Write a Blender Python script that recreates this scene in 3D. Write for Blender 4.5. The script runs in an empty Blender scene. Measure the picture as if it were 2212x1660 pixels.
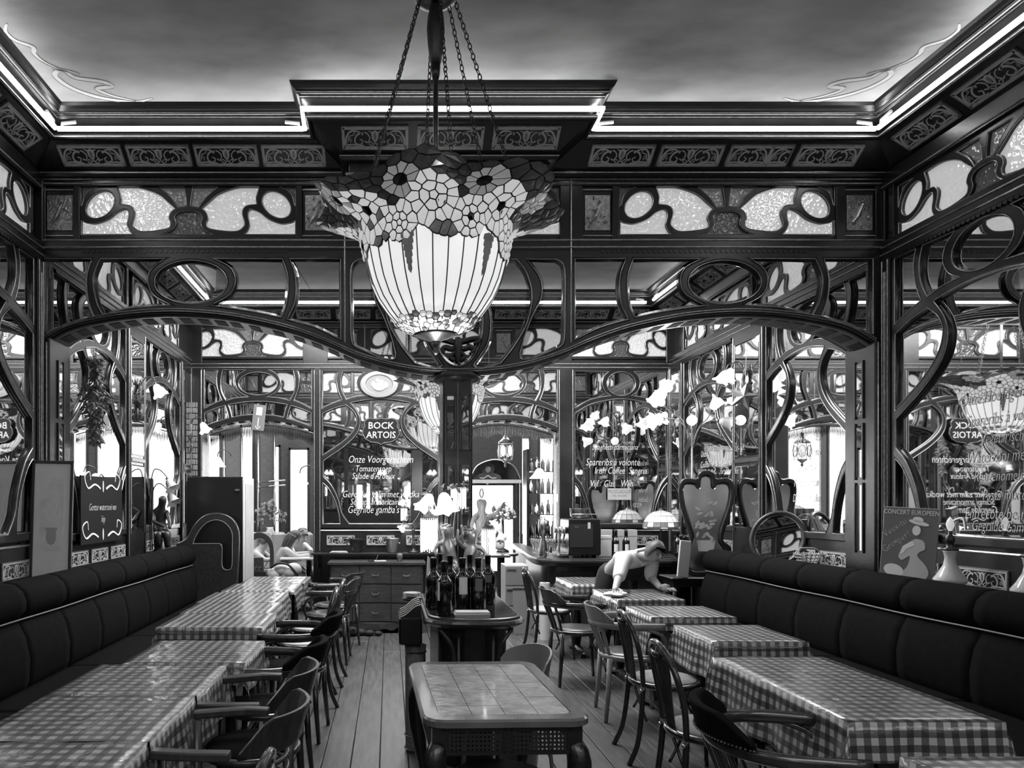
import bpy, math, random
from mathutils import Vector, Matrix
from mathutils.geometry import delaunay_2d_cdt
random.seed(7)
PI = math.pi
sc = bpy.context.scene
COL = sc.collection
# ---------------------------------------------------------------- camera, light, exposure
H, F, VX, VY = 1.5, 1540.0, 840.0, 1085.0        # eye height, focal length and vanishing point in frame pixels
cam = bpy.data.objects.new('camera', bpy.data.cameras.new('camera'))
COL.objects.link(cam)
cam.location = (0, 0, H)
cam.rotation_euler = (PI / 2, 0, 0)
cam.data.sensor_width = 36.0
cam.data.lens = F / 2212 * 36.0
cam.data.shift_x = (1106 - VX) / 2212
cam.data.shift_y = (VY - 830) / 2212
cam.data.clip_start = 0.05
sc.camera = cam
sc.view_settings.view_transform = 'Standard'
sc.view_settings.look = 'None'
sc.view_settings.exposure = 0.0
sc.view_settings.gamma = 1.0
sc.view_settings.use_curve_mapping = False
sc.cycles.max_bounces = 8
sc.cycles.diffuse_bounces = 3
sc.cycles.glossy_bounces = 6
sc.cycles.transmission_bounces = 5
sc.cycles.transparent_max_bounces = 6
sc.cycles.sample_clamp_indirect = 2.5
sc.cycles.sample_clamp_direct = 12.0
sc.cycles.caustics_reflective = False
sc.cycles.caustics_refractive = False
sc.cycles.use_denoising = True
world = bpy.data.worlds.new('overcast_sky')
sc.world = world
world.use_nodes = True
world.node_tree.nodes['Background'].inputs[0].default_value = (1, 1, 1, 1)
world.node_tree.nodes['Background'].inputs[1].default_value = 6.0

def area_light(name, loc, rot, sx, sy, power):
    l = bpy.data.lights.new(name, 'AREA')
    l.shape = 'RECTANGLE'; l.size = sx; l.size_y = sy; l.energy = power
    o = bpy.data.objects.new(name, l); COL.objects.link(o)
    o.location = loc; o.rotation_euler = rot
    return o
area_light('daylight_far_windows', (0.5, 12.9, 1.9), (-PI / 2, 0, 0), 5.4, 2.6, 420)
area_light('added_fill_behind', (0.5, -1.2, 3.95), (0, 0, 0), 4.0, 2.0, 110)  # unseen soft fill added behind the camera, no fitting modelled
area_light('added_fill_second_room', (0.5, 7.0, 3.98), (0, 0, 0), 3.6, 1.6, 380)  # unseen area light added to brighten the second room
area_light('added_fill_bar_room', (0.0, 10.6, 4.0), (0, 0, 0), 6.0, 1.6, 330)  # added fill, out of view, lifts the bar room

def point_light(name, loc, power, r=0.05):
    r = 0.01
    l = bpy.data.lights.new(name, 'POINT'); l.energy = power; l.shadow_soft_size = r
    o = bpy.data.objects.new(name, l); COL.objects.link(o); o.location = loc
    return o

for k_, (lx_, ly_) in enumerate(((0.3, -1.4), (2.4, -0.6), (-1.3, 0.3))):
    point_light('added_fill_point', (lx_, ly_, 2.7), (36, 36, 15)[k_])  # unseen fill points added behind the camera to light the front

def at(px, py, Y):
    """point at depth Y metres seen at frame pixel (px, py)"""
    return Vector(((px - VX) * Y / F, Y, H + (VY - py) * Y / F))

# ---------------------------------------------------------------- materials (the photograph is black and white: greys only)
def mat(name, g, rough=0.5, metal=0.0, noise=0.0, nscale=8.0, bump=0.0, bscale=30.0, coat=0.0, emit=0.0, trans=0.0, stretch=None, spec=0.5):
    m = bpy.data.materials.new(name); m.use_nodes = True
    nt = m.node_tree; b = nt.nodes['Principled BSDF']
    b.inputs['Base Color'].default_value = (g, g, g, 1)
    b.inputs['Roughness'].default_value = rough
    b.inputs['Metallic'].default_value = metal
    b.inputs['Coat Weight'].default_value = coat
    b.inputs['Coat Roughness'].default_value = 0.08
    b.inputs['Specular IOR Level'].default_value = spec
    if trans:
        b.inputs['Transmission Weight'].default_value = trans
        b.inputs['IOR'].default_value = 1.45
    if emit:
        b.inputs['Emission Color'].default_value = (g, g, g, 1) if g > 0.05 else (1, 1, 1, 1)
        b.inputs['Emission Strength'].default_value = emit
    if noise or bump:
        tc = nt.nodes.new('ShaderNodeTexCoord')
        mp = nt.nodes.new('ShaderNodeMapping'); nt.links.new(tc.outputs['Object'], mp.inputs[0])
        if stretch: mp.inputs['Scale'].default_value = stretch
    if noise:
        n = nt.nodes.new('ShaderNodeTexNoise'); n.inputs['Scale'].default_value = nscale; n.inputs['Detail'].default_value = 5
        nt.links.new(mp.outputs[0], n.inputs['Vector'])
        r = nt.nodes.new('ShaderNodeMapRange')
        r.inputs[1].default_value = 0.3; r.inputs[2].default_value = 0.7
        r.inputs[3].default_value = g * (1 - noise); r.inputs[4].default_value = g * (1 + noise)
        nt.links.new(n.outputs[0], r.inputs[0]); nt.links.new(r.outputs[0], b.inputs['Base Color'])
    if bump:
        n = nt.nodes.new('ShaderNodeTexNoise'); n.inputs['Scale'].default_value = bscale; n.inputs['Detail'].default_value = 3
        nt.links.new(mp.outputs[0], n.inputs['Vector'])
        bp = nt.nodes.new('ShaderNodeBump'); bp.inputs['Strength'].default_value = bump; bp.inputs['Distance'].default_value = 0.01
        nt.links.new(n.outputs[0], bp.inputs['Height']); nt.links.new(bp.outputs[0], b.inputs['Normal'])
    return m

M = {}
M['wood'] = mat('dark_wood', 0.012, 0.27, noise=0.35, nscale=9, bump=0.06, bscale=25, stretch=(1, 1, 5), spec=0.6)
M['wood2'] = mat('mid_wood', 0.036, 0.3, noise=0.3, nscale=10, bump=0.08, bscale=30, stretch=(5, 5, 1))
M['woodbrown'] = mat('commode_wood', 0.05, 0.35, noise=0.35, nscale=12, stretch=(1, 1, 6))
M['bentwood'] = mat('polished_bentwood', 0.025, 0.22, noise=0.3, nscale=20, spec=0.6, coat=0.3)
M['palewood'] = mat('pale_plywood', 0.22, 0.35, noise=0.15, nscale=14)
M['moulding'] = mat('gilt_moulding', 0.42, 0.28, metal=0.7, noise=0.3, nscale=40)
M['mirror'] = mat('mirror_glass', 0.86, 0.015, metal=1.0)
M['oldmirror'] = mat('old_mirror_glass', 0.85, 0.22, metal=1.0, noise=0.12, nscale=5)
M['bevelglass'] = mat('bevelled_mirror_edge', 0.9, 0.06, metal=1.0)
M['copper'] = mat('embossed_copper', 0.32, 0.3, metal=0.9, noise=0.35, nscale=45, bump=0.5, bscale=60)
M['tiledark'] = mat('tile_dark_glaze', 0.03, 0.15, coat=0.3)
M['tilelight'] = mat('tile_pale_glaze', 0.5, 0.2, coat=0.3, noise=0.1, nscale=30)
M['tilemid'] = mat('tile_mid_glaze', 0.2, 0.2, coat=0.3)
M['velvet'] = mat('bench_velvet', 0.007, 0.85, noise=0.2, nscale=30, bump=0.1, bscale=200, spec=0.04)
M['velvetlight'] = mat('pale_bench_leather', 0.25, 0.45, noise=0.1, nscale=10)
M['piping'] = mat('bench_piping', 0.3, 0.3)
M['soffit'] = mat('light_soffit_wood', 0.14, 0.3, noise=0.25, nscale=10)
M['print'] = mat('pale_print', 0.92, 0.6, noise=0.06, nscale=6)
M['white'] = mat('white_paint', 0.7, 0.4)
M['offwhite'] = mat('off_white', 0.45, 0.5, noise=0.08, nscale=6)
M['grey'] = mat('grey_laminate', 0.2, 0.45)
M['black'] = mat('black_enamel', 0.012, 0.25)
M['blackmatt'] = mat('black_matt', 0.01, 0.7)
M['steel'] = mat('polished_steel', 0.6, 0.2, metal=1.0)
M['brass'] = mat('aged_brass', 0.12, 0.35, metal=0.8, noise=0.3, nscale=40)
M['bronze'] = mat('bronze', 0.42, 0.28, metal=0.85, noise=0.4, nscale=20)
M['bronzedark'] = mat('dark_bronze', 0.05, 0.35, metal=0.7, noise=0.3, nscale=20)
M['bottle'] = mat('dark_bottle_glass', 0.006, 0.05, coat=0.6, spec=0.7)
M['paper'] = mat('paper', 0.62, 0.7)
M['cloth'] = mat('white_napkin', 0.85, 0.8, bump=0.1, bscale=60)
M['glass'] = mat('clear_glass', 0.95, 0.03, trans=0.9)
M['glazed'] = mat('glazed_ceramic', 0.6, 0.15, coat=0.6)
M['skin'] = mat('skin', 0.4, 0.5)
M['hair'] = mat('hair', 0.06, 0.5, noise=0.4, nscale=40)
M['hairlight'] = mat('fair_hair', 0.22, 0.5, noise=0.3, nscale=40)
M['shirt'] = mat('white_shirt', 0.66, 0.8, bump=0.15, bscale=25)
M['neon'] = mat('neon_light', 1.0, 0.4, emit=15.0)
M['shade'] = mat('lit_glass_shade', 0.9, 0.3, emit=1.05)
M['shadedim'] = mat('softly_lit_shade', 0.8, 0.3, emit=1.1)
M['beads'] = mat('bead_shade_rods', 0.95, 0.2, emit=0.85)
M['bulb'] = mat('bulb_glass', 0.9, 0.1, trans=0.5, emit=0.25)
M['lead'] = mat('lead_came', 0.012, 0.4)
M['lampbody'] = mat('opal_lamp_glass', 0.86, 0.25, emit=0.84)
M['petal'] = mat('pale_petal_glass', 0.72, 0.25, emit=0.62, noise=0.2, nscale=14)
M['petal2'] = mat('dimmed_petal_glass', 0.5, 0.25, emit=0.3, noise=0.25, nscale=14)  # petal glass dimmed in colour and emission: less light near the rim
M['leaf'] = mat('leaf_glass', 0.2, 0.2, emit=0.25, noise=0.35, nscale=16)
M['leafdark'] = mat('dimmed_leaf_glass', 0.07, 0.15, emit=0.12, noise=0.35, nscale=16)  # leaf glass darkened for the less lit upper band
M['darkeye'] = mat('black_glass', 0.01, 0.1)
M['hop'] = mat('dried_hop', 0.2, 0.8, noise=0.5, nscale=30)
M['foliage'] = mat('foliage', 0.2, 0.6, noise=0.4, nscale=20)
M['chalk'] = mat('painted_lettering', 0.88, 0.7)
M['darkboard'] = mat('blackboard', 0.01, 0.7, spec=0.2)
M['brick'] = mat('painted_brick', 0.25, 0.7, noise=0.3, nscale=12, bump=0.3, bscale=40)
M['ceilcorner'] = mat('ceiling_scroll_paint', 0.8, 0.7)
M['metalgrey'] = mat('grey_metal', 0.35, 0.3, metal=0.8)
M['fridgeside'] = mat('fridge_side', 0.5, 0.35)
M['wicker'] = mat('wicker', 0.2, 0.7, noise=0.3, nscale=60)
M['lace'] = mat('lace_curtain', 0.85, 0.9)

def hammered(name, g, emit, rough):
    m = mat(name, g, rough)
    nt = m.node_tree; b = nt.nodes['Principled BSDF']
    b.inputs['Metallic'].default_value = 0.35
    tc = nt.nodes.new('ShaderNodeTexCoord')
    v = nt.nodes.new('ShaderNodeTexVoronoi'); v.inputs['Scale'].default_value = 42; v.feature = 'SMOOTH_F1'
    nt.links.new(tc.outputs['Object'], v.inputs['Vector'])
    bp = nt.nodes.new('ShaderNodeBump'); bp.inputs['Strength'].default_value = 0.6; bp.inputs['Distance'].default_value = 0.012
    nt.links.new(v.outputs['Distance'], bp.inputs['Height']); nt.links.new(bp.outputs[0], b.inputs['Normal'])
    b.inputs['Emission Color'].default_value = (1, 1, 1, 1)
    b.inputs['Emission Strength'].default_value = emit  # even glow added to the panes; no lamp stands behind them
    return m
M['hammered'] = hammered('hammered_glass_added_glow', 0.6, 0.36, 0.12)
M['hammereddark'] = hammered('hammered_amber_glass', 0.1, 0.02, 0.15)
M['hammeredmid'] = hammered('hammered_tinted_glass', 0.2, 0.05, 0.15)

def gingham():
    m = mat('gingham_oilcloth', 0.4, 0.3, coat=0.55)
    nt = m.node_tree; b = nt.nodes['Principled BSDF']
    uv = nt.nodes.new('ShaderNodeUVMap')
    sp = nt.nodes.new('ShaderNodeSeparateXYZ'); nt.links.new(uv.outputs[0], sp.inputs[0])
    outs = []
    for k in (0, 1):
        a = nt.nodes.new('ShaderNodeMath'); a.operation = 'DIVIDE'; a.inputs[1].default_value = 0.052
        nt.links.new(sp.outputs[k], a.inputs[0])
        f = nt.nodes.new('ShaderNodeMath'); f.operation = 'FRACT'; nt.links.new(a.outputs[0], f.inputs[0])
        g = nt.nodes.new('ShaderNodeMath'); g.operation = 'GREATER_THAN'; g.inputs[1].default_value = 0.5
        nt.links.new(f.outputs[0], g.inputs[0]); outs.append(g)
    s = nt.nodes.new('ShaderNodeMath'); s.operation = 'ADD'
    nt.links.new(outs[0].outputs[0], s.inputs[0]); nt.links.new(outs[1].outputs[0], s.inputs[1])
    r = nt.nodes.new('ShaderNodeValToRGB'); r.color_ramp.interpolation = 'CONSTANT'
    e = r.color_ramp.elements
    e[0].position = 0.0; e[0].color = (0.045,) * 3 + (1,)
    e[1].position = 0.35; e[1].color = (0.125,) * 3 + (1,)
    x = e.new(0.8); x.color = (0.47,) * 3 + (1,)
    d = nt.nodes.new('ShaderNodeMath'); d.operation = 'MULTIPLY'; d.inputs[1].default_value = 0.5
    nt.links.new(s.outputs[0], d.inputs[0]); nt.links.new(d.outputs[0], r.inputs[0])
    nt.links.new(r.outputs[0], b.inputs['Base Color'])
    tc = nt.nodes.new('ShaderNodeTexCoord')
    n = nt.nodes.new('ShaderNodeTexNoise'); n.inputs['Scale'].default_value = 7; n.inputs['Detail'].default_value = 3; n.inputs['Distortion'].default_value = 1.2
    nt.links.new(tc.outputs['Object'], n.inputs['Vector'])
    bp = nt.nodes.new('ShaderNodeBump'); bp.inputs['Strength'].default_value = 0.35; bp.inputs['Distance'].default_value = 0.012
    nt.links.new(n.outputs[0], bp.inputs['Height'])
    nt.links.new(bp.outputs[0], b.inputs['Normal']); nt.links.new(bp.outputs[0], b.inputs['Coat Normal'])
    return m
M['gingham'] = gingham()

def ceiling_mat():
    m = mat('smoky_ceiling_paint', 0.42, 0.55, noise=0.5, nscale=1.1, bump=0.15, bscale=5, stretch=(1.0, 2.0, 1))
    return m
M['ceiling'] = ceiling_mat()
M['plank'] = mat('floor_plank', 0.08, 0.33, noise=0.45, nscale=3.5, bump=0.15, bscale=25, stretch=(9, 1, 1))
M['tabletile'] = mat('table_tile', 0.45, 0.15, noise=0.3, nscale=16, bump=0.35, bscale=45, coat=0.4)

# ---------------------------------------------------------------- mesh helpers
class MB:
    def __init__(s): s.v = []; s.f = []; s.mi = []; s.uv = None
    def add(s, vs, fs, mi=0):
        o = len(s.v); s.v += [tuple(p) for p in vs]
        for f in fs: s.f.append(tuple(i + o for i in f)); s.mi.append(mi)
        return s
    def box(s, a, b, mi=0, c=0.0):
        x0, y0, z0 = [min(a[i], b[i]) for i in range(3)]; x1, y1, z1 = [max(a[i], b[i]) for i in range(3)]
        if c <= 0:
            return s.add([(x0, y0, z0), (x1, y0, z0), (x1, y1, z0), (x0, y1, z0), (x0, y0, z1), (x1, y0, z1), (x1, y1, z1), (x0, y1, z1)],
                         [(3, 2, 1, 0), (4, 5, 6, 7), (0, 1, 5, 4), (1, 2, 6, 5), (2, 3, 7, 6), (3, 0, 4, 7)], mi)
        c = min(c, (x1 - x0) / 2.1, (y1 - y0) / 2.1, (z1 - z0) / 2.1)
        def ring(x0, y0, x1, y1, c, z): return [(x0 + c, y0, z), (x1 - c, y0, z), (x1, y0 + c, z), (x1, y1 - c, z), (x1 - c, y1, z), (x0 + c, y1, z), (x0, y1 - c, z), (x0, y0 + c, z)]
        r = ring(x0 + c, y0 + c, x1 - c, y1 - c, c * 0.4, z0) + ring(x0, y0, x1, y1, c, z0 + c) + ring(x0, y0, x1, y1, c, z1 - c) + ring(x0 + c, y0 + c, x1 - c, y1 - c, c * 0.4, z1)
        fs = [tuple(range(7, -1, -1)), tuple(range(24, 32))]
        for k in range(3):
            for i in range(8):
                j = (i + 1) % 8; fs.append((k * 8 + i, k * 8 + j, k * 8 + 8 + j, k * 8 + 8 + i))
        return s.add(r, fs, mi)
    def tube(s, pts, r, n=8, mi=0, closed=False, cap=True, flat=1.0):
        pts = [Vector(p) for p in pts]; N = len(pts)
        rr = r if isinstance(r, (list, tuple)) else [r] * N
        vs = []; up = None
        for i, p in enumerate(pts):
            if closed: t = pts[(i + 1) % N] - pts[i - 1]
            else: t = pts[min(i + 1, N - 1)] - pts[max(i - 1, 0)]
            if t.length < 1e-9: t = Vector((0, 0, 1))
            t.normalize()
            if up is None:
                up = Vector((0, 0, 1)) if abs(t.z) < 0.9 else Vector((1, 0, 0))
            a = (up - t * up.dot(t))
            if a.length < 1e-6: a = t.orthogonal()
            a.normalize(); up = a; b = t.cross(a)
            for k in range(n):
                w = 2 * PI * k / n
                vs.append(p + a * math.cos(w) * rr[i] + b * math.sin(w) * rr[i] * flat)
        fs = []
        for i in range(N if closed else N - 1):
            j = (i + 1) % N
            for k in range(n):
                l = (k + 1) % n
                fs.append((i * n + k, i * n + l, j * n + l, j * n + k))
        if not closed and cap:
            fs.append(tuple(range(n - 1, -1, -1))); fs.append(tuple((N - 1) * n + k for k in range(n)))
        return s.add(vs, fs, mi)
    def lathe(s, prof, c=(0, 0, 0), n=20, mi=0, sx=1.0, sy=1.0):
        vs = []; fs = []; N = len(prof)
        for r, z in prof:
            for k in range(n):
                w = 2 * PI * k / n; vs.append((c[0] + max(r, 1e-4) * math.cos(w) * sx, c[1] + max(r, 1e-4) * math.sin(w) * sy, c[2] + z))
        for i in range(N - 1):
            for k in range(n):
                l = (k + 1) % n; fs.append((i * n + k, i * n + l, (i + 1) * n + l, (i + 1) * n + k))
        if prof[0][0] > 1e-3: fs.append(tuple(range(n - 1, -1, -1)))
        if prof[-1][0] > 1e-3: fs.append(tuple((N - 1) * n + k for k in range(n)))
        return s.add(vs, fs, mi)
    def ball(s, c, r, n=10, mi=0, sc3=(1, 1, 1)):
        prof = [(r * math.sin(PI * i / n) , -r * math.cos(PI * i / n)) for i in range(n + 1)]
        o = len(s.v); s.lathe([(max(a, 1e-4), b * sc3[2]) for a, b in prof], c, n + 4, mi, sc3[0], sc3[1])
        return s
    def prism(s, poly, z0, z1, mi=0):
        """2D polygon (x, y) extruded in z; polygon counter-clockwise"""
        n = len(poly)
        vs = [(x, y, z0) for x, y in poly] + [(x, y, z1) for x, y in poly]
        fs = [tuple(range(n - 1, -1, -1)), tuple(range(n, 2 * n))] + [(i, (i + 1) % n, n + (i + 1) % n, n + i) for i in range(n)]
        return s.add(vs, fs, mi)
    def strip(s, pts, w, z0, z1, mi=0):
        """flat ribbon along a 2D path, width w (or per-point), between z0 and z1"""
        N = len(pts); ww = w if isinstance(w, (list, tuple)) else [w] * N
        L = []; R = []
        for i in range(N):
            a = pts[max(i - 1, 0)]; b = pts[min(i + 1, N - 1)]
            dx, dy = b[0] - a[0], b[1] - a[1]; l = math.hypot(dx, dy) or 1
            nx, ny = -dy / l, dx / l; h = ww[i] / 2
            L.append((pts[i][0] + nx * h, pts[i][1] + ny * h)); R.append((pts[i][0] - nx * h, pts[i][1] - ny * h))
        vs = []
        for i in range(N): vs += [(L[i][0], L[i][1], z1), (R[i][0], R[i][1], z1), (R[i][0], R[i][1], z0), (L[i][0], L[i][1], z0)]
        fs = []
        for i in range(N - 1):
            o = 4 * i
            fs += [(o, o + 1, o + 5, o + 4), (o + 1, o + 2, o + 6, o + 5), (o + 3, o, o + 4, o + 7)]
        fs += [(0, 3, 2, 1), (4 * N - 4, 4 * N - 3, 4 * N - 2, 4 * N - 1)]
        return s.add(vs, fs, mi)
    def xf(s, m):
        s.v = [tuple(m @ Vector(p)) for p in s.v]; return s
    def mesh(s, name, mats, smooth=False):
        me = bpy.data.meshes.new(name); me.from_pydata(s.v, [], s.f)
        if not isinstance(mats, (list, tuple)): mats = [mats]
        for m in mats: me.materials.append(m)
        if len(mats) > 1: me.polygons.foreach_set('material_index', s.mi)
        if smooth:
            me.polygons.foreach_set('use_smooth', [True] * len(me.polygons))
        me.update()
        return me
    def build(s, name, mats, parent=None, mw=None, smooth=False, bevel=0):
        return link(name, s.mesh(name, mats, smooth), parent, mw, bevel)

def link(name, me, parent=None, mw=None, bevel=0):
    o = bpy.data.objects.new(name, me); COL.objects.link(o)
    if parent is not None: o.parent = parent
    if mw is not None: o.matrix_local = mw
    if bevel:
        b = o.modifiers.new('bevel', 'BEVEL'); b.width = bevel; b.segments = 2; b.limit_method = 'ANGLE'
    return o
def empty(name, loc=(0, 0, 0), rz=0.0):
    o = bpy.data.objects.new(name, None); COL.objects.link(o); o.location = loc; o.rotation_euler = (0, 0, rz); o.empty_display_size = 0.1
    return o
def tag(o, label=None, cat=None, group=None, kind=None):
    if label: o['label'] = label
    if cat: o['category'] = cat
    if group: o['group'] = group
    if kind: o['kind'] = kind
    return o
def thing(name, label, cat, loc=(0, 0, 0), rz=0.0, group=None):
    return tag(empty(name, loc, rz), label, cat, group)
def copy_tree(o, parent=None):
    c = o.copy(); COL.objects.link(c); c.parent = parent
    for ch in o.children: 
        copy_tree(ch, c)
    return c

def smooth_path(p, closed=False, k=6):
    n = len(p); out = []
    rng = range(n) if closed else range(n - 1)
    for i in rng:
        g = lambda j: p[j % n] if closed else p[max(0, min(n - 1, j))]
        a, b, c, d = g(i - 1), g(i), g(i + 1), g(i + 2)
        for t in range(k):
            t = t / k
            out.append(tuple(0.5 * (2 * b[q] + (c[q] - a[q]) * t + (2 * a[q] - 5 * b[q] + 4 * c[q] - d[q]) * t * t + (3 * b[q] - a[q] - 3 * c[q] + d[q]) * t ** 3) for q in range(len(b))))
    if not closed: out.append(tuple(p[-1]))
    return out
def segs(*parts):
    """outline from parts: each part is a list of points; parts with more than 2 points are smoothed; ends join"""
    out = []
    for p in parts:
        q = smooth_path(p, False, 4) if len(p) > 2 else list(p)
        out += q if not out or (abs(out[-1][0] - q[0][0]) + abs(out[-1][1] - q[0][1]) > 1e-6) else q[1:]
    if abs(out[0][0] - out[-1][0]) + abs(out[0][1] - out[-1][1]) < 1e-6: out = out[:-1]
    return out
def oval(cx, cy, rx, ry, n=28, rot=0.0):
    c, s = math.cos(rot), math.sin(rot)
    return [(cx + rx * math.cos(2 * PI * i / n) * c - ry * math.sin(2 * PI * i / n) * s, cy + rx * math.cos(2 * PI * i / n) * s + ry * math.sin(2 * PI * i / n) * c) for i in range(n)]

def fret_mesh(name, outline, holes, depth, bev, m):
    """board with cut-out holes and rounded arrises, local xy plane, front towards +z"""
    cu = bpy.data.curves.new(name, 'CURVE'); cu.dimensions = '2D'; cu.fill_mode = 'BOTH'
    cu.extrude = max(depth / 2 - bev, 0.0005); cu.bevel_depth = bev; cu.bevel_resolution = 1; cu.offset = -bev
    for pts in [outline] + holes:
        sp = cu.splines.new('POLY'); sp.points.add(len(pts) - 1)
        for i, p in enumerate(pts): sp.points[i].co = (p[0], p[1], 0, 1)
        sp.use_cyclic_u = True
    o = bpy.data.objects.new('tmp', cu); COL.objects.link(o)
    dg = bpy.context.evaluated_depsgraph_get(); dg.update()
    me = bpy.data.meshes.new_from_object(o.evaluated_get(dg))
    me.transform(Matrix.Translation((0, 0, depth / 2)))
    bpy.data.objects.remove(o); bpy.data.curves.remove(cu)
    me.name = name; me.materials.clear(); me.materials.append(m)
    return me
def area(p): return sum(p[i - 1][0] * p[i][1] - p[i][0] * p[i - 1][1] for i in range(len(p))) / 2
def pane_mesh(poly, m, bev=0.02, bm=None, grow=0.006):
    """glass pane filling a hole, with a bevelled border ring"""
    if area(poly) < 0: poly = poly[::-1]
    n = len(poly)
    def off(d):
        out = []
        for i in range(n):
            a, b, c = poly[i - 1], poly[i], poly[(i + 1) % n]
            e1 = (b[0] - a[0], b[1] - a[1]); e2 = (c[0] - b[0], c[1] - b[1])
            l1 = math.hypot(*e1) or 1; l2 = math.hypot(*e2) or 1
            nx = -(e1[1] / l1 + e2[1] / l2); ny = e1[0] / l1 + e2[0] / l2; l = math.hypot(nx, ny) or 1
            out.append((b[0] + nx / l * d, b[1] + ny / l * d))
        return out
    o_ = off(-grow); i_ = off(bev)
    mb = MB()
    vs = [(x, y, 0.0) for x, y in o_] + [(x, y, 0.0045) for x, y in i_]
    mb.add(vs, [(i, (i + 1) % n, n + (i + 1) % n, n + i) for i in range(n)], 1)
    mb.f.append(tuple(range(n, 2 * n))); mb.mi.append(0)
    return mb.mesh('pane', [m, bm or M['bevelglass']])

def text_mesh(body, size, m, shear=0.0, ext=0.001, bold=0.0):
    bold = bold or (-0.0018 if shear > 0.1 else 0.0)
    cu = bpy.data.curves.new('t', 'FONT'); cu.body = body; cu.size = size; cu.align_x = 'CENTER'; cu.extrude = ext; cu.shear = shear; cu.offset = bold; cu.resolution_u = 2
    o = bpy.data.objects.new('t', cu); COL.objects.link(o)
    dg = bpy.context.evaluated_depsgraph_get(); dg.update()
    me = bpy.data.meshes.new_from_object(o.evaluated_get(dg))
    bpy.data.objects.remove(o); bpy.data.curves.remove(cu)
    me.materials.clear(); me.materials.append(m)
    return me

def frame(origin, facing):
    """matrix of a wall frame: local x along the wall to the right, y up, z out of the wall. facing: 'S' towards the camera, 'W' right wall, 'E' left wall, 'N' rear"""
    ax = {'S': (1, 0, 0), 'W': (0, -1, 0), 'E': (0, 1, 0), 'N': (-1, 0, 0)}[facing]
    az = {'S': (0, -1, 0), 'W': (-1, 0, 0), 'E': (1, 0, 0), 'N': (0, 1, 0)}[facing]
    x = Vector(ax); z = Vector(az); y = Vector((0, 0, 1))
    m = Matrix((x, y, z)).transposed().to_4x4(); m.translation = Vector(origin)
    return m
def T(x, y, z=0.0): return Matrix.Translation((x, y, z))
# ---------------------------------------------------------------- the room: dimensions
XL, XR, YP, Y2, YF, ZC = -2.48, 3.51, 5.0, 8.75, 12.5, 4.12
CXL, CXR = -4.2, 4.6                              # the bar room beyond is wider
def S(o): return tag(o, kind='structure')
floor = S(MB().box((CXL, -4.2, -0.12), (CXR, YF + 0.3, -0.03)).build('floor', M['blackmatt']))
ceiling = S(MB().box((CXL, -4.2, ZC), (CXR, YF + 0.3, ZC + 0.15)).build('ceiling', M['ceiling']))
w = 0.166; meshes = []
x = XL
pw = []
for k in range(5):
    me = MB().box((0, -4.1, -0.03), (w - 0.004, YF + 0.2, 0.0), c=0.002).mesh('plank', M['plank'])
    meshes.append(me)
i = 0
xx = CXL
while xx < CXR - 0.05:
    # boards run the length of the room; butt joints at random places
    cuts = [-4.1 + random.uniform(0.5, 3.5)]
    while cuts[-1] < YF: cuts.append(cuts[-1] + random.uniform(3.2, 4.6))
    a = -4.1
    vis = XL - 0.2 < xx < XR + 0.1
    for cty in (cuts if vis else [YF + 0.2]):
        bnd = min(cty, YF + 0.2)
        dz = random.uniform(-0.0012, 0.0012)
        MB().box((0, 0, -0.03), (w - 0.005, bnd - a - 0.004, 0.0), c=0.0025).build('plank', M['plank'], floor, Matrix.Translation((xx, a, dz)))
        a = bnd
        if a >= YF: break
    xx += w

wl = S(MB().box((XL - 0.25, -4.1, 0), (XL, Y2 + 0.33, ZC)).build('wall_left', M['wood']))
wr = S(MB().box((XR, -4.1, 0), (XR + 0.25, Y2 + 0.33, ZC)).build('wall_right', M['wood']))
wrear = S(MB().box((CXL, -4.4, 0), (CXR, -4.1, ZC)).build('wall_rear', M['wood2']))
S(MB().box((CXL - 0.2, Y2, 0), (CXL, YF, ZC)).build('wall_left_beyond', M['palewood']))
S(MB().box((CXR, Y2, 0), (CXR + 0.2, YF, ZC)).build('wall_right_beyond', M['palewood']))

# ---- far facade with windows
win = [(-3.85, -3.45, 0.6, 3.0), (-3.2, -2.94, 0.6, 2.7), (-2.6, -2.36, 0.6, 2.85), (-2.02, -1.9, 0.6, 2.5), (-1.75, -1.4, 0.6, 2.45), (-1.2, -0.7, 0.6, 2.85), (-0.6, 0.2, 0.6, 2.85), (0.35, 1.2, 0.6, 2.85),
       (1.42, 2.2, 0.25, 1.83), (2.27, 2.48, 0.9, 2.65), (2.62, 2.9, 0.9, 2.65), (3.1, 3.8, 0.9, 2.65), (1.42, 2.2, 2.5, 2.62)]
xs = sorted(set([CXL, CXR] + [a for q in win for a in q[:2]]))
ff = MB()
for k in range(len(xs) - 1):
    a, b = xs[k], xs[k + 1]; mid = (a + b) / 2
    zs = [0]; 
    for q in sorted([q for q in win if q[0] < mid < q[1]], key=lambda q: q[2]): zs += [q[2], q[3]]
    zs.append(ZC)
    for j in range(0, len(zs), 2): ff.box((a, YF, zs[j]), (b, YF + 0.18, zs[j + 1]))
wfar = S(ff.build('wall_far', M['woodbrown']))
wn = 1
for (a, b, z0, z1) in win:
    fr = MB()
    for (p, q) in (((a, z0), (a + 0.03, z1)), ((b - 0.03, z0), (b, z1)), ((a, z0), (b, z0 + 0.04)), ((a, z1 - 0.04), (b, z1))):
        fr.box((p[0], YF - 0.03, p[1]), (q[0], YF + 0.02, q[1]))
    o = S(fr.build('window_%d' % wn, M['wood2'])); wn += 1
    MB().box((a + 0.02, YF + 0.05, z0 + 0.03), (b - 0.02, YF + 0.056, z1 - 0.03)).build('pane', M['glass'], o)

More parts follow.
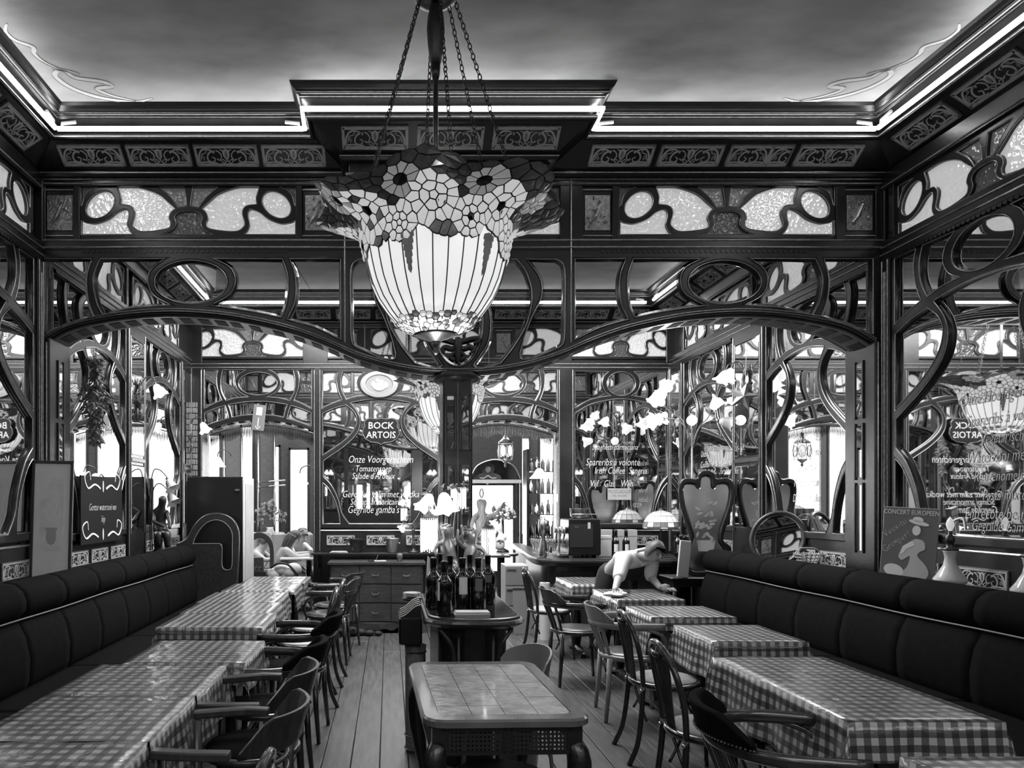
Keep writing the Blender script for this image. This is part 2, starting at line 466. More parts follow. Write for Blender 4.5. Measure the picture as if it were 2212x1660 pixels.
# ---------------------------------------------------------------- templates of fretwork
def px(s, cx): return lambda pts, z=0: [((x - cx) * s, H + (VY - y) * s) for x, y in pts]
def mirx(h): return [(-x, y) for x, y in h][::-1]
# frieze window fret, coordinates in a close-up of the left window, centre x 1192, baseline y 1475, 2.949 per pixel at 5 m
fs = 5.0 / F / 2.949
def fz(pts): return [((x - 1192) * fs, (1475 - y) * fs) for x, y in pts]
FZ = {
 'dark': [fz(segs([(505, 1160), (640, 1163)], [(640, 1163), (575, 1182), (532, 1220), (512, 1285)], [(512, 1285), (505, 1290)]))],
 'ov': [fz(oval(628, 1283, 104, 74, 26, -0.72))],
 'wing': [fz(segs([(738, 1170), (820, 1168), (900, 1178), (1000, 1215), (1060, 1265), (1110, 1308)], [(1110, 1308), (1080, 1332), (1067, 1370), (1078, 1400), (1060, 1435), (960, 1452), (880, 1452), (840, 1425), (832, 1400), (846, 1350), (843, 1315), (818, 1290), (755, 1281)], [(755, 1281), (758, 1235), (738, 1170)])),
          fz(segs([(508, 1385), (540, 1400), (600, 1403), (680, 1375), (735, 1332), (785, 1312), (808, 1326), (810, 1360), (800, 1410), (815, 1450), (838, 1474)], [(838, 1474), (508, 1474)]))],
 'fan': [fz(segs([(1003, 1170), (1163, 1170)], [(1163, 1170), (1174, 1230), (1180, 1292)], [(1180, 1292), (1125, 1302)], [(1125, 1302), (1078, 1235), (1003, 1170)]))],
}
hood = segs([(1030, 1474), (1090, 1442), (1113, 1405), (1103, 1362), (1130, 1332), (1192, 1325), (1254, 1332), (1281, 1362), (1271, 1405), (1294, 1442), (1354, 1474)], [(1354, 1474), (1030, 1474)])
FZH = []                                           # (hole, material)
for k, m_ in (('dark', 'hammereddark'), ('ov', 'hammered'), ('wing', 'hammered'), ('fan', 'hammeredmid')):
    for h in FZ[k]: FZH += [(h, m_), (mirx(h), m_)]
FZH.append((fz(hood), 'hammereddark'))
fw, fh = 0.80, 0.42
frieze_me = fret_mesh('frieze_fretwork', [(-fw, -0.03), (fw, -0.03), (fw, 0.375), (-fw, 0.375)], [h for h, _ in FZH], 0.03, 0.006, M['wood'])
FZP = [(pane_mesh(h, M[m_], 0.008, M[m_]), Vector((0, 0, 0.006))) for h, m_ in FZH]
rim_me = {}
def rim(poly, r=0.0035):
    b = MB(); b.tube([(p[0], p[1], 0.0) for p in poly], r, 5, 0, closed=True); return b.mesh('moulding', M['moulding'])
FZR = MB()
for h, _ in FZH: FZR.tube([(p[0], p[1], 0.028) for p in h], 0.0028, 5, 0, closed=True)
frieze_rim_me = FZR.mesh('moulding', M['moulding'])
def copper_me(seed):
    r = random.Random(seed); b = MB().box((-0.09, -0.125, 0), (0.09, 0.125, 0.008), c=0.003)
    b.tube([(-0.05, -0.07, 0.01), (-0.02, -0.03, 0.014), (0.0, 0.02, 0.016), (0.02, 0.06, 0.014)], [0.008, 0.014, 0.012, 0.007], 6)
    b.ball((0.015, 0.075, 0.014), 0.011, 6)
    for k in range(14):
        a = r.uniform(0, 6.28); x, y = r.uniform(-0.07, 0.07), r.uniform(-0.1, 0.09)
        b.tube([(x, y, 0.008), (x + 0.012 * math.cos(a), y + 0.012 * math.sin(a), 0.014), (x + 0.026 * math.cos(a + .7), y + 0.026 * math.sin(a + .7), 0.008)], 0.004, 5)
    return b.mesh('relief_panel', M['copper'])
coppers = [copper_me(3), copper_me(8)]
cop_frame = MB()
for (a, b) in (((-0.125, -0.165), (-0.118, 0.165)), ((0.118, -0.165), (0.125, 0.165)), ((-0.125, -0.165), (0.125, -0.158)), ((-0.125, 0.158), (0.125, 0.165))):
    cop_frame.box((a[0], a[1], 0), (b[0], b[1], 0.01))
cop_frame_me = cop_frame.mesh('moulding', M['moulding'])

def put(me, name, parent, fm, loc=(0, 0, 0), sx=1.0):
    return link(name, me, parent, fm @ T(*loc) @ Matrix.Diagonal((sx, 1, 1, 1)))
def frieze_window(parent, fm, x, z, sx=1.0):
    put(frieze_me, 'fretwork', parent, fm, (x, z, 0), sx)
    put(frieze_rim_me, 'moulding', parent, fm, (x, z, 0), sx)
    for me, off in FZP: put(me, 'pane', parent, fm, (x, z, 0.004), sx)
def relief(parent, fm, x, z, k=0):
    put(coppers[k % 2], 'relief_panel', parent, fm, (x, z, 0.03)); put(cop_frame_me, 'moulding', parent, fm, (x, z, 0.03))
def rails(parent, fm, x0, x1, z0, z1, d=0.05):
    """plain board with mouldings between heights z0 and z1"""
    b = MB().box((x0, z0, 0), (x1, z1, d), c=0.004); b.build('rail', M['wood'], parent, fm)
def bead(parent, fm, x0, x1, z, d, r=0.005, m='moulding'):
    MB().tube([(x0, z, d), (x1, z, d)], r, 6).build('moulding', M[m], parent, fm)

# --- wide arch band of the partition: coordinates in frame pixels at 5 m, symmetric about x 989
sp = YP / F
def pp(pts): return [((x - 989) * sp, H + (VY - y) * sp) for x, y in pts]
arch_px = [(84, 741), (144, 708), (217, 690), (289, 680), (370, 676), (450, 680), (520, 689), (620, 711), (700, 739), (770, 769), (850, 792), (920, 803), (989, 806)]
arch_l = smooth_path(pp(arch_px), False, 4)
arch = arch_l + [(-x, y) for x, y in arch_l[::-1][1:]]
ZT = H + (VY - 541) * sp                              # underside of the frieze rail 3.27
holesL = [
 segs([(92, 559), (198, 559)], [(198, 559), (187, 600), (190, 645), (203, 683)], [(203, 683), (150, 700), (92, 722)], [(92, 722), (92, 559)]),
 segs([(216, 559), (357, 559)], [(357, 559), (328, 580), (319, 606), (332, 638), (369, 659)], [(369, 659), (290, 664), (222, 681)], [(222, 681), (207, 650), (201, 600), (216, 559)]),
 oval(412, 609, 79, 47, 32),
 segs([(460, 559), (610, 559)], [(610, 559), (622, 600), (619, 654), (607, 686)], [(607, 686), (540, 672), (454, 660)], [(454, 660), (496, 636), (508, 605), (496, 577), (460, 559)]),
 segs([(625, 559), (736, 559)], [(736, 559), (736, 734)], [(736, 734), (680, 707), (620, 690)], [(620, 690), (637, 650), (638, 596), (625, 559)]),
 segs([(775, 560), (840, 560)], [(840, 560), (812, 600), (808, 640), (827, 681), (845, 727), (855, 765)], [(855, 765), (850, 776), (820, 772), (773, 752)], [(773, 752), (759, 735), (757, 660), (758, 580), (775, 560)]),
 segs([(862, 560), (972, 560)], [(972, 560), (940, 610), (920, 680), (922, 735), (942, 770), (956, 789)], [(956, 789), (940, 797), (896, 785)], [(896, 785), (863, 742), (839, 696), (828, 640), (840, 590), (862, 560)]),
]
holes = []
for i, h in enumerate(holesL):
    q = pp(h); holes += [q, mirx(q)]
holes.append(pp(segs([(989, 562), (1020, 600), (1040, 660), (1042, 720), (1022, 772), (989, 792), (956, 772), (936, 720), (938, 660), (958, 600), (989, 562)])))
ext = (YP and 0.0)
band_out = [(-2.98, ZT + 0.02)] + [(-2.98, arch[0][1] - 0.02)] + arch + [(3.04, arch[-1][1] - 0.02), (3.04, ZT + 0.02)]
def stepwise(me): return me
band_me = fret_mesh('arch_fretwork', [(arch[0][0] - 0.05, ZT + 0.02), (arch[0][0] - 0.05, arch[0][1])] + arch + [(arch[-1][0] + 0.05, arch[-1][1]), (arch[-1][0] + 0.05, ZT + 0.02)], holes, 0.05, 0.011, M['wood'])
band_panes = [pane_mesh(h, M['mirror'], 0.022) for h in holes]
bR = MB()
for h in holes: bR.tube([(p[0], p[1], 0.05) for p in h], 0.0035, 5, 0, closed=True)
bR.tube([(p[0], p[1] + 0.028, 0.05) for p in arch], 0.004, 5); bR.tube([(p[0], p[1] + 0.012, 0.05) for p in arch], 0.003, 5)
band_rim_me = bR.mesh('moulding', M['moulding'])

# scallop edging
scal = MB()
for k in range(40):
    x0 = k * 0.0365
    scal.prism([(x0, 0), (x0 + 0.003, -0.014), (x0 + 0.011, -0.021), (x0 + 0.024, -0.021), (x0 + 0.032, -0.014), (x0 + 0.035, 0)], 0.05, 0.062)
scal_me = scal.mesh('scalloped_edging', M['wood'])

# --- ornamental wall tiles: three tiles to a panel
def scroll(b, pts, w0, w1, z=0.006, mi=1, k=5):
    q = smooth_path(pts, False, k); n = len(q)
    ww = [w0 + (w1 - w0) * i / (n - 1) for i in range(n)]
    b.strip(q, ww, z - 0.003, z + 0.003, mi)
def tile_side():
    b = MB().box((-0.071, -0.071, -0.004), (0.071, 0.071, 0.004))
    for (x0, y0, x1, y1) in ((-0.071, 0.057, 0.071, 0.071), (-0.071, -0.071, 0.071, -0.057), (-0.071, -0.071, -0.06, 0.071)):
        b.box((x0, y0, 0.003), (x1, y1, 0.009), 1)
    scroll(b, [(-0.055, -0.05), (-0.05, 0.0), (-0.02, 0.045), (0.03, 0.045), (0.06, 0.02)], 0.016, 0.006)
    scroll(b, [(0.065, 0.03), (0.035, 0.03), (0.01, 0.0), (0.012, -0.035), (0.045, -0.045), (0.06, -0.02), (0.04, -0.008)], 0.014, 0.005)
    scroll(b, [(-0.05, -0.05), (-0.01, -0.045), (0.03, -0.05), (0.07, -0.052)], 0.012, 0.006)
    b.prism(oval(-0.022, -0.012, 0.011, 0.02, 10, 0.4), 0.003, 0.008, 2); b.prism(oval(0.005, 0.032, 0.009, 0.014, 8, -0.5), 0.003, 0.008, 2)
    scroll(b, [(-0.04, -0.03), (-0.03, 0.01), (0.0, 0.02)], 0.006, 0.004)
    return b
def tile_mid():
    b = MB().box((-0.071, -0.071, -0.004), (0.071, 0.071, 0.004))
    for (x0, y0, x1, y1) in ((-0.071, 0.057, 0.071, 0.071), (-0.071, -0.071, 0.071, -0.057)): b.box((x0, y0, 0.003), (x1, y1, 0.009), 1)
    b.prism([(-0.045, 0.05), (-0.025, 0.035), (-0.022, 0.0), (-0.008, -0.025), (0.008, -0.025), (0.022, 0.0), (0.025, 0.035), (0.045, 0.05), (0.018, 0.042), (0.0, 0.052), (-0.018, 0.042)][::-1], 0.003, 0.009, 1)
    b.prism(oval(0, 0.012, 0.008, 0.028, 10), 0.009, 0.011, 2)
    for s in (1, -1):
        scroll(b, [(s * 0.07, 0.04), (s * 0.05, 0.03), (s * 0.035, 0.0), (s * 0.05, -0.03), (s * 0.07, -0.02)], 0.007, 0.007)
        scroll(b, [(0, -0.03), (s * 0.02, -0.052), (s * 0.04, -0.04), (s * 0.03, -0.025), (s * 0.01, -0.045)], 0.006, 0.004)
    return b
tm = [M['tiledark'], M['tilelight'], M['tilemid']]
tl = tile_side(); tile_l = tl.mesh('tile', tm)
tr_ = tile_side(); tr_.v = [(-x, y, z) for x, y, z in tr_.v]; tr_.f = [f[::-1] for f in tr_.f]; tile_r = tr_.mesh('tile', tm)
tile_c = tile_mid().mesh('tile', tm)
tf = MB()
for (a, b) in (((-0.222, 0.071), (0.222, 0.079)), ((-0.222, -0.079), (0.222, -0.071)), ((-0.222, -0.079), (-0.214, 0.079)), ((0.214, -0.079), (0.222, 0.079))):
    tf.box((a[0], a[1], 0), (b[0], b[1], 0.014))
tile_frame = tf.mesh('tile_frame', M['moulding'])
def tile_panel(parent, m4, s=1.0, flip=False, only=None):
    m4 = m4 @ Matrix.Scale(s, 4)
    lay = ((tile_l, -0.143), (tile_c, 0.0), (tile_r, 0.143))
    if flip: lay = ((tile_l, -0.143), (tile_r, 0.0), (tile_l, 0.143))
    for me, x in lay: link('tile', me, parent, m4 @ T(x, 0, 0.004))
    link('tile_frame', tile_frame, parent, m4)

# ---------------------------------------------------------------- cove cornice with neon
def inset(poly, o):
    n = len(poly); out = []
    for i in range(n):
        a, b, c = poly[i - 1], poly[i], poly[(i + 1) % n]
        d1 = Vector((b[0] - a[0], b[1] - a[1])).normalized(); d2 = Vector((c[0] - b[0], c[1] - b[1])).normalized()
        n1 = Vector((-d1.y, d1.x)); n2 = Vector((-d2.y, d2.x))
        k = (n1 + n2); k = k / max(k.dot(n1), 1e-3)
        out.append((b[0] + k.x * o, b[1] + k.y * o))
    return out
PROF = [(0.0, 3.77), (0.035, 3.77), (0.045, 3.785), (0.045, 3.80), (0.03, 3.812), (0.215, 3.935), (0.225, 3.925), (0.24, 3.93), (0.245, 3.95), (0.235, 3.962), (0.18, 3.966), (0.15, 4.035), (0.275, 4.04), (0.285, 4.055), (0.30, 4.06), (0.30, 4.075), (0.315, 4.085), (0.33, 4.10), (0.34, 4.122)]
def cornice(name, poly, mould=True):
    b = MB(); n = len(poly)
    rings = [inset(poly, o) for o, z in PROF]
    vs = [(p[0], p[1], PROF[k][1]) for k, r in enumerate(rings) for p in r]
    fs = []
    for k in range(len(PROF) - 1):
        for i in range(n):
            j = (i + 1) % n; fs.append((k * n + i, (k + 1) * n + i, (k + 1) * n + j, k * n + j))
    b.add(vs, fs)
    o = S(b.build(name, M['wood']))
    for off, z in ((0.046, 3.792), (0.246, 3.94), (0.30, 4.068), (0.285, 4.048)):
        q = inset(poly, off); MB().tube([(p[0], p[1], z) for p in q], 0.0045, 5, 0, closed=True).build('moulding', M['moulding'], o)
    return o
polyA = [(XL, 0.95), (XR, 0.95), (XR, YP), (1.08, YP), (1.08, 4.76), (-0.28, 4.76), (-0.28, YP), (XL, YP)]
polyB = [(XL, 5.33), (XR, 5.33), (XR, Y2), (XL, Y2)]
polyC = [(CXL, Y2 + 0.33), (CXR, Y2 + 0.33), (CXR, YF), (CXL, YF)]
corA = cornice('trim_1', polyA); corB = cornice('trim_2', polyB); corC = cornice('trim_3', polyC)
sl = math.hypot(0.185, 0.123)
def cove_matrix(x, y, facing):
    az = {'S': Vector((0, -1, 0)), 'W': Vector((-1, 0, 0)), 'E': Vector((1, 0, 0)), 'N': Vector((0, 1, 0))}[facing]
    ax = {'S': Vector((1, 0, 0)), 'W': Vector((0, -1, 0)), 'E': Vector((0, 1, 0)), 'N': Vector((-1, 0, 0))}[facing]
    up = (az * 0.185 + Vector((0, 0, 0.123))) / sl
    nz = ax.cross(up)
    m = Matrix((ax, up, nz)).transposed().to_4x4()
    c = Vector((x, y, 3.874)) + az * 0.1225
    m.translation = c; return m
for k, x in enumerate((-2.03, -1.57, -1.11, -0.65)): tile_panel(corA, cove_matrix(x, YP, 'S'), 0.97)
for k, x in enumerate((-0.09, 0.40, 0.89)): tile_panel(corA, cove_matrix(x, 4.76, 'S'), 0.97)
for k, x in enumerate((1.59, 2.06, 2.53, 3.0)): tile_panel(corA, cove_matrix(x, YP, 'S'), 0.97, flip=(k == 2))
for k in range(7):
    y = 4.5 - 0.5 * k
    tile_panel(corA, cove_matrix(XL, y, 'E'), 0.97); tile_panel(corA, cove_matrix(XR, y, 'W'), 0.97)
for k in range(11): tile_panel(corA, cove_matrix(-1.95 + 0.5 * k, 0.95, 'N'), 0.97)
for k in range(10): tile_panel(corB, cove_matrix(-1.9 + 0.52 * k, Y2, 'S'), 0.97)
# bump board under the projecting part of the cornice
MB().box((-0.27, 4.775, 3.70), (1.07, 5.0, 3.79), c=0.006).build('projecting_board', M['wood2'], corA)
MB().box((-0.29, 4.757, 3.685), (1.09, 4.775, 3.70)).build('moulding', M['moulding'], corA)

# neon tubes
def neon(pts, label, cat='neon tube', group='white neon tubes round the cornice'):
    o = MB().tube(pts, 0.0155, 8).build('neon_tube', M['neon'], smooth=True)
    t = tag(o, label, cat, group)
    for k in (0, -1):
        a = Vector(pts[k]); b = Vector(pts[1 if k == 0 else -2]); d = (b - a).normalized()
        MB().tube([a + d * 0.03 + Vector((0, 0, 0.0)), a + d * 0.03 + Vector((0, 0, 0.035)), a + d * 0.12 + Vector((0, 0, 0.045))], 0.012, 8).build('electrode', M['offwhite'], o)
    return o
q = inset(polyA, 0.275); zN = 3.975
P3 = lambda p: (p[0], p[1], zN)
# q order: 0 (left rear) 1 (right rear) 2 (right front corner) 3..6 projecting part 7 (left front corner)
neon([(q[7][0] + 0.01, q[7][1], zN), (q[6][0] - 0.012, q[6][1], zN)], 'white neon tube left of the projecting cornice, above the left mirrors')
neon([(q[6][0], q[6][1], zN), (q[5][0], q[5][1], zN), (q[4][0], q[4][1], zN), (q[3][0], q[3][1], zN)], 'white neon tube bent round the projecting middle of the cornice')
neon([(q[3][0] + 0.012, q[3][1], zN), (q[2][0] - 0.01, q[2][1], zN)], 'white neon tube right of the projecting cornice, ending at the right corner')
neon([(q[7][0], q[7][1] - 0.012, zN), (q[7][0], 1.35, zN)], 'white neon tube along the left side wall under the ceiling')
neon([(q[2][0], q[2][1] - 0.012, zN), (q[2][0], 1.35, zN)], 'white neon tube along the right side wall under the ceiling')
neon([(q[0][0] + 0.05, q[0][1], zN), (q[1][0] - 0.05, q[1][1], zN)], 'white neon tube of the rear cornice, seen only in the arch mirrors')
q = inset(polyB, 0.275)
for (a, b, lb) in ((0, 1, 'front side'), (1, 2, 'right side'), (3, 2, 'back side'), (0, 3, 'left side')):
    neon([(q[a][0], q[a][1], zN), (q[b][0], q[b][1], zN)], 'white neon tube in the second room beyond the arches, ' + lb, group='neon tubes of the second room')

# ceiling corner scrolls (painted flat)
def ceil_scroll(cx, cy, sx, name):
    for w_, pts in ((0.028, [(0.62, 0.04), (0.50, 0.0), (0.36, 0.02), (0.24, 0.07), (0.14, 0.16), (0.10, 0.28), (0.16, 0.34), (0.26, 0.30)]),
                    (0.03, [(0.50, 0.01), (0.38, 0.06), (0.30, 0.14), (0.40, 0.17), (0.36, 0.22), (0.22, 0.26), (0.18, 0.33), (0.12, 0.36)]),
                    (0.022, [(0.18, 0.33), (0.10, 0.42), (0.08, 0.50), (0.10, 0.56), (0.03, 0.62), (0.02, 0.70), (0.06, 0.76)])):
        q = smooth_path(pts, False, 6); n = len(q)
        b = MB(); b.strip([(x * sx, -y) for x, y in q], [w_ * (0.45 + 0.9 * math.sin(PI * i / (n - 1))) for i in range(n)], -0.003, 0.0)
        b.build('painted_scroll', M['ceilcorner'], ceiling, T(cx, cy, ZC - 0.001))
ceil_scroll(XL + 0.33, YP - 0.34, 1, 'l'); ceil_scroll(XR - 0.33, YP - 0.34, -1, 'r')

# ---------------------------------------------------------------- partition with two wide arches
CX = (989 - VX) * YP / F
def solid_over_arch(y0, y1):
    b = MB(); a = [(x + CX, z) for x, z in arch]
    a[0] = (XL - 0.0, a[0][1]); a[-1] = (XR, a[-1][1])
    n = len(a)
    vs = [(x, y0, z) for x, z in a] + [(x, y0, ZC) for x, z in a] + [(x, y1, z) for x, z in a] + [(x, y1, ZC) for x, z in a]
    fs = []
    for i in range(n - 1):
        fs += [(i, i + 1, n + i + 1, n + i), (2 * n + i + 1, 2 * n + i, 3 * n + i, 3 * n + i + 1), (i + 1, i, 2 * n + i, 2 * n + i + 1)]
    return b.add(vs, fs)
def partition(name, yf, fm_facing, back=True):
    """wood core, arched band of mirrors, frieze; front face at yf"""
    sgn = 1 if fm_facing == 'S' else -1
    core = S(solid_over_arch(yf + 0.05 * sgn, yf + 0.28 * sgn).build(name, M['wood']))
    faces = [(frame((CX, yf + 0.05 * sgn, 0), fm_facing), 1)]
    if back: faces.append((frame((CX, yf + 0.28 * sgn, 0), 'N' if fm_facing == 'S' else 'S'), -1))
    for fm, sd in faces:
        put(band_me, 'arch_fretwork', core, fm); put(band_rim_me, 'moulding', core, fm)
        for me in band_panes: put(me, 'pane', core, fm, (0, 0, 0.016))
        put(scal_me, 'scalloped_edging', core, fm, (-2.65, ZT + 0.002, -0.008)); put(scal_me, 'scalloped_edging', core, fm, (1.0, ZT + 0.002, -0.008))
        flip = 1 if fm_facing == 'S' and sd == 1 else -1
        xl, xr = (XL - CX) * flip, (XR - CX) * flip
        x0, x1 = min(xl, xr), max(xl, xr)
        rails(core, fm, x0, x1, ZT, 3.35, 0.055); rails(core, fm, x0, x1, 3.72, 3.80, 0.05)
        for z, d in ((3.285, 0.058), (3.335, 0.056), (3.735, 0.052), (3.765, 0.052)): bead(core, fm, x0, x1, z, d)
        # uprights between the frieze panels
        L = lambda p: (p - 989) * sp
        for a, b in ((72, 97), (157, 171), (639, 653), (718, 768), (1210, 1260), (1323, 1338), (1808, 1828), (1893, 1925)):
            rails(core, fm, L(a), L(b), 3.345, 3.725, 0.045)
        for a, b in ((97, 157), (653, 718), (1260, 1323), (1828, 1893)): rails(core, fm, L(a), L(b), 3.345, 3.725, 0.03)
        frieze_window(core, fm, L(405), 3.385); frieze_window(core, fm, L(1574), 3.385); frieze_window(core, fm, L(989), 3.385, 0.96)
        for k, p in enumerate((127, 686, 1292, 1860)): relief(core, fm, L(p), 3.535, k in (1, 2))
        for p in (745, 1233): bead(core, fm @ Matrix.Translation((L(p), 0, 0)) @ Matrix.Rotation(PI / 2, 4, 'Z') @ Matrix.Translation((0, 0, 0)), 2.62, 3.78, 0, 0.055)
    return core
wc = partition('wall_centre', YP, 'S')
wq = partition('wall_near', 0.95, 'N', back=False)
# soffit coffers under both arches
def soffit(core, yf):
    for side in (0, 1):
        a = [(x + CX, z) for x, z in (arch_l if side == 0 else [(-x, y) for x, y in arch_l])]
        if side == 1: a = a[::-1]
        for y0, y1 in ((yf + 0.055, yf + 0.275),):
            b = MB(); n = len(a)
            vs = [(x, y, z - dz) for y in (y0, y1) for dz in (0.001, 0.014) for x, z in a]
            fs = []
            for i in range(n - 1):
                fs += [(n + i + 1, n + i, 3 * n + i, 3 * n + i + 1), (i, i + 1, n + i + 1, n + i), (2 * n + i + 1, 2 * n + i, 3 * n + i, 3 * n + i + 1)]
            b.add(vs, fs).build('soffit_board', M['soffit'], core)
        tot = len(a)
        for k in range(1, tot - 1, 2):
            p, q_ = a[k], a[min(k + 1, tot - 1)]
            ang = math.atan2(q_[1] - p[1], q_[0] - p[0])
            m4 = Matrix.Translation((p[0], yf + 0.165, p[1] - 0.012)) @ Matrix.Rotation(-ang, 4, 'Y')
            MB().box((-0.042, -0.07, -0.006), (0.042, 0.07, 0.006), c=0.003).build('soffit_block', M['blackmatt'], core, m4)
soffit(wc, YP)
# side jambs under the arch ends, with narrow glass panels
for (xa, xb, nm, fc) in ((XL, XL + 0.10, 'jamb_left', 'E'), (XR - 0.10, XR, 'jamb_right', 'W')):
    j = MB().box((xa, YP, 0.0), (xb, YP + 0.33, 2.66), c=0.008).build('jamb', M['wood'], wc)
    x_in = xb if fc == 'E' else xa
    fm = frame((x_in, YP + 0.165, 0), fc)
    for z0, z1 in ((1.15, 1.62), (1.68, 2.05), (2.12, 2.50)):
        MB().box((-0.035, z0, 0), (0.035, z1, 0.004)).build('pane', M['mirror'], wc, fm)
        for s in (-1, 1): MB().box((s * 0.043 - 0.008, z0 - 0.02, 0), (s * 0.043 + 0.008, z1 + 0.02, 0.012), c=0.003).build('moulding', M['wood2'], wc, fm)
    bead(wc, frame((x_in - (0.02 if fc == 'E' else -0.02), YP, 0), 'S') @ Matrix.Rotation(PI / 2, 4, 'Z'), 0.9, 2.62, 0, 0.002, 0.006)
# corner posts
for x0, x1 in ((XL, XL + 0.06), (XR - 0.05, XR)):
    MB().box((x0, YP - 0.02, 0), (x1, YP + 0.05, 3.8), c=0.006).build('post', M['wood'], wc)

# pillar between the arches
pcx = CX
pil = S(MB().box((pcx - 0.104, YP, 0.0), (pcx + 0.104, YP + 0.33, 2.40), c=0.012).build('wall_pillar', M['wood']))
fm = frame((pcx, YP, 0), 'S')
for s in (-1, 1):
    for (ya, yb) in ((855, 972), (1006, 1078), (1095, 1180)):
        z1, z0 = H + (VY - ya) * sp, H + (VY - yb) * sp
        me = pane_mesh([(-0.029, z0), (0.029, z0), (0.029, z1), (-0.029, z1)], M['mirror'], 0.008)
        put(me, 'pane', pil, fm, (s * 0.052, 0, 0.002))
        b = MB()
        for (xa, xb, a, c_) in ((-0.037, -0.029, z0 - 0.008, z1 + 0.008), (0.029, 0.037, z0 - 0.008, z1 + 0.008), (-0.037, 0.037, z0 - 0.008, z0), (-0.037, 0.037, z1, z1 + 0.008)): b.box((xa, a, 0), (xb, c_, 0.01))
        b.build('pane_frame', M['wood2'], pil, fm @ T(s * 0.052, 0, 0))
bead(pil, fm @ Matrix.Rotation(PI / 2, 4, 'Z'), 0.9, 2.36, 0, 0.003, 0.003)
cap = MB().lathe([(0.10, 0), (0.13, 0.012), (0.165, 0.03), (0.175, 0.05), (0.178, 0.065), (0.165, 0.075), (0.15, 0.085)], (0, 0, 0), 28)
cap.build('capital', M['wood2'], pil, Matrix.Translation((pcx, YP + 0.12, 2.335)), smooth=True)
# carved ornament hanging in the middle of the arched band
orn = MB()
for s in (-1, 1):
    for pts, r in (([(0, .02, 0), (s * .04, .03, .01), (s * .09, .045, .015), (s * .14, .05, .01), (s * .15, .03, 0.01), (s * .12, .02, .01)], .014),
                   ([(0, -.02, 0), (s * .05, -.02, .015), (s * .09, -.01, .01), (s * .115, -.035, .01), (s * .09, -.05, .01)], .013),
                   ([(0, -.04, 0), (s * .03, -.055, .015), (s * .05, -.085, .01), (s * .02, -.10, .01)], .012)):
        orn.tube(smooth_path(pts, False, 4), r, 6)
orn.tube([(0, .05, 0.01), (0, 0, .02), (0, -.08, .015), (0, -.13, .005)], [.02, .03, .02, .006], 8)
orn.build('carved_ornament', M['wood2'], wc, frame((CX, YP, 2.60), 'S'), smooth=True)

# ---------------------------------------------------------------- mirror panels (side walls and back partition)
s2 = Y2 / F
def template(cx, half_holes, full_holes, outline, name):
    g = lambda pts: [((x - cx) * s2, H + (VY - y) * s2) for x, y in pts]
    hs = []
    for h in half_holes: q = g(h); hs += [q, mirx(q)]
    for h in full_holes: hs.append(g(h))
    me = fret_mesh(name, g(outline), hs, 0.045, 0.008, M['wood2'] if name == 'x' else M['wood'])
    rm = MB()
    for h in hs: rm.tube([(p[0], p[1], 0.045) for p in h], 0.0035, 5, 0, closed=True)
    return me, rm.mesh('moulding', M['moulding']), [pane_mesh(h, M['mirror'], 0.014) for h in hs]
a_ = segs([(696, 802), (731, 802)], [(731, 802), (727, 820), (731, 845), (739, 864)], [(739, 864), (715, 873), (696, 882)], [(696, 882), (696, 802)])
b_ = segs([(741, 802), (788, 803)], [(788, 803), (775, 814), (771, 830), (779, 846), (795, 855)], [(795, 855), (770, 857), (748, 863)], [(748, 863), (738, 842), (736, 820), (741, 802)])
e_ = segs([(697, 893), (722, 882), (748, 875)], [(748, 875), (765, 890), (771, 908), (764, 930), (745, 951), (720, 969), (697, 984)], [(697, 984), (697, 893)])
f_ = segs([(697, 1043), (710, 1056), (724, 1082), (732, 1108), (735, 1132)], [(735, 1132), (697, 1132)], [(697, 1132), (697, 1043)])
rb = [(887, 870), (872, 890), (866, 912), (874, 938), (900, 964), (930, 985), (946, 996)]
rc = [(946, 1030), (929, 1048), (914, 1078), (905, 1110), (890, 1132)]
mr = lambda p: [(1644 - x, y) for x, y in p][::-1]
big_ = segs([(757, 870), (790, 864), (822, 862), (854, 864), (887, 870)], rb, [(946, 996), (946, 1030)], rc, [(890, 1132), (754, 1132)], mr(rc), [(698, 1030), (698, 996)], mr(rb))
top_out = [(690, 789), (954, 789), (954, 1142), (690, 1142)]
TM = template(822, [a_, b_, e_, f_], [oval(822, 829, 39, 26, 26), big_], top_out, 'mirror_fretwork')
big2 = segs([(697, 892), (740, 873), (790, 864), (822, 862), (854, 864), (904, 873), (947, 892)], [(947, 892), (947, 1030)], rc, [(890, 1132), (754, 1132)], mr(rc), [(697, 1030), (697, 892)])
b2 = segs([(697, 802), (788, 803)], [(788, 803), (775, 814), (771, 830), (779, 846), (795, 855)], [(795, 855), (740, 863), (697, 882)], [(697, 882), (697, 802)])
TM2 = template(822, [b2, f_], [oval(822, 829, 39, 26, 26), big2], top_out, 'mirror_fretwork')
ga = segs([(441, 799), (472, 799)], [(472, 799), (468, 815), (470, 840), (479, 865)], [(479, 865), (460, 873), (441, 883)], [(441, 883), (441, 799)])
gb = segs([(481, 799), (532, 799)], [(532, 799), (515, 810), (508, 828), (518, 847), (538, 858)], [(538, 858), (510, 860), (488, 866)], [(488, 866), (478, 845), (477, 820), (481, 799)])
gg = segs([(442, 892), (463, 883), (486, 876)], [(486, 876), (491, 890), (494, 904)], [(494, 904), (470, 911), (442, 921)], [(442, 921), (442, 892)])
gh = segs([(493, 874), (525, 869), (557, 867), (589, 869), (621, 874)], [(621, 874), (616, 888), (613, 902)], [(613, 902), (590, 898), (557, 896), (525, 898), (501, 902)], [(501, 902), (498, 888), (493, 874)])
arc2 = smooth_path([(436, 932), (493, 914), (557, 908), (621, 914), (678, 932)], False, 5)
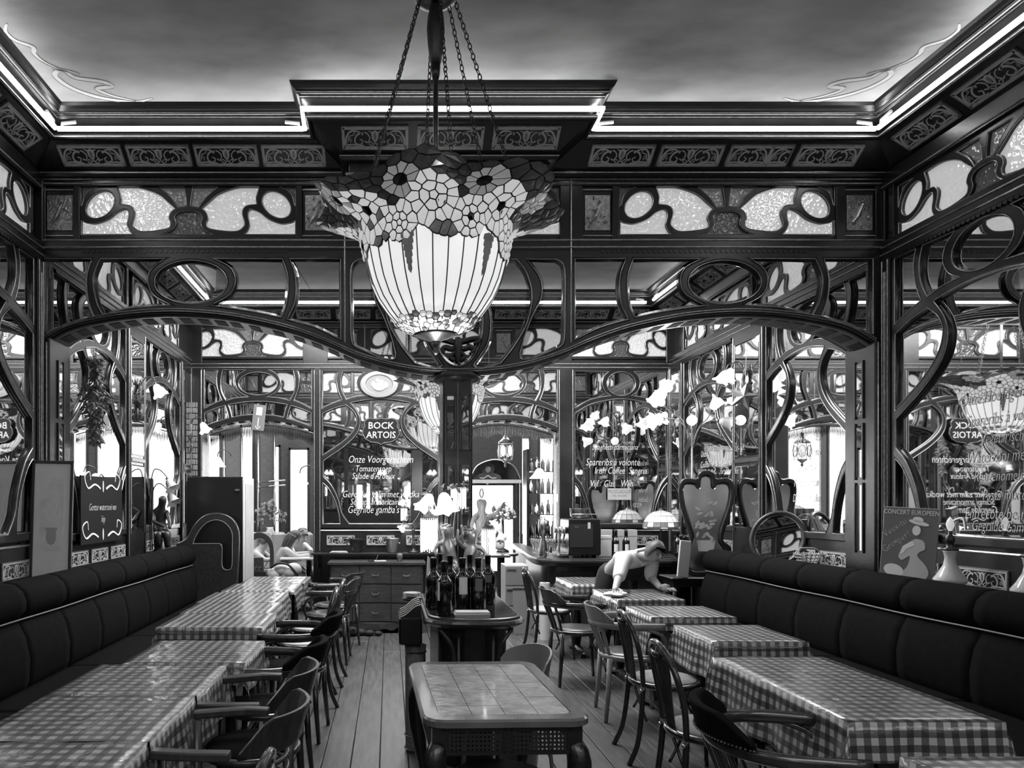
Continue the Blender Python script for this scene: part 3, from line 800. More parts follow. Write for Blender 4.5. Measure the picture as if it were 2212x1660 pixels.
TA = template(557, [ga, gb, gg], [oval(557, 829, 42, 25, 26), gh], [(436, 789)] + arc2 + [(678, 789)], 'arch_fretwork')
def panel(parent, fm, t, x, dz=0.0, sx=1.0, pic=None):
    me, rm, panes = t
    put(me, 'fretwork', parent, fm, (x, dz, 0), sx); put(rm, 'moulding', parent, fm, (x, dz, 0), sx)
    for k, p in enumerate(panes):
        put(p, 'pane', parent, fm, (x, dz, 0.012), sx)
# dado with tiles under mirror panels
def dado(parent, fm, x0, x1, n, z=1.10, top=1.19):
    MB().box((x0, 0.0, 0), (x1, top, 0.03)).build('dado', M['wood'], parent, fm)
    bead(parent, fm, x0, x1, top - 0.015, 0.034, 0.008, 'moulding')
    for k in range(n): tile_panel(parent, fm @ T(x0 + (k + 0.5) * (x1 - x0) / n, z, 0.032), 0.78)

# back partition
wb_ = MB()
g2 = lambda p: (p - VX) * s2
Z931 = H + (VY - 931) * s2
def slab(x0, x1, z0, z1): wb_.box((x0, Y2 + 0.045, z0), (x1, Y2 + 0.33, z1))
wb_.box((XL, Y2 + 0.045, 2.62), (XR, Y2 + 0.33, ZC))
slab(XL, g2(437), 0, 2.62); slab(g2(678), g2(966), 0, 2.62); slab(g2(1209), XR, 0, 2.62)
for c in (557, 1088):
    q_ = [((x - 557) * s2 + g2(c), H + (VY - y) * s2) for x, y in arc2]; n = len(q_)
    vs = [(x, Y2 + 0.045, z) for x, z in q_] + [(x, Y2 + 0.045, 2.63) for x, z in q_] + [(x, Y2 + 0.33, z) for x, z in q_] + [(x, Y2 + 0.33, 2.63) for x, z in q_]
    fs_ = []
    for i in range(n - 1): fs_ += [(i, i + 1, n + i + 1, n + i), (2 * n + i + 1, 2 * n + i, 3 * n + i, 3 * n + i + 1), (i + 1, i, 2 * n + i, 2 * n + i + 1)]
    wb_.add(vs, fs_)
wb = S(wb_.build('wall_back', M['wood']))
fmB = frame((0, Y2 + 0.045, 0), 'S')
panel(wb, fmB, TA, g2(557)); panel(wb, fmB, TM, g2(822)); panel(wb, fmB, TA, g2(1088)); panel(wb, fmB, TM2, g2(1342), 0, 0.80)
fmBn = frame((0, Y2 + 0.33, 0), 'N')
rails(wb, fmB, XL, XR, 3.13, 3.215, 0.05); rails(wb, fmB, XL, XR, 3.66, 3.80, 0.05)
for z in (3.15, 3.195, 3.68): bead(wb, fmB, XL, XR, z, 0.053)
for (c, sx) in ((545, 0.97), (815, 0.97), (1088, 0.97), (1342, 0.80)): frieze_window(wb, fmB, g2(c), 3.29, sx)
for a, b in ((401, 436), (654, 708), (924, 982), (1192, 1236), (1440, 1460)): rails(wb, fmB, g2(a), g2(b), 3.2, 3.7, 0.045)
for a, b in ((403, 437), (677, 693), (951, 972), (1206, 1239), (1443, 1460)):
    MB().box((g2(a), 0, 0), (g2(b), 3.16, 0.055), c=0.006).build('post', M['wood'], wb, fmB)
    for k in (a + 2, b - 2): MB().tube([(g2(k), 0.9, 0.055), (g2(k), 3.12, 0.055)], 0.0045, 5).build('moulding', M['moulding'], wb, fmB)
for a, b, n in ((693, 951, 3), (1239, 1443, 2)): dado(wb, fmB, g2(a), g2(b), n, 1.03, 1.165)
put(scal_me, 'scalloped_edging', wb, fmB, (g2(693), 3.13, -0.012)); put(scal_me, 'scalloped_edging', wb, fmB, (g2(1239), 3.13, -0.012), 0.8)
# coffered soffits of the two doorways
for c in (557, 1088):
    q_ = [((x - 557) * s2 + g2(c), H + (VY - y) * s2) for x, y in arc2]
    for k in range(1, len(q_) - 1, 2):
        p, r = q_[k], q_[k + 1]; ang = math.atan2(r[1] - p[1], r[0] - p[0])
        MB().box((-0.04, -0.09, -0.012), (0.04, 0.09, 0.0), c=0.003).build('soffit_block', M['wood2'], wb, Matrix.Translation((p[0], Y2 + 0.19, p[1])) @ Matrix.Rotation(-ang, 4, 'Y'))
    for s, xx in ((1, q_[0][0]), (-1, q_[-1][0])):
        fm = frame((xx, Y2 + 0.19, 0), 'E' if s == 1 else 'W')
        for z0, z1 in ((0.95, 1.5), (1.6, 2.2)): MB().box((-0.07, z0, 0), (0.07, z1, 0.006), c=0.002).build('jamb_panel', M['wood2'], wb, fm)
# painted brick strip beside the left doorway
bz = 1.75; k = 0
while bz < 2.72:
    for dx in ((0, 0.085) if k % 2 else (-0.04, 0.045)):
        x0 = max(g2(408), g2(408) + dx + 0.002); x1 = min(g2(427), g2(408) + dx + 0.082)
        if x1 - x0 > 0.01: MB().box((x0, bz, 0), (x1, bz + 0.062, 0.062 + 0.004 * random.random()), c=0.004).build('brick', M['brick'], wb, fmB)
    bz += 0.07; k += 1

# side walls
def pilaster(parent, fm, x, w_, z1=3.2):
    MB().box((x - w_ / 2, 0, 0), (x + w_ / 2, z1, 0.06), c=0.006).build('pilaster', M['wood'], parent, fm)
    hw = w_ / 2 - 0.06
    if hw > 0.03:
        for z0, z1_ in ((1.25, 1.85), (1.95, 3.05)):
            me = pane_mesh([(-hw, z0), (hw, z0), (hw, z1_), (-hw, z1_)], M['mirror'], 0.012); put(me, 'pane', parent, fm, (x, 0, 0.062))
        MB().box((-hw - 0.01, 1.88, 0), (hw + 0.01, 1.92, 0.075), c=0.004).build('cross_rail', M['wood2'], parent, fm @ T(x, 0, 0))
    for s in (-1, 1): MB().tube([(x + s * (w_ / 2 - 0.012), 0.9, 0.062), (x + s * (w_ / 2 - 0.012), z1 - 0.02, 0.062)], 0.004, 5).build('moulding', M['moulding'], parent, fm)
    for s in (-1, 1): MB().tube([(x + s * (hw + 0.012), 1.2, 0.064), (x + s * (hw + 0.012), z1 - 0.1, 0.064)], 0.004, 5).build('moulding', M['moulding'], parent, fm)
def side_run(parent, facing, xw, y0, y1, cols, dz=0.0):
    """cols: list of (y centre, width) mirror panels; the rest is pilaster. y0<y1"""
    rev = facing == 'W'
    fm = frame((xw, 0, 0), facing)
    lx = (lambda y: -y) if rev else (lambda y: y)
    a, b = sorted((lx(y0), lx(y1)))
    rails(parent, fm, a, b, 3.13 + dz, 3.26 + dz, 0.06); rails(parent, fm, a, b, 3.68, 3.80, 0.055); rails(parent, fm, a, b, 0.95, 1.0, 0.05)
    for z, d in ((3.165 + dz, 0.063), (3.215 + dz, 0.063), (3.70, 0.058)): bead(parent, fm, a, b, z, d)
    MB().box((a, 3.2, 0), (b, 3.8, 0.003)).build('frieze_board', M['wood'], parent, fm)
    prev = a
    for yc, w_ in sorted(cols, key=lambda c: lx(c[0])):
        c = lx(yc); sx = w_ / 1.50
        if c - w_ / 2 - prev > 0.02: 
            pilaster(parent, fm, (prev + c - w_ / 2) / 2, c - w_ / 2 - prev, 3.14 + dz)
        panel(parent, fm, TM, c, dz, sx)
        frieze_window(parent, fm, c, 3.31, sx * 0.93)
        rails(parent, fm, c - w_ / 2 - 0.02, c - w_ / 2 + 0.03, 3.25, 3.7, 0.05)
        dado(parent, fm, c - w_ / 2, c + w_ / 2, 3, 1.05, 1.22)
        put(scal_me, 'scalloped_edging', parent, fm, (c - w_ / 2, 3.13 + dz, 0.0), sx)
        prev = c + w_ / 2
    if b - prev > 0.02: pilaster(parent, fm, (prev + b) / 2, b - prev, 3.14 + dz)
side_run(wr, 'W', XR, 0.95, YP, [(4.17, 1.50), (2.50, 1.50)], 0.06)
side_run(wl, 'E', XL, 0.95, YP, [(4.17, 1.50), (2.50, 1.50)], 0.06)
side_run(wr, 'W', XR, 5.33, Y2, [(5.97, 1.22), (7.78, 1.25)], 0.02)
side_run(wl, 'E', XL, 5.33, Y2, [(6.02, 1.22), (7.72, 1.25)], 0.02)
# ledges over the benches
for x0, x1, o in ((XL, XL + 0.2, wl), (XR - 0.24, XR, wr)):
    MB().box((x0, 0.95, 0.93), (x1, 6.95 if o is wr else 7.5, 0.965), c=0.005).build('ledge', M['wood'], o)

# the room behind the camera, seen in the mirrors
side_run(wr, 'W', XR, -4.1, 0.7, [(-0.4, 1.5), (-2.2, 1.5)], 0.06)
side_run(wl, 'E', XL, -4.1, 0.7, [(-0.4, 1.5), (-2.2, 1.5)], 0.06)
fmR = frame((0, -4.1, 0), 'N')
for k, x in enumerate((-2.6, -1.0, 0.6, 2.0)):
    panel(wrear, fmR, TM if k % 2 else TM2, x, 0.06, 0.98)
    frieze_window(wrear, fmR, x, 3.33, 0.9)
for x in (-1.8, -0.2, 1.3): MB().box((x - 0.06, 0, 0), (x + 0.06, 3.3, 0.06), c=0.006).build('post', M['wood2'], wrear, fmR)
# ---------------------------------------------------------------- benches
def bench(name, label, xw, xf, ya, yb, sgn, seams):
    """sgn=+1: bench on the left wall facing +x; xw back of the bench, xf front edge of the seat"""
    t = thing(name, label, 'bench', (0, 0, 0))
    d = lambda a: xw + sgn * a
    # profile of back: upright with a padded roll on top
    W = abs(xf - xw)
    def sweep(nm, prof, y0, y1, m, cap=True):
        b = MB(); n = len(prof)
        nseg = max(2, int((y1 - y0) / 0.06)); vs = []; fs = []
        for i in range(nseg + 1):
            y = y0 + (y1 - y0) * i / nseg
            f = min(1.0, math.sin(PI * min(max(i / nseg, 0.0), 1.0)) * 3.0)
            k = 0.9 + 0.1 * f ** 0.5 if cap else 1.0
            cx_ = sum(p[0] for p in prof) / n; cz = sum(p[1] for p in prof) / n
            for (a, z) in prof: vs.append((d(cx_ + (a - cx_) * (0.93 + 0.07 * k)), y, cz + (z - cz) * (0.97 + 0.03 * k)))
        for i in range(nseg):
            for j in range(n): fs.append((i * n + j, i * n + (j + 1) % n, (i + 1) * n + (j + 1) % n, (i + 1) * n + j))
        fs.append(tuple(range(n))[::-1]); fs.append(tuple(nseg * n + j for j in range(n)))
        return b.add(vs, fs).build(nm, m, t, smooth=True)
    roll = [(0.0, 0.84), (0.14, 0.835), (0.20, 0.85), (0.235, 0.89), (0.24, 0.94), (0.22, 0.995), (0.17, 1.035), (0.10, 1.045), (0.04, 1.03), (0.0, 0.99)]
    backp = [(0.03, 0.40), (0.22, 0.40), (0.255, 0.50), (0.26, 0.62), (0.235, 0.74), (0.19, 0.825), (0.16, 0.84), (0.03, 0.84)]
    seatp = [(0.2, 0.33), (W - 0.02, 0.33), (W, 0.36), (W, 0.42), (W - 0.02, 0.455), (W - 0.08, 0.47), (0.3, 0.465), (0.2, 0.45)]
    ys = [ya + (yb - ya) * k / seams for k in range(seams + 1)]
    for k in range(seams):
        sweep('top_roll', roll, ys[k] + 0.001, ys[k + 1] - 0.001, M['velvet'])
        sweep('back_cushion', backp, ys[k] + 0.001, ys[k + 1] - 0.001, M['velvet'])
    for k in range(0, seams, 2): sweep('seat_cushion', seatp, ys[k] + 0.001, ys[min(k + 2, seams)] - 0.001, M['velvet'])
    MB().box((d(0.02), ya, 0.0), (d(W - 0.05), yb, 0.34)).build('base', M['wood'], t)
    MB().tube([(d(0.205), ya + (yb - ya) * i / 30, 0.838 + 0.003 * math.sin(i)) for i in range(31)], 0.005, 6).build('piping', M['piping'], t, smooth=True)
    return t
bl = bench('bench', 'long dark upholstered bench along the left wall with pale piping', -2.27, -1.55, 0.5, 7.5, 1, 14)
br = bench('bench', 'long dark upholstered bench along the right wall with rolled top', 3.27, 2.50, 0.5, 6.9, -1, 12)
# curved wooden end panel of the left bench
ep = segs([(-2.25, 0.02), (-1.60, 0.02)], [(-1.60, 0.02), (-1.60, 0.6), (-1.585, 1.0), (-1.59, 1.2), (-1.66, 1.33), (-1.80, 1.385), (-1.95, 1.36), (-2.06, 1.26), (-2.14, 1.12), (-2.25, 1.06)], [(-2.25, 1.06), (-2.25, 0.02)])
hol = segs([(-1.70, 0.78), (-1.66, 0.82), (-1.655, 1.05), (-1.66, 1.18), (-1.72, 1.27), (-1.81, 1.31), (-1.91, 1.29), (-1.99, 1.22), (-2.05, 1.12), (-2.07, 1.06)], [(-2.07, 1.06), (-1.80, 1.06)], [(-1.80, 1.06), (-1.765, 1.03), (-1.765, 0.84), (-1.74, 0.79), (-1.70, 0.78)])
me = fret_mesh('end_panel', ep, [hol], 0.045, 0.01, M['wood2'])
link('end_panel', me, bl, Matrix.Translation((0, 7.58, 0)) @ Matrix.Rotation(PI / 2, 4, 'X'))
rr = MB(); rr.tube([(p[0], 7.535, p[1]) for p in hol], 0.004, 5, closed=True); rr.build('piping', M['piping'], bl)

# ---------------------------------------------------------------- tables with gingham oilcloths
def draped(w, d, drops, seed=0, corner=0.5, flare=0.16, step=0.045):
    """cloth over a w x d top. drops: left, right, front, back. Origin at top centre"""
    r = random.Random(seed); ph = [r.uniform(0, 6) for _ in range(4)]
    L, R, Fd, B = drops
    def ticks(a0, a1, b0, b1):
        t = []
        n = max(1, round(b0 / step)) if b0 > 0.005 else 0
        for i in range(n): t.append(a0 - b0 + b0 * i / n)
        m = max(2, round((a1 - a0) / step))
        for i in range(m + 1): t.append(a0 + (a1 - a0) * i / m)
        n = max(1, round(b1 / step)) if b1 > 0.005 else 0
        for i in range(1, n + 1): t.append(a1 + b1 * i / n)
        return t
    us = ticks(-w / 2, w / 2, L, R); vs_ = ticks(-d / 2, d / 2, Fd, B)
    V = []; UV = []
    for v in vs_:
        for u in us:
            du = (u - w / 2) if u > w / 2 else (u + w / 2 if u < -w / 2 else 0)
            dv = (v - d / 2) if v > d / 2 else (v + d / 2 if v < -d / 2 else 0)
            cu = min(max(u, -w / 2), w / 2); cv = min(max(v, -d / 2), d / 2)
            h = math.hypot(du, dv)
            x, y, z = cu, cv, 0.0
            if h > 1e-6:
                if abs(du) > 1e-6 and abs(dv) > 1e-6:
                    a = math.atan2(abs(dv), abs(du)); e = 1.0 + 0.0 * a
                    # folded corner: point hangs down and stands a little away
                    k = math.sin(2 * a)
                    out = (0.10 + flare * k) * h
                    x += math.copysign(out * math.cos(a), du); y += math.copysign(out * math.sin(a), dv)
                    z -= h * (0.985 - 0.08 * k)
                else:
                    al = v if abs(du) > 1e-6 else u
                    wv = 0.10 * h + 0.05 * h * math.sin(al * 17 + ph[0]) + 0.035 * h * math.sin(al * 31 + ph[1])
                    if abs(du) > 1e-6: x += math.copysign(wv, du)
                    else: y += math.copysign(wv, dv)
                    z -= h * 0.99
                z -= 0.004
            else:
                z += 0.0015 * math.sin(u * 23 + ph[2]) * math.sin(v * 19 + ph[3])
                m = min(w / 2 - abs(u), d / 2 - abs(v)); 
                if m < 0.01: z -= 0.002
            V.append((x, y, z)); UV.append((u + 10.0 + ph[0] * 0.01, v + 10.0))
    n = len(us); Fc = []
    for j in range(len(vs_) - 1):
        for i in range(n - 1): Fc.append((j * n + i, j * n + i + 1, (j + 1) * n + i + 1, (j + 1) * n + i))
    me = bpy.data.meshes.new('tablecloth'); me.from_pydata(V, [], Fc)
    l = me.uv_layers.new(name='UVMap')
    for lp in me.loops: l.data[lp.index].uv = UV[lp.vertex_index]
    me.polygons.foreach_set('use_smooth', [True] * len(me.polygons)); me.materials.append(M['gingham']); me.update()
    return me
TZ = 0.72
def cafe_table(x0, x1, y0, y1, drops, label, clabel, seed, side, group):
    cx, cy = (x0 + x1) / 2, (y0 + y1) / 2; w_, d_ = x1 - x0, y1 - y0
    t = thing('cafe_table', label, 'table', (cx, cy, 0), 0, group)
    MB().box((-w_ / 2 + 0.012, -d_ / 2 + 0.012, TZ - 0.035), (w_ / 2 - 0.012, d_ / 2 - 0.012, TZ - 0.008), c=0.006).build('tabletop', M['wood2'], t)
    # cast-iron style trestle: two feet, two posts, a stretcher
    for s in (-1, 1):
        xx = s * (w_ / 2 - 0.13)
        MB().tube([(xx, 0, 0.04), (xx, 0, 0.2), (xx, 0, 0.45), (xx, 0, TZ - 0.04)], [0.03, 0.05, 0.03, 0.035], 8).build('post', M['wood'], t, smooth=True)
        b = MB()
        b.tube(smooth_path([(xx, -0.22, 0.02), (xx, -0.16, 0.045), (xx, 0, 0.07), (xx, 0.16, 0.045), (xx, 0.22, 0.02)], False, 3), [0.018, 0.024, 0.026, 0.028, 0.03, 0.03, 0.032, 0.03, 0.03, 0.028, 0.026, 0.024, 0.018][:13], 8)
        b.box((xx - 0.025, -0.23, 0), (xx + 0.025, -0.17, 0.03)); b.box((xx - 0.025, 0.17, 0), (xx + 0.025, 0.23, 0.03))
        b.build('foot', M['wood'], t)
    MB().tube([(-w_ / 2 + 0.13, 0, 0.2), (w_ / 2 - 0.13, 0, 0.2)], 0.018, 8).build('stretcher', M['wood'], t)
    c = link('tablecloth', draped(w_, d_, drops, seed), None); c.location = (cx, cy, TZ)
    tag(c, clabel, 'tablecloth', 'gingham oilcloths on the ' + side + ' row of tables')
    return t
# right row, near to far
RT = [(1.57, 2.14, 1.62, 2.19, (.2, .12, .2, .1), 'cafe table at the lower right corner of the view', 'gingham oilcloth cut off by the lower right corner'),
      (1.63, 2.19, 2.53, 3.60, (.25, .13, .14, .05), 'long cafe table under the largest right gingham cloth', 'largest gingham oilcloth of the right row, beside the leather-backed armchair'),
      (1.81, 2.34, 3.97, 4.53, (.22, .1, .13, .05), 'second nearest full table of the right row', 'gingham oilcloth behind the large right one, with creased left edge'),
      (1.78, 2.36, 4.83, 5.36, (.26, .1, .09, .05), 'cafe table below the right arch in front of the leaning waitress', 'gingham oilcloth with long hanging corner behind the curved-back wooden chair'),
      (1.83, 2.37, 5.70, 6.40, (.2, .1, .07, .05), 'cafe table being wiped by the waitress', 'gingham oilcloth under the hands of the waitress'),
      (1.74, 2.28, 6.75, 7.42, (.18, .1, .1, .05), 'farthest cafe table of the right row near the bar', 'farthest gingham oilcloth of the right row near the bar')]
for k, (a, b, c, d, dr, lb, cl) in enumerate(RT): cafe_table(a, b, c, d, dr, lb, cl, k + 1, 'right', 'right row of cafe tables')
LT = [(-1.385, -.79, 1.22, 1.77, (.12, .24, .15, 0), 'cafe table nearest the camera in the left row', 'gingham oilcloth nearest the camera on the left'),
      (-1.385, -.785, 1.775, 2.32, (.12, .24, 0, 0), 'second cafe table of the left row', 'gingham oilcloth over the second table of the left row'),
      (-1.385, -.78, 2.325, 2.87, (.12, .24, 0, 0), 'third cafe table of the left row beside the wooden armchairs', 'gingham oilcloth on the third left table with a hanging corner between armchairs'),
      (-1.385, -.775, 2.875, 3.43, (.12, .2, 0, .05), 'fourth cafe table of the left row beside the slatted armchair', 'gingham oilcloth on the fourth left table, its edge wrinkled at the aisle'),
      (-1.29, -.70, 3.44, 4.02, (.12, .15, 0.1, .05), 'fifth cafe table of the left row at the black padded armchair', 'shiny gingham oilcloth with a glare patch before the gap in the left row'),
      (-1.45, -.79, 4.43, 5.00, (.1, .15, .13, 0), 'first cafe table behind the gap in the left row', 'gingham oilcloth whose checked front hangs over the gap'),
      (-1.47, -.83, 5.005, 5.54, (.1, .15, 0, 0), 'second cafe table behind the gap in the left row', 'bright gingham oilcloth one table behind the gap'),
      (-1.50, -.87, 5.545, 6.18, (.1, .18, 0, .03), 'third cafe table behind the gap in the left row', 'gingham oilcloth of the left row beside the arched chair backs'),
      (-1.47, -.83, 6.26, 6.84, (.1, .18, .03, 0), 'next to last cafe table of the left row', 'next to last gingham oilcloth of the left row, washed out by glare'),
      (-1.43, -.82, 6.85, 7.48, (.1, .2, 0, .1), 'last cafe table of the left row by the doorway', 'last gingham oilcloth of the left row, its corner hanging by the commode')]
for k, (a, b, c, d, dr, lb, cl) in enumerate(LT): cafe_table(a, b, c, d, dr, lb, cl, k + 21, 'left', 'left row of cafe tables')

# ---------------------------------------------------------------- chairs (seat centre at origin, sitter faces +x)
def legs(t, m, zs=0.445, fx=0.17, bx=-0.17, spread=0.05):
    for sx, sy in ((fx, 1), (fx, -1), (bx, 1), (bx, -1)):
        k = 1 if sx > 0 else -1
        MB().tube([(sx, sy * 0.15, zs - 0.01), (sx + k * 0.015, sy * 0.165, 0.25), (sx + k * (0.03 if k > 0 else 0.075), sy * 0.18, 0.0)], [0.017, 0.015, 0.012], 8).build('leg', m, t, smooth=True)
def seat_round(t, m, ms, zs=0.45, r=0.205):
    MB().lathe([(0.01, zs - 0.025), (r - 0.01, zs - 0.025), (r, zs - 0.012), (r, zs + 0.002), (r - 0.012, zs + 0.008)], n=28, sx=1.0).build('seat_frame', m, t, smooth=True)
    MB().lathe([(r - 0.02, zs + 0.004), (r - 0.03, zs + 0.016), (r * 0.5, zs + 0.024), (0.001, zs + 0.026)], n=28).build('seat', ms, t, smooth=True)
def brace(t, m):
    for a in range(4):
        w0 = PI / 4 + a * PI / 2; c, s = math.cos(w0), math.sin(w0)
        pts = [(0.19 * math.cos(w0 - .55), 0.19 * math.sin(w0 - .55), 0.42), (0.185 * math.cos(w0 - .3), 0.185 * math.sin(w0 - .3), 0.33), (0.2 * c, 0.2 * s, 0.24)]
        MB().tube(smooth_path(pts, False, 4), 0.008, 6).build('corner_brace', m, t, smooth=True)
def make_fanback(m, ms):
    t = empty('dining_chair')
    seat_round(t, m, ms); 
    for sy in (1, -1): MB().tube([(0.16, sy * 0.14, 0.44), (0.175, sy * 0.155, 0.2), (0.185, sy * 0.165, 0.0)], [0.017, 0.014, 0.012], 8).build('leg', m, t, smooth=True)
    # rear legs and the hoop of the back are one bent piece; the legs below the seat are parts of their own
    for sy in (1, -1): MB().tube(smooth_path([(-0.165, sy * 0.155, 0.45), (-0.175, sy * 0.16, 0.3), (-0.2, sy * 0.17, 0.12), (-0.25, sy * 0.178, 0.0)], False, 3), 0.015, 8).build('leg', m, t, smooth=True)
    hp = [(-0.165, -0.155, 0.44), (-0.18, -0.175, 0.58), (-0.21, -0.165, 0.72), (-0.24, -0.10, 0.82), (-0.25, 0, 0.85), (-0.24, 0.10, 0.82), (-0.21, 0.165, 0.72), (-0.18, 0.175, 0.58), (-0.165, 0.155, 0.44)]
    MB().tube(smooth_path(hp, False, 4), 0.0145, 8).build('back_hoop', m, t, smooth=True)
    MB().tube([(-0.245, -0.05, 0.80), (-0.25, 0, 0.795), (-0.245, 0.05, 0.80)], 0.018, 8).build('crest', m, t, smooth=True)
    for k in range(5):
        a = (k - 2) * 0.019; bb = (k - 2) * 0.05
        MB().tube(smooth_path([(-0.175, a, 0.44), (-0.195, a * 1.2, 0.58), (-0.22, bb * 0.9, 0.72), (-0.243, bb, 0.83 - 0.012 * abs(k - 2) ** 1.5)], False, 3), 0.0075, 6).build('slat', m, t, smooth=True)
    brace(t, m)
    for sy in (1, -1): MB().ball((-0.178, sy * 0.16, 0.42), 0.011, 6).build('bolt', M['steel'], t, smooth=True)
    return t
def arc(r, a0, a1, n, z, sx=1.0):
    return [(r * math.cos(a0 + (a1 - a0) * i / n) * sx, r * math.sin(a0 + (a1 - a0) * i / n), z) for i in range(n + 1)]
def band(b, pts, h, th, mi=0, lean=0.0):
    """upright curved board following pts"""
    vs = []; n = len(pts)
    for i, p in enumerate(pts):
        a = Vector(pts[max(i - 1, 0)]); c = Vector(pts[min(i + 1, n - 1)]); d = c - a; d.z = 0; d.normalize(); nn = Vector((-d.y, d.x, 0)) * th / 2
        hh = h[i] if isinstance(h, list) else h
        q = Vector(p); o = Vector((0, 0, hh)); ln = Vector((q.x, q.y, 0)).normalized() * lean
        vs += [q - nn, q + nn, q + nn + o + ln, q - nn + o + ln]
    fs = []
    for i in range(n - 1):
        for k in range(4): fs.append((4 * i + k, 4 * i + (k + 1) % 4, 4 * i + 4 + (k + 1) % 4, 4 * i + 4 + k))
    fs += [(3, 2, 1, 0), (4 * n - 4, 4 * n - 3, 4 * n - 2, 4 * n - 1)]
    return b.add(vs, fs, mi)
def make_armchair(m, ms, pad=False, slats=True, mp=None, nails=False):
    t = empty('armchair')
    seat_round(t, m, ms, 0.44, 0.215)
    for sx, sy in ((0.17, 1), (0.17, -1), (-0.17, 1), (-0.17, -1)):
        k = 1 if sx > 0 else -1
        MB().tube([(sx, sy * 0.165, 0.43), (sx + k * 0.01, sy * 0.175, 0.22), (sx + k * 0.03, sy * 0.19, 0.0)], [0.018, 0.017, 0.013], 8).build('leg', m, t, smooth=True)
    # arm rail: flat bow running round the back to both arm ends
    pts = [(0.17, -0.25, 0.665), (0.06, -0.262, 0.665)] + [(0.26 * math.cos(a) - 0.01, 0.265 * math.sin(a), 0.665) for a in [(-100 - 160 * i / 10) * PI / 180 for i in range(11)]] + [(0.06, 0.262, 0.665), (0.17, 0.25, 0.665)]
    MB().tube(smooth_path(pts, False, 2), 0.026, 8, flat=0.62).build('arm_rail', m, t, smooth=True)
    for sy in (1, -1):
        MB().tube(smooth_path([(0.165, sy * 0.19, 0.43), (0.19, sy * 0.225, 0.52), (0.15, sy * 0.255, 0.61), (0.05, sy * 0.262, 0.65)], False, 4), 0.0125, 8).build('arm_support', m, t, smooth=True)
    bp = [(0.268 * math.cos(a) - 0.01, 0.268 * math.sin(a), 0.675) for a in [(-122 - 116 * i / 14) * PI / 180 for i in range(15)]]
    hs = [0.035 + 0.075 * min(1.0, math.sin(PI * i / 14) * 1.8) for i in range(15)]
    if pad:
        b = MB(); band(b, bp, hs, 0.04, lean=0.03); o = b.build('back_pad', mp or M['velvet'], t, smooth=False, bevel=0.012)
        if nails:
            nb = MB()
            for p in smooth_path(bp, False, 3): nb.ball((p[0] * 1.10, p[1] * 1.10, 0.688), 0.0045, 4)
            nb.build('nail_heads', M['brass'], t)
    else:
        b = MB(); band(b, bp, hs, 0.014, lean=0.03); b.build('backrest', m, t, bevel=0.004)
    for k in (-2, -1, 0, 1, 2) if slats else (-1, 1):
        a = PI + k * 0.30
        MB().tube(smooth_path([(0.19 * math.cos(a), 0.19 * math.sin(a), 0.43), (0.235 * math.cos(a), 0.235 * math.sin(a), 0.56), (0.265 * math.cos(a) - .01, 0.265 * math.sin(a), 0.66)], False, 3), 0.011, 6).build('spindle', m, t, smooth=True)
    brace(t, m)
    return t
def make_slatback(m, ms):
    """plywood armchair with horizontal curved rungs"""
    t = empty('armchair')
    seat_round(t, m, ms, 0.44, 0.215)
    for sx, sy in ((0.17, 1), (0.17, -1)): MB().tube([(sx, sy * 0.175, 0.66), (sx + 0.01, sy * 0.18, 0.3), (sx + 0.02, sy * 0.19, 0.0)], [0.016, 0.017, 0.013], 8).build('leg', m, t, smooth=True)
    for sy in (1, -1): MB().tube([(-0.2, sy * 0.15, 0.70), (-0.185, sy * 0.16, 0.4), (-0.21, sy * 0.18, 0.0)], [0.016, 0.018, 0.013], 8).build('leg', m, t, smooth=True)
    bp = [(0.255 * math.cos(a), 0.255 * math.sin(a), 0.66) for a in [(-115 - 130 * i / 16) * PI / 180 for i in range(17)]]
    hs = [0.03 + 0.10 * min(1.0, math.sin(PI * i / 16) * 2.2) for i in range(17)]
    b = MB(); band(b, bp, hs, 0.016, lean=0.035); b.build('backrest', m, t, bevel=0.004)
    for sy in (1, -1):
        q = [(-0.09, sy * 0.245, 0.665), (0.0, sy * 0.25, 0.665), (0.1, sy * 0.235, 0.66), (0.20, sy * 0.215, 0.655)]
        b = MB(); band(b, q, 0.03, 0.045); b.build('armrest', m, t, bevel=0.006)
    for z in (0.50, 0.55, 0.60):
        MB().tube(smooth_path([(0.215 * math.cos(a), 0.215 * math.sin(a), z) for a in [(-125 - 110 * i / 8) * PI / 180 for i in range(9)]], False, 2), 0.009, 6).build('rung', m, t, smooth=True)
    return t
protos = {'fan': make_fanback(M['bentwood'], M['offwhite']), 'fan2': make_fanback(M['bentwood'], M['wicker']), 'arm': make_armchair(M['bentwood'], M['wood2']),
          'pad': make_armchair(M['bentwood'], M['offwhite'], True, nails=True), 'padlight': make_armchair(M['bentwood'], M['velvet'], True, mp=M['velvet']),
          'slat': make_slatback(M['wood2'], M['velvet']), 'ply': make_armchair(M['palewood'], M['wood2'], False)}
used = set()
GL, GR = 'chairs along the left row of tables', 'chairs along the right row of tables'
def chair(kind, x, y, rz, label, group, s=1.0):
    o = protos[kind]
    if kind in used: o = copy_tree(o)
    x += 0.04 if group == GL else -0.03
    used.add(kind); o.location = (x, y, 0); o.rotation_euler = (0, 0, rz); o.scale = (s, s, s)
    if kind.startswith('fan'): o.name = 'dining_chair'
    return tag(o, label, 'chair', group)
D = PI / 180
chair('fan', -0.60, 1.83, 178 * D, 'dark bentwood chair nearest the camera, only its arched back top showing at bottom left', GL)
chair('slat', -0.62, 2.55, 175 * D, 'dark wooden armchair second from the bottom on the left, broad curved back', GL)
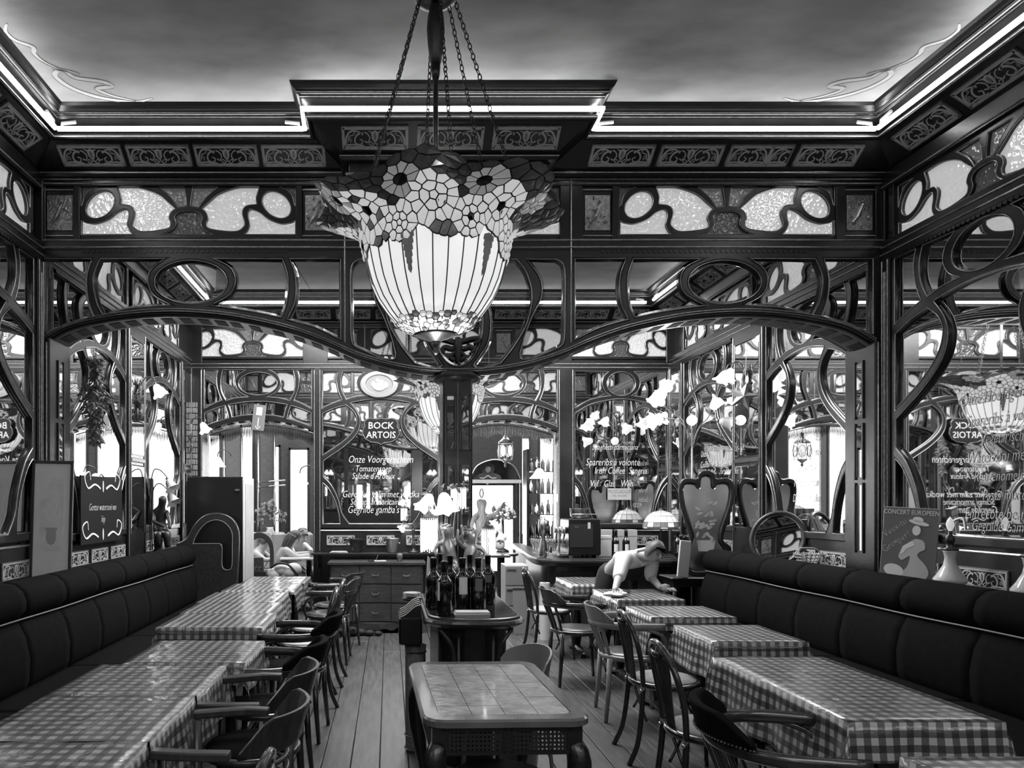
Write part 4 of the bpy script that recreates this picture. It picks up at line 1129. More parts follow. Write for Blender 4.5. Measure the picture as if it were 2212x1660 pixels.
chair('slat', -0.64, 3.10, 178 * D, 'dark wooden armchair with lit curved rungs in its back, left aisle', GL)
chair('padlight', -0.68, 3.72, 172 * D, 'black padded armchair with open rounded back at the left aisle', GL)
chair('padlight', -0.66, 4.62, 176 * D, 'nail-studded leather armchair beside the gap in the left tables', GL)
chair('fan', -0.68, 5.35, 186 * D, 'arched bentwood chair leaning at the left row behind the studded armchair', GL)
chair('fan', -0.66, 5.95, 178 * D, 'shiny bentwood chair with looped back, fourth from the commode', GL)
chair('arm', -0.62, 6.75, 178 * D, 'dark bentwood armchair in front of the commode with cloth corner over it', GL)
chair('arm', -0.60, 7.35, 160 * D, 'farthest left chair, half hidden between last table and commode', GL)
chair('fan', 1.60, 6.95, 4 * D, 'dark fan-back chair nearest the bar on the right', GR)
chair('arm', 1.60, 5.95, 2 * D, 'dark bentwood armchair with padded seat in front of the waitress', GR)
chair('ply', 1.72, 5.00, -6 * D, 'paler chair with plain curved plywood back touching the hanging cloth corner', GR)
chair('fan2', 1.66, 4.22, -4 * D, 'tall fan-back chair between second and third right tables', GR)
chair('fan2', 1.52, 3.30, -3 * D, 'tall fan-back chair with woven seat beside the large right table', GR)
chair('pad', 1.44, 2.52, -14 * D, 'leather-backed armchair with nail heads at the lower right', GR)

# ---------------------------------------------------------------- tiled table in the middle aisle
t = thing('tiled_table', 'low cabriole table with a glazed tile top and cane apron in the middle aisle', 'table', (0.415, 3.02, 0), 0.035)
def rrect(w, d, r, n=6):
    out = []
    for cx, cy, a0 in ((w / 2 - r, d / 2 - r, 0), (-w / 2 + r, d / 2 - r, 90), (-w / 2 + r, -d / 2 + r, 180), (w / 2 - r, -d / 2 + r, 270)):
        for i in range(n + 1): a = (a0 + 90 * i / n) * D; out.append((cx + r * math.cos(a), cy + r * math.sin(a)))
    return out
W_, D_ = 0.60, 0.93
top = rrect(W_, D_, 0.075)
rim_ = MB(); r2 = rrect(W_ + 0.012, D_ + 0.012, 0.08); r3 = rrect(W_ - 0.004, D_ - 0.004, 0.073); n = len(top)
inn = rrect(W_ - 0.105, D_ - 0.115, 0.04)
vs = []
for poly, z in ((rrect(W_ - 0.02, D_ - 0.02, 0.07), TZ - 0.035), (r2, TZ - 0.028), (r2, TZ - 0.008), (r3, TZ), (inn, TZ), (inn, TZ - 0.012)): vs += [(x, y, z) for x, y in poly]
fs_ = []
for k in range(5):
    for i in range(n): j = (i + 1) % n; fs_.append((k * n + i, k * n + j, (k + 1) * n + j, (k + 1) * n + i))
fs_.append(tuple(range(n - 1, -1, -1))); fs_.append(tuple(5 * n + i for i in range(n)))
rim_.add(vs, fs_).build('top_rim', M['tabletile'] if False else mat('table_rim', 0.13, 0.2, coat=0.4, noise=0.2, nscale=9), t)
tw, td = (W_ - 0.109) / 4, (D_ - 0.119) / 7
for i in range(4):
    for j in range(7):
        x0 = -(W_ - 0.109) / 2 + i * tw; y0 = -(D_ - 0.119) / 2 + j * td
        x1, y1 = x0 + tw - 0.0025, y0 + td - 0.0025; c = 0.028
        def pl():
            p = []
            for (x, y, cr) in ((x0, y0, i == 0 and j == 0), (x1, y0, i == 3 and j == 0), (x1, y1, i == 3 and j == 6), (x0, y1, i == 0 and j == 6)):
                if not cr: p.append((x, y)); continue
                sx = 1 if x == x0 else -1; sy = 1 if y == y0 else -1
                q = [(x, y + sy * c), (x + sx * c * .3, y + sy * c * .3), (x + sx * c, y)]
                if (sx, sy) in ((-1, 1), (1, -1)): q = q[::-1]
                p += q
            return p
        dz = random.uniform(-0.0006, 0.0006)
        q = pl(); q = q if area(q) > 0 else q[::-1]
        MB().prism(q, TZ - 0.01, TZ + 0.0005 + dz).build('tile', M['tabletile'], t)
apr = rrect(W_ - 0.04, D_ - 0.04, 0.07, 8)
b = MB(); n = len(apr); ia = rrect(W_ - 0.07, D_ - 0.07, 0.06, 8)
vs = [(x, y, z) for z in (TZ - 0.03, TZ - 0.115) for x, y in apr]
b.add([(x, y, TZ - 0.034) for x, y in apr] + [(x, y, TZ - 0.05) for x, y in apr] + [(x, y, TZ - 0.05) for x, y in ia], [(k * n + i, k * n + (i + 1) % n, (k + 1) * n + (i + 1) % n, (k + 1) * n + i) for k in range(2) for i in range(n)])
b.add([(x, y, TZ - 0.122) for x, y in apr] + [(x, y, TZ - 0.135) for x, y in apr] + [(x, y, TZ - 0.135) for x, y in ia] + [(x, y, TZ - 0.122) for x, y in ia], [(k * n + i, k * n + (i + 1) % n, ((k + 1) % 4) * n + (i + 1) % n, ((k + 1) % 4) * n + i) for k in range(4) for i in range(n)])
for sx in (-1, 1):
    for sy in (-1, 1):
        b.box((sx * (W_ / 2 - 0.026), sy * (D_ / 2 - 0.026), TZ - 0.135), (sx * (W_ / 2 - 0.085), sy * (D_ / 2 - 0.07), TZ - 0.035))
    b.box((sx * 0.012 - 0.006, -D_ / 2 + 0.02, TZ - 0.13), (sx * 0.012 + 0.006, -D_ / 2 + 0.035, TZ - 0.04))
b.build('apron', M['wood'], t)
lo = MB()
for sy in (-1, 1):
    y = sy * (D_ / 2 - 0.028)
    # cane webbing: lattice of thin strips leaving small openings
    for k in range(29): x = -W_ / 2 + 0.09 + k * 0.015; lo.box((x - 0.0042, y - 0.0015, TZ - 0.125), (x + 0.0042, y + 0.0015, TZ - 0.048))
    for k in range(6): z = TZ - 0.125 + k * 0.0154; lo.box((-W_ / 2 + 0.08, y - 0.002, z - 0.004), (W_ / 2 - 0.08, y + 0.002, z + 0.004))
for sx in (-1, 1): lo.box((sx * (W_ / 2 - 0.028), -D_ / 2 + 0.07, TZ - 0.125), (sx * (W_ / 2 - 0.026), D_ / 2 - 0.07, TZ - 0.045))
tag(lo.build('cane_webbing', M['blackmatt'], t), kind='stuff')
for sx in (-1, 1):
    for sy in (-1, 1):
        p = [(sx * (W_ / 2 - 0.055), sy * (D_ / 2 - 0.055), TZ - 0.1), (sx * (W_ / 2 - 0.035), sy * (D_ / 2 - 0.035), TZ - 0.17), (sx * (W_ / 2 - 0.045), sy * (D_ / 2 - 0.045), 0.36), (sx * (W_ / 2 - 0.075), sy * (D_ / 2 - 0.075), 0.16), (sx * (W_ / 2 - 0.06), sy * (D_ / 2 - 0.06), 0.05), (sx * (W_ / 2 - 0.035), sy * (D_ / 2 - 0.035), 0.02), (sx * (W_ / 2 - 0.035), sy * (D_ / 2 - 0.035), 0.0)]
        q = smooth_path(p, False, 3); rs = [0.03, 0.036, 0.041, 0.044, 0.045, 0.042, 0.034, 0.028, 0.024, 0.02, 0.018, 0.018, 0.02, 0.024, 0.028, 0.03, 0.03, 0.028, 0.02]
        MB().tube(q, rs[:len(q)], 10).build('leg', M['wood'], t, smooth=True)
# round stool in front of it, and grey chair beside it
t = thing('stool', 'round dark wooden stool at the bottom edge before the tiled table', 'stool', (0.42, 2.68, 0))
MB().lathe([(0.01, 0.44), (0.18, 0.44), (0.19, 0.45), (0.19, 0.462), (0.18, 0.47), (0.001, 0.472)], n=30).build('seat', M['wood2'], t, smooth=False)
for a in range(4):
    w0 = PI / 4 + a * PI / 2
    MB().tube([(0.11 * math.cos(w0), 0.11 * math.sin(w0), 0.44), (0.16 * math.cos(w0), 0.16 * math.sin(w0), 0)], 0.016, 8).build('leg', M['wood'], t, smooth=True)
MB().tube([(0.135 * math.cos(a * PI / 8), 0.135 * math.sin(a * PI / 8), 0.2) for a in range(16)], 0.01, 6, closed=True).build('ring', M['wood'], t, smooth=True)
t = thing('chair', 'chair with pale grey curved plastic back beside the tiled table', 'chair', (0.60, 3.62, 0), 200 * D)
b = MB(); band(b, [(0.20 * math.cos(a) * 1.0, 0.20 * math.sin(a), 0.62) for a in [(110 + 140 * i / 14) * D for i in range(15)]], [0.04 + 0.10 * math.sin(PI * i / 14) ** .5 for i in range(15)], 0.012, lean=0.02)
b.build('backrest', M['grey'], t, bevel=0.004)
seat_round(t, M['metalgrey'], M['grey'], 0.45, 0.19)
for sx, sy in ((1, 1), (1, -1), (-1, 1), (-1, -1)): MB().tube([(sx * 0.14, sy * 0.14, 0.44), (sx * 0.18, sy * 0.17, 0)], 0.01, 8).build('leg', M['metalgrey'], t, smooth=True)
for sy in (1, -1): MB().tube([(-0.12, sy * 0.16, 0.44), (-0.15, sy * 0.15, 0.65)], 0.009, 8).build('back_post', M['metalgrey'], t, smooth=True)
t = thing('mesh_bin', 'grey wire mesh bin standing on the floor under the tiled table', 'bin', (0.66, 3.65, 0))
MB().lathe([(0.085, 0.0), (0.085, 0.01), (0.115, 0.34), (0.12, 0.345), (0.112, 0.345), (0.082, 0.012)], n=20).build('body', M['metalgrey'], t, smooth=True)
# ---------------------------------------------------------------- stained glass chandeliers
PROFL = [(0.06, 2.19), (0.09, 2.203), (0.152, 2.234), (0.199, 2.287), (0.24, 2.345), (0.267, 2.404), (0.284, 2.462), (0.296, 2.521), (0.308, 2.579), (0.318, 2.625), (0.34, 2.650), (0.39, 2.675), (0.44, 2.695), (0.478, 2.715)]
ARC = [0.0]
for i in range(1, len(PROFL)): ARC.append(ARC[-1] + math.hypot(PROFL[i][0] - PROFL[i - 1][0], PROFL[i][1] - PROFL[i - 1][1]))
LT_ = ARC[-1]
def surf(th, v, o=0.0):
    v = max(0.0, min(v, LT_ + 0.05)); i = 0
    while i < len(ARC) - 2 and ARC[i + 1] < v: i += 1
    f = (v - ARC[i]) / (ARC[i + 1] - ARC[i])
    r = PROFL[i][0] + f * (PROFL[i + 1][0] - PROFL[i][0]); z = PROFL[i][1] + f * (PROFL[i + 1][1] - PROFL[i][1])
    k = max(0.0, (v - 0.50) / (LT_ - 0.50)) ** 1.5
    wv = math.sin(th * 7 + 0.8)
    r += k * 0.035 * wv + o; z += k * 0.012 * math.sin(th * 7 + 2.2) - 2.18
    return (r * math.cos(th), r * math.sin(th), z)
def clip(poly, px_, py_, nx, ny):
    out = []
    for i in range(len(poly)):
        a, b = poly[i - 1], poly[i]
        da = (a[0] - px_) * nx + (a[1] - py_) * ny; db = (b[0] - px_) * nx + (b[1] - py_) * ny
        if (da <= 0) != (db <= 0):
            t = da / (da - db); out.append((a[0] + t * (b[0] - a[0]), a[1] + t * (b[1] - a[1])))
        if db <= 0: out.append(b)
    return out
def voronoi(seeds, U):
    cells = []
    for i, (x, y, k) in enumerate(seeds):
        poly = [(x - .12, y - .12), (x + .12, y - .12), (x + .12, y + .12), (x - .12, y + .12)]
        for j, (a, b, _) in enumerate(seeds):
            for sh in (0, U, -U):
                if i == j and sh == 0: continue
                dx, dy = a + sh - x, b - y
                if dx * dx + dy * dy < 0.03:
                    poly = clip(poly, x + dx / 2, y + dy / 2, dx, dy)
                    if len(poly) < 3: break
            if len(poly) < 3: break
        cells.append((poly, k))
    return cells
def chandelier(loc, s, label, chains=True):
    t = thing('chandelier', label, 'chandelier', loc); t.scale = (s, s, s)
    NP = 30
    leads = MB()
    for k in range(NP):
        t0, t1 = 2 * PI * k / NP, 2 * PI * (k + 1) / NP
        vs = []; fs = []; m = 11; vtop = 0.49
        for i in range(m + 1):
            v = 0.10 + (vtop - 0.10) * i / m
            vs += [surf(t0 + 0.006, v), surf((t0 + t1) / 2, v), surf(t1 - 0.006, v)]
        for i in range(m): fs += [(3 * i, 3 * i + 1, 3 * i + 4, 3 * i + 3), (3 * i + 1, 3 * i + 2, 3 * i + 5, 3 * i + 4)]
        MB().add(vs, fs).build('glass_panel', M['lampbody'], t, smooth=True)
        leads.tube([surf(t0, 0.10 + (vtop - 0.10) * i / m, 0.001) for i in range(m + 1)], 0.0026, 5)
    leads.build('lead_came', M['lead'], t)
    # flower band
    r = random.Random(11); U = 2 * PI * 0.36; seeds = []
    fl = []
    for k in range(15):
        u = U * k / 15 + r.uniform(-.02, .02)
        up = k % 2
        fl.append((u, (0.565 if up else 0.475) + r.uniform(-.02, .02), (0.098 if up else 0.066) * r.uniform(.85, 1.1), up))
    for k in range(8): fl.append((U * (k + .5) / 8, 0.655 + r.uniform(-.01, .01), 0.055, 1))
    for (u, v, R, up) in fl:
        kind = 'petal2' if v > 0.585 else 'petal'
        eye = r.random() < 0.55
        seeds.append((u, v, 'darkeye' if eye else kind))
        n1 = 5; a0 = r.uniform(0, 6)
        for a in range(n1): seeds.append((u + .36 * R * math.cos(a0 + a * 2 * PI / n1), v + .36 * R * math.sin(a0 + a * 2 * PI / n1), kind))
        n2 = 13 if R > 0.07 else 10
        for a in range(n2): seeds.append((u + .88 * R * math.cos(a0 + a * 2 * PI / n2), v + .88 * R * math.sin(a0 + a * 2 * PI / n2), kind))
    S_ = []
    for q in seeds:                                        # drop seeds that fall on an earlier flower
        if all((abs((q[0] - p[0] + U / 2) % U - U / 2)) ** 2 + (q[1] - p[1]) ** 2 > 0.00042 for p in S_): S_.append(q)
    seeds = S_
    tries = 0
    while tries < 2500:
        tries += 1
        u, v = r.uniform(0, U), r.uniform(0.43, LT_ + 0.02)
        if v < 0.465 + 0.04 * math.sin(u * 17): continue
        if all((abs((u - p[0] + U / 2) % U - U / 2)) ** 2 + (v - p[1]) ** 2 > 0.0009 for p in seeds): seeds.append((u, v, 'leafdark' if v > 0.56 else 'leaf'))
    # guard seeds bound the band below: not built
    for k in range(90):
        u = U * k / 90; lo = 0.42 + 0.03 * math.sin(u * 17 + 1)
        for (fu, fv, R, up) in fl:
            d = abs((u - fu + U / 2) % U - U / 2)
            if d < R: lo = min(lo, fv - R * 1.25)
        seeds.append((u, lo, None))
        seeds.append((u, LT_ + 0.045, None))
    lead2 = MB()
    for poly, k in voronoi(seeds, U):
        if k is None or len(poly) < 3: continue
        cx_ = sum(p[0] for p in poly) / len(poly); cy_ = sum(p[1] for p in poly) / len(poly)
        def sh(d):
            o = []
            for p in poly:
                l = math.hypot(p[0] - cx_, p[1] - cy_) or 1; f = max(0.3, 1 - d / l); o.append((cx_ + (p[0] - cx_) * f, cy_ + (p[1] - cy_) * f))
            return o
        q = sh(0.0030); q2 = sh(-0.0008)
        th = lambda p: p[0] / 0.36
        vs = [surf(th(p), p[1], 0.008) for p in q] + [surf(th((cx_, cy_)), cy_, 0.013)]; n = len(q)
        fs = [(i, (i + 1) % n, n) for i in range(n)]
        MB().add(vs, fs).build({'darkeye': 'flower_eye', 'leaf': 'leaf', 'leafdark': 'leaf'}.get(k, 'petal'), M[k], t, smooth=False)
        lead2.add([surf(th(p), p[1], 0.005) for p in q2] + [surf(th(p), p[1], 0.001) for p in q2], [tuple(range(n)), tuple(range(2 * n - 1, n - 1, -1))] + [(i, (i + 1) % n, n + (i + 1) % n, n + i) for i in range(n)])
    lead2.build('lead_came', M['lead'], t)
    # small blossoms round the bottom, hanging leaf tassels
    bb = MB(); 
    for k in range(84):
        a = 2 * PI * k / 42 + r.uniform(-.03, .03); v = r.uniform(0.04, 0.09) if k < 42 else r.uniform(0.10, 0.14)
        rad = r.uniform(0.012, 0.02); c = surf(a, v, 0.003)
        du = 0.20
        pts = [surf(a + rad / 0.17 * math.cos(w), v + rad * math.sin(w), 0.004) for w in [i * PI / 3 for i in range(6)]]
        bb.add(pts + [surf(a, v, 0.009)], [(i, (i + 1) % 6, 6) for i in range(6)], r.choice((0, 0, 1)))
        bb.tube(pts, 0.0016, 4, 2, closed=True)
    tag(bb.build('blossom_border', [M['petal'], M['leaf'], M['lead']], t), kind='stuff')
    for th0 in (-2.0, -0.9, 0.25, 1.3, 2.4, 3.4):
        for k in range(6):
            for sd in (-1, 1):
                v = 0.43 - k * 0.024; du = 0.085 * (1 - k * 0.13)
                pts = [surf(th0, v + 0.022, 0.008), surf(th0 + sd * du, v + 0.012, 0.010), surf(th0 + sd * du * 1.1, v - 0.006, 0.010), surf(th0, v - 0.022, 0.008)]
                if sd < 0: pts = pts[::-1]
                MB().add(pts, [(0, 1, 2, 3)]).build('hanging_leaf', M['leaf'], t)
                
    MB().lathe([(0.005, -0.01), (0.02, -0.005), (0.03, 0.0), (0.062, 0.012), (0.07, 0.018), (0.095, 0.024)], (0, 0, 0.0), 24).build('bottom_cap', M['brass'], t, smooth=True)
    MB().lathe([(0.006, -0.06), (0.012, -0.05), (0.008, -0.03), (0.018, -0.012), (0.02, 0.0)], n=14).build('finial', M['brass'], t, smooth=True)
    MB().lathe([(0.011, 0.5), (0.011, 1.13)], n=12).build('rod', M['brass'], t, smooth=True)
    MB().lathe([(0.011, 1.15), (0.024, 1.17), (0.028, 1.20), (0.034, 1.25), (0.038, 1.31), (0.034, 1.36), (0.026, 1.40), (0.014, 1.42)], n=16).build('baluster', M['bronzedark'], t, smooth=True)
    MB().lathe([(0.013, 1.10), (0.018, 1.12), (0.02, 1.16)], n=12).build('collar', M['bronzedark'], t, smooth=True)
    MB().lathe([(0.012, 1.42), (0.055, 1.425), (0.09, 1.44), (0.095, 1.47), (0.05, 1.50), (0.012, 1.52), (0.011, 1.94)], n=20).build('hub', M['brass'], t, smooth=True)
    for k in range(6):
        a = PI / 6 + k * PI / 3 + 0.12
        p0 = Vector((0.075 * math.cos(a), 0.075 * math.sin(a), 1.44)); p1 = Vector((0.35 * math.cos(a), 0.35 * math.sin(a), 0.55))
        d = p1 - p0; L = d.length; nl = int(L / 0.0235); dn = d.normalized(); s1 = dn.orthogonal().normalized(); s2_ = dn.cross(s1)
        b = MB()
        for i in range(nl):
            c = p0 + dn * (i + .5) * L / nl; side = s1 if i % 2 else s2_
            pts = [c + dn * 0.0155 * math.cos(w) + side * 0.0082 * math.sin(w) for w in [j * PI / 4 for j in range(8)]]
            b.tube(pts, 0.0024, 4, closed=True)
        b.build('chain', M['bronzedark'], t)
    return t
chandelier((0.197, 3.0, 2.18), 1.0, 'large stained glass chandelier shaped like a bell, nearest the camera')
chandelier((0.63, 7.4, 2.18), 1.12, 'second stained glass chandelier, hanging beyond the pillar in the second room')
point_light('chandelier_glow', (0.197, 3.0, 1.98), 7, 0.12)
point_light('chandelier_glow', (0.197, 3.0, 3.05), 10, 0.12)
point_light('chandelier_glow', (0.63, 7.4, 1.9), 22, 0.12)

# ---------------------------------------------------------------- island counter at the pillar
CT = 0.86
def stadium(hw, y0, y1, r, n=8):
    """front rounded outline around x=0: from y1 (back) round y0 (front)"""
    pts = [(hw, y1)]
    pts2 = [(-hw, y1)]
    fr = [(-hw + r - r * math.cos(a), y0 + r * 0.72 * (1 - math.sin(a))) for a in [PI / 2 * i / n for i in range(n + 1)]]
    left = fr; right = [(-x, y) for x, y in fr][::-1]
    return pts2 + left + right + pts      # counter-clockwise seen from above
t = thing('island_counter', 'dark wooden service counter with rounded glass top in front of the pillar', 'counter', (0.484, 0, 0))
def layer(prof, y0, y1):
    b = MB(); rings = [stadium(0.283 - o, y0 + o, y1, 0.23) for o, z in prof]; n = len(rings[0])
    vs = [(x, y, prof[k][1]) for k, rg in enumerate(rings) for x, y in rg]; fs = []
    for k in range(len(prof) - 1):
        for i in range(n): j = (i + 1) % n; fs.append((k * n + i, k * n + j, (k + 1) * n + j, (k + 1) * n + i))
    fs.append(tuple(range(n - 1, -1, -1))); fs.append(tuple((len(prof) - 1) * n + i for i in range(n)))
    return b.add(vs, fs)
layer([(0.06, CT - 0.065), (0.03, CT - 0.06), (0.01, CT - 0.045), (0.0, CT - 0.03), (0.006, CT - 0.018), (0.02, CT - 0.016), (0.022, CT - 0.004), (0.03, CT)], 3.88, 4.98).build('top_rim', M['wood2'], t)
layer([(0.034, CT - 0.002), (0.034, CT + 0.002)], 3.88, 4.98).build('glass_top', mat('dark_polished_top', 0.035, 0.06, coat=0.6), t)
layer([(0.085, 0.0), (0.085, CT - 0.06)], 3.90, 4.95).build('body', M['wood'], t)
for sx in (-1, 1):
    q = [(sx * 0.12, 3.952, 0.05), (sx * 0.12, 3.952, 0.45), (sx * 0.125, 3.95, 0.66), (sx * 0.15, 3.94, 0.73), (sx * 0.20, 3.97, 0.79)]
    MB().tube(smooth_path(q, False, 4), 0.011, 8).build('front_moulding', M['wood2'], t, smooth=True)
    MB().tube([(sx * 0.095, 3.962, 0.05), (sx * 0.095, 3.962, 0.76)], 0.008, 8).build('front_moulding', M['wood2'], t, smooth=True)
# bottles
def bottle_parts(name, label, x, y, z, lab, group, s=1.0, rz=0.0, m='bottle'):
    t = thing(name, label, 'bottle', (x, y, z), rz, group)
    R = (0.046 if 'island' in group else 0.041) * s; h = 0.305 * s
    MB().lathe([(0.001, 0), (R * .9, 0.0), (R, 0.006), (R, h * .58), (R * .93, h * .64), (R * .6, h * .70), (R * .4, h * .755), (R * .36, h * .80), (R * .36, h * .96), (R * .42, h * .962), (R * .42, h * .985), (R * .33, h), (0.001, h)], n=22).build('glass', M[m], t, smooth=True)
    MB().lathe([(R * .385, h * .82), (R * .39, h * .955), (R * .44, h * .96), (R * .44, h * .99), (R * .3, h * 1.003), (0.001, h * 1.003)], n=16).build('foil_capsule', M['black'], t, smooth=True)
    if lab:
        a0, a1, z0, z1, mm = lab; b = MB(); n = 8
        vs = [(R * 1.012 * math.cos(a), R * 1.012 * math.sin(a), z_ * h) for z_ in (z0, z1) for a in [a0 + (a1 - a0) * i / n for i in range(n + 1)]]
        b.add(vs, [(i, i + 1, n + 2 + i, n + 1 + i) for i in range(n)]).build('paper_label', M[mm], t, smooth=True)
    return t
G = 'large wine bottles on the island counter'
for k, (px_, y_, lab, lb) in enumerate([
    (936, 4.28, None, 'tall dark wine bottle at the left of the cluster on the island counter'),
    (960, 4.02, (-2.6, -2.25, .28, .62, 'print'), 'dark wine bottle standing foremost on the island counter'),
    (972, 4.46, None, 'dark wine bottle behind the foremost one on the island counter'),
    (999, 4.26, (-2.1, -1.0, .30, .63, 'print'), 'wine bottle whose pale label faces the camera'),
    (1033, 4.26, (-2.1, -1.1, .36, .60, 'tilemid'), 'wine bottle with dark picture label right of the pale-labelled one'),
    (1054, 4.48, (-2.1, -1.2, .45, .60, 'tilemid'), 'wine bottle at the right of the cluster on the island counter'),
    (1015, 4.55, None, 'dark wine bottle at the back of the cluster before the cherub lamp'),
    (950, 4.62, None, 'dark wine bottle at the back left of the cluster')]):
    bottle_parts('wine_bottle', lb, (px_ - VX) * y_ / F, y_, CT + 0.002, lab, G)
t = thing('napkin', 'folded white napkin on the front of the island counter', 'napkin', (0.47, 4.05, CT + 0.002), 0.03)
b = MB()
for k in range(4): b.box((-0.10 + .002 * k, -0.05, 0.005 * k), (0.10 - 0.001 * k, 0.045 - 0.002 * k, 0.0045 + 0.005 * k), c=0.002)
b.build('folds', M['cloth'], t)
t = thing('menu_card', 'tall white folded card standing at the left edge of the island counter', 'menu', (0.248, 4.62, CT + 0.002), 0.5)
MB().add([(-0.035, -0.03, 0), (0.03, -0.005, 0), (0.02, 0.0, 0.27), (0.0, -0.01, 0.29), (-0.012, -0.02, 0.25), (-0.035, -0.027, 0), (0.03, -0.002, 0), (0.02, 0.003, 0.27), (0.0, -0.007, 0.29), (-0.012, -0.017, 0.25)], [(0, 1, 2, 3, 4), (9, 8, 7, 6, 5), (0, 4, 9, 5), (1, 0, 5, 6), (2, 1, 6, 7), (3, 2, 7, 8), (4, 3, 8, 9)]).build('card', M['white'], t)
t = thing('menu_rack', 'black rack with wavy white-edged dividers on the left side of the island counter', 'rack', (0.125, 4.28, 0.66))
MB().box((-0.065, -0.11, 0), (0.07, 0.25, 0.16), c=0.01).build('box', M['black'], t)
for k in range(5):
    y = -0.09 + k * 0.075
    q = smooth_path([(-0.055, y, 0.165), (-0.03, y, 0.175), (0.0, y, 0.20), (0.03, y, 0.225), (0.065, y, 0.235)], False, 4)
    MB().tube(q, 0.0035, 6).build('wire_edge', M['white'], t, smooth=True)
    b = MB(); n = len(q); b.add([(p[0], y, 0.15) for p in q] + list(q), [(i, i + 1, n + i + 1, n + i) for i in range(n - 1)]); b.build('divider', M['black'], t)
for k in range(4):
    o = MB().lathe([(0.001, 0), (0.035, 0.001), (0.058, 0.008), (0.06, 0.010), (0.036, 0.004), (0.001, 0.003)], n=24).build('plate', M['glazed'], smooth=True)
    o.location = (0.155, 4.78, 0.862 + 0.007 * k); tag(o, ('lowest', 'second lowest', 'third', 'topmost')[k] + ' pale plate in the small stack at the left edge of the island counter', 'plate', 'stack of plates beside the island counter')
t = thing('plate_bracket', 'small dark bracket holding the plates at the island counter', 'bracket', (0.155, 4.78, 0.83))
MB().lathe([(0.001, 0), (0.05, 0.005), (0.065, 0.02), (0.066, 0.028), (0.001, 0.03)], n=24).build('dish', M['wood2'], t, smooth=True)
MB().tube([(0.0, 0, 0.01), (0.07, 0, -0.02)], 0.012, 8).build('arm', M['wood2'], t)
t = thing('paper_basket', 'tall pale wicker basket on the floor at the left of the island counter', 'basket', (0.16, 4.30, 0))
MB().lathe([(0.055, 0.0), (0.06, 0.02), (0.062, 0.6), (0.066, 0.64), (0.058, 0.64), (0.055, 0.03)], n=18).build('body', M['wicker'], t, smooth=True)
for z in (0.02, 0.10, 0.60): MB().tube([(0.065 * math.cos(a * PI / 9), 0.065 * math.sin(a * PI / 9), z) for a in range(18)], 0.004, 5, closed=True).build('hoop', M['brass'], t)

# ---------------------------------------------------------------- shades
def tulip(parent, loc, aim, s=1.0, m='shade', name='tulip_shade'):
    """open frilled glass flower, opening along aim"""
    b = MB(); n = 16; prof = [(0.015, 0), (0.03, 0.015), (0.042, 0.045), (0.05, 0.08), (0.066, 0.105), (0.08, 0.115)]
    vs = []; fs = []
    for k, (r_, z) in enumerate(prof):
        for i in range(n):
            a = 2 * PI * i / n; f = 1 + (0.12 * math.sin(a * 6) if k >= 4 else 0)
            vs.append((r_ * f * math.cos(a) * s, r_ * f * math.sin(a) * s, (z + (0.008 * math.sin(a * 6) if k >= 4 else 0)) * s))
    for k in range(len(prof) - 1):
        for i in range(n): j = (i + 1) % n; fs.append((k * n + i, k * n + j, (k + 1) * n + j, (k + 1) * n + i))
    q = Vector((0, 0, 1)).rotation_difference(Vector(aim)).to_matrix().to_4x4()
    o = b.add(vs, fs).build(name, M[m], parent, Matrix.Translation(loc) @ q, smooth=True)
    MB().lathe([(0.001, -0.02 * s), (0.016 * s, -0.018 * s), (0.018 * s, 0.004 * s)], n=12).build('shade_cap', M['brass'], parent, Matrix.Translation(loc) @ q, smooth=True)
    return o
def beadshade(parent, loc, r_=0.06, h=0.2):
    MB().lathe([(r_ * .5, h + 0.03), (r_ * .75, h + 0.02), (r_ * 1.02, h), (r_ * 1.05, h - 0.01)], loc, 20).build('shade_ring', M['brass'], parent, smooth=True)
    b = MB(); 
    for k in range(24):
        a = 2 * PI * k / 24
        b.tube([(loc[0] + r_ * math.cos(a), loc[1] + r_ * math.sin(a), loc[2] + h), (loc[0] + r_ * math.cos(a), loc[1] + r_ * math.sin(a), loc[2] + 0.01 * math.sin(a * 5))], 0.0042 * r_ / 0.055, 5)
    tag(b.build('glass_rods', M['beads'], parent), kind='stuff')

# ---------------------------------------------------------------- figures
def skin_mesh(name, verts, edges, radii, m, parent=None, root=0, sub=1, flat=None):
    me = bpy.data.meshes.new(name); me.from_pydata(verts, edges, []); me.materials.append(m)
    o = bpy.data.objects.new(name, me); COL.objects.link(o)
    sk = o.modifiers.new('skin', 'SKIN'); sk.use_smooth_shade = True
    sv = me.skin_vertices[0].data
    for i, r_ in enumerate(radii):
        sv[i].radius = r_ if isinstance(r_, tuple) else (r_, r_)
        sv[i].use_root = (i == root)
    ss = o.modifiers.new('sub', 'SUBSURF'); ss.levels = sub; ss.render_levels = sub
    dg = bpy.context.evaluated_depsgraph_get(); dg.update()
    me2 = bpy.data.meshes.new_from_object(o.evaluated_get(dg))
    bpy.data.objects.remove(o); me2.name = name
    me2.materials.clear(); me2.materials.append(m)
    me2.polygons.foreach_set('use_smooth', [True] * len(me2.polygons))
    return link(name, me2, parent)
def chainfig(J, chains):
    """J: joint name -> (point, radius). chains: lists of joint names sharing joints"""
    idx = {}; V = []; R = []; E = []
    for c in chains:
        for n_ in c:
            if n_ not in idx: idx[n_] = len(V); V.append(J[n_][0]); R.append(J[n_][1])
        for a, b_ in zip(c, c[1:]): E.append((idx[a], idx[b_]))
    return V, E, R
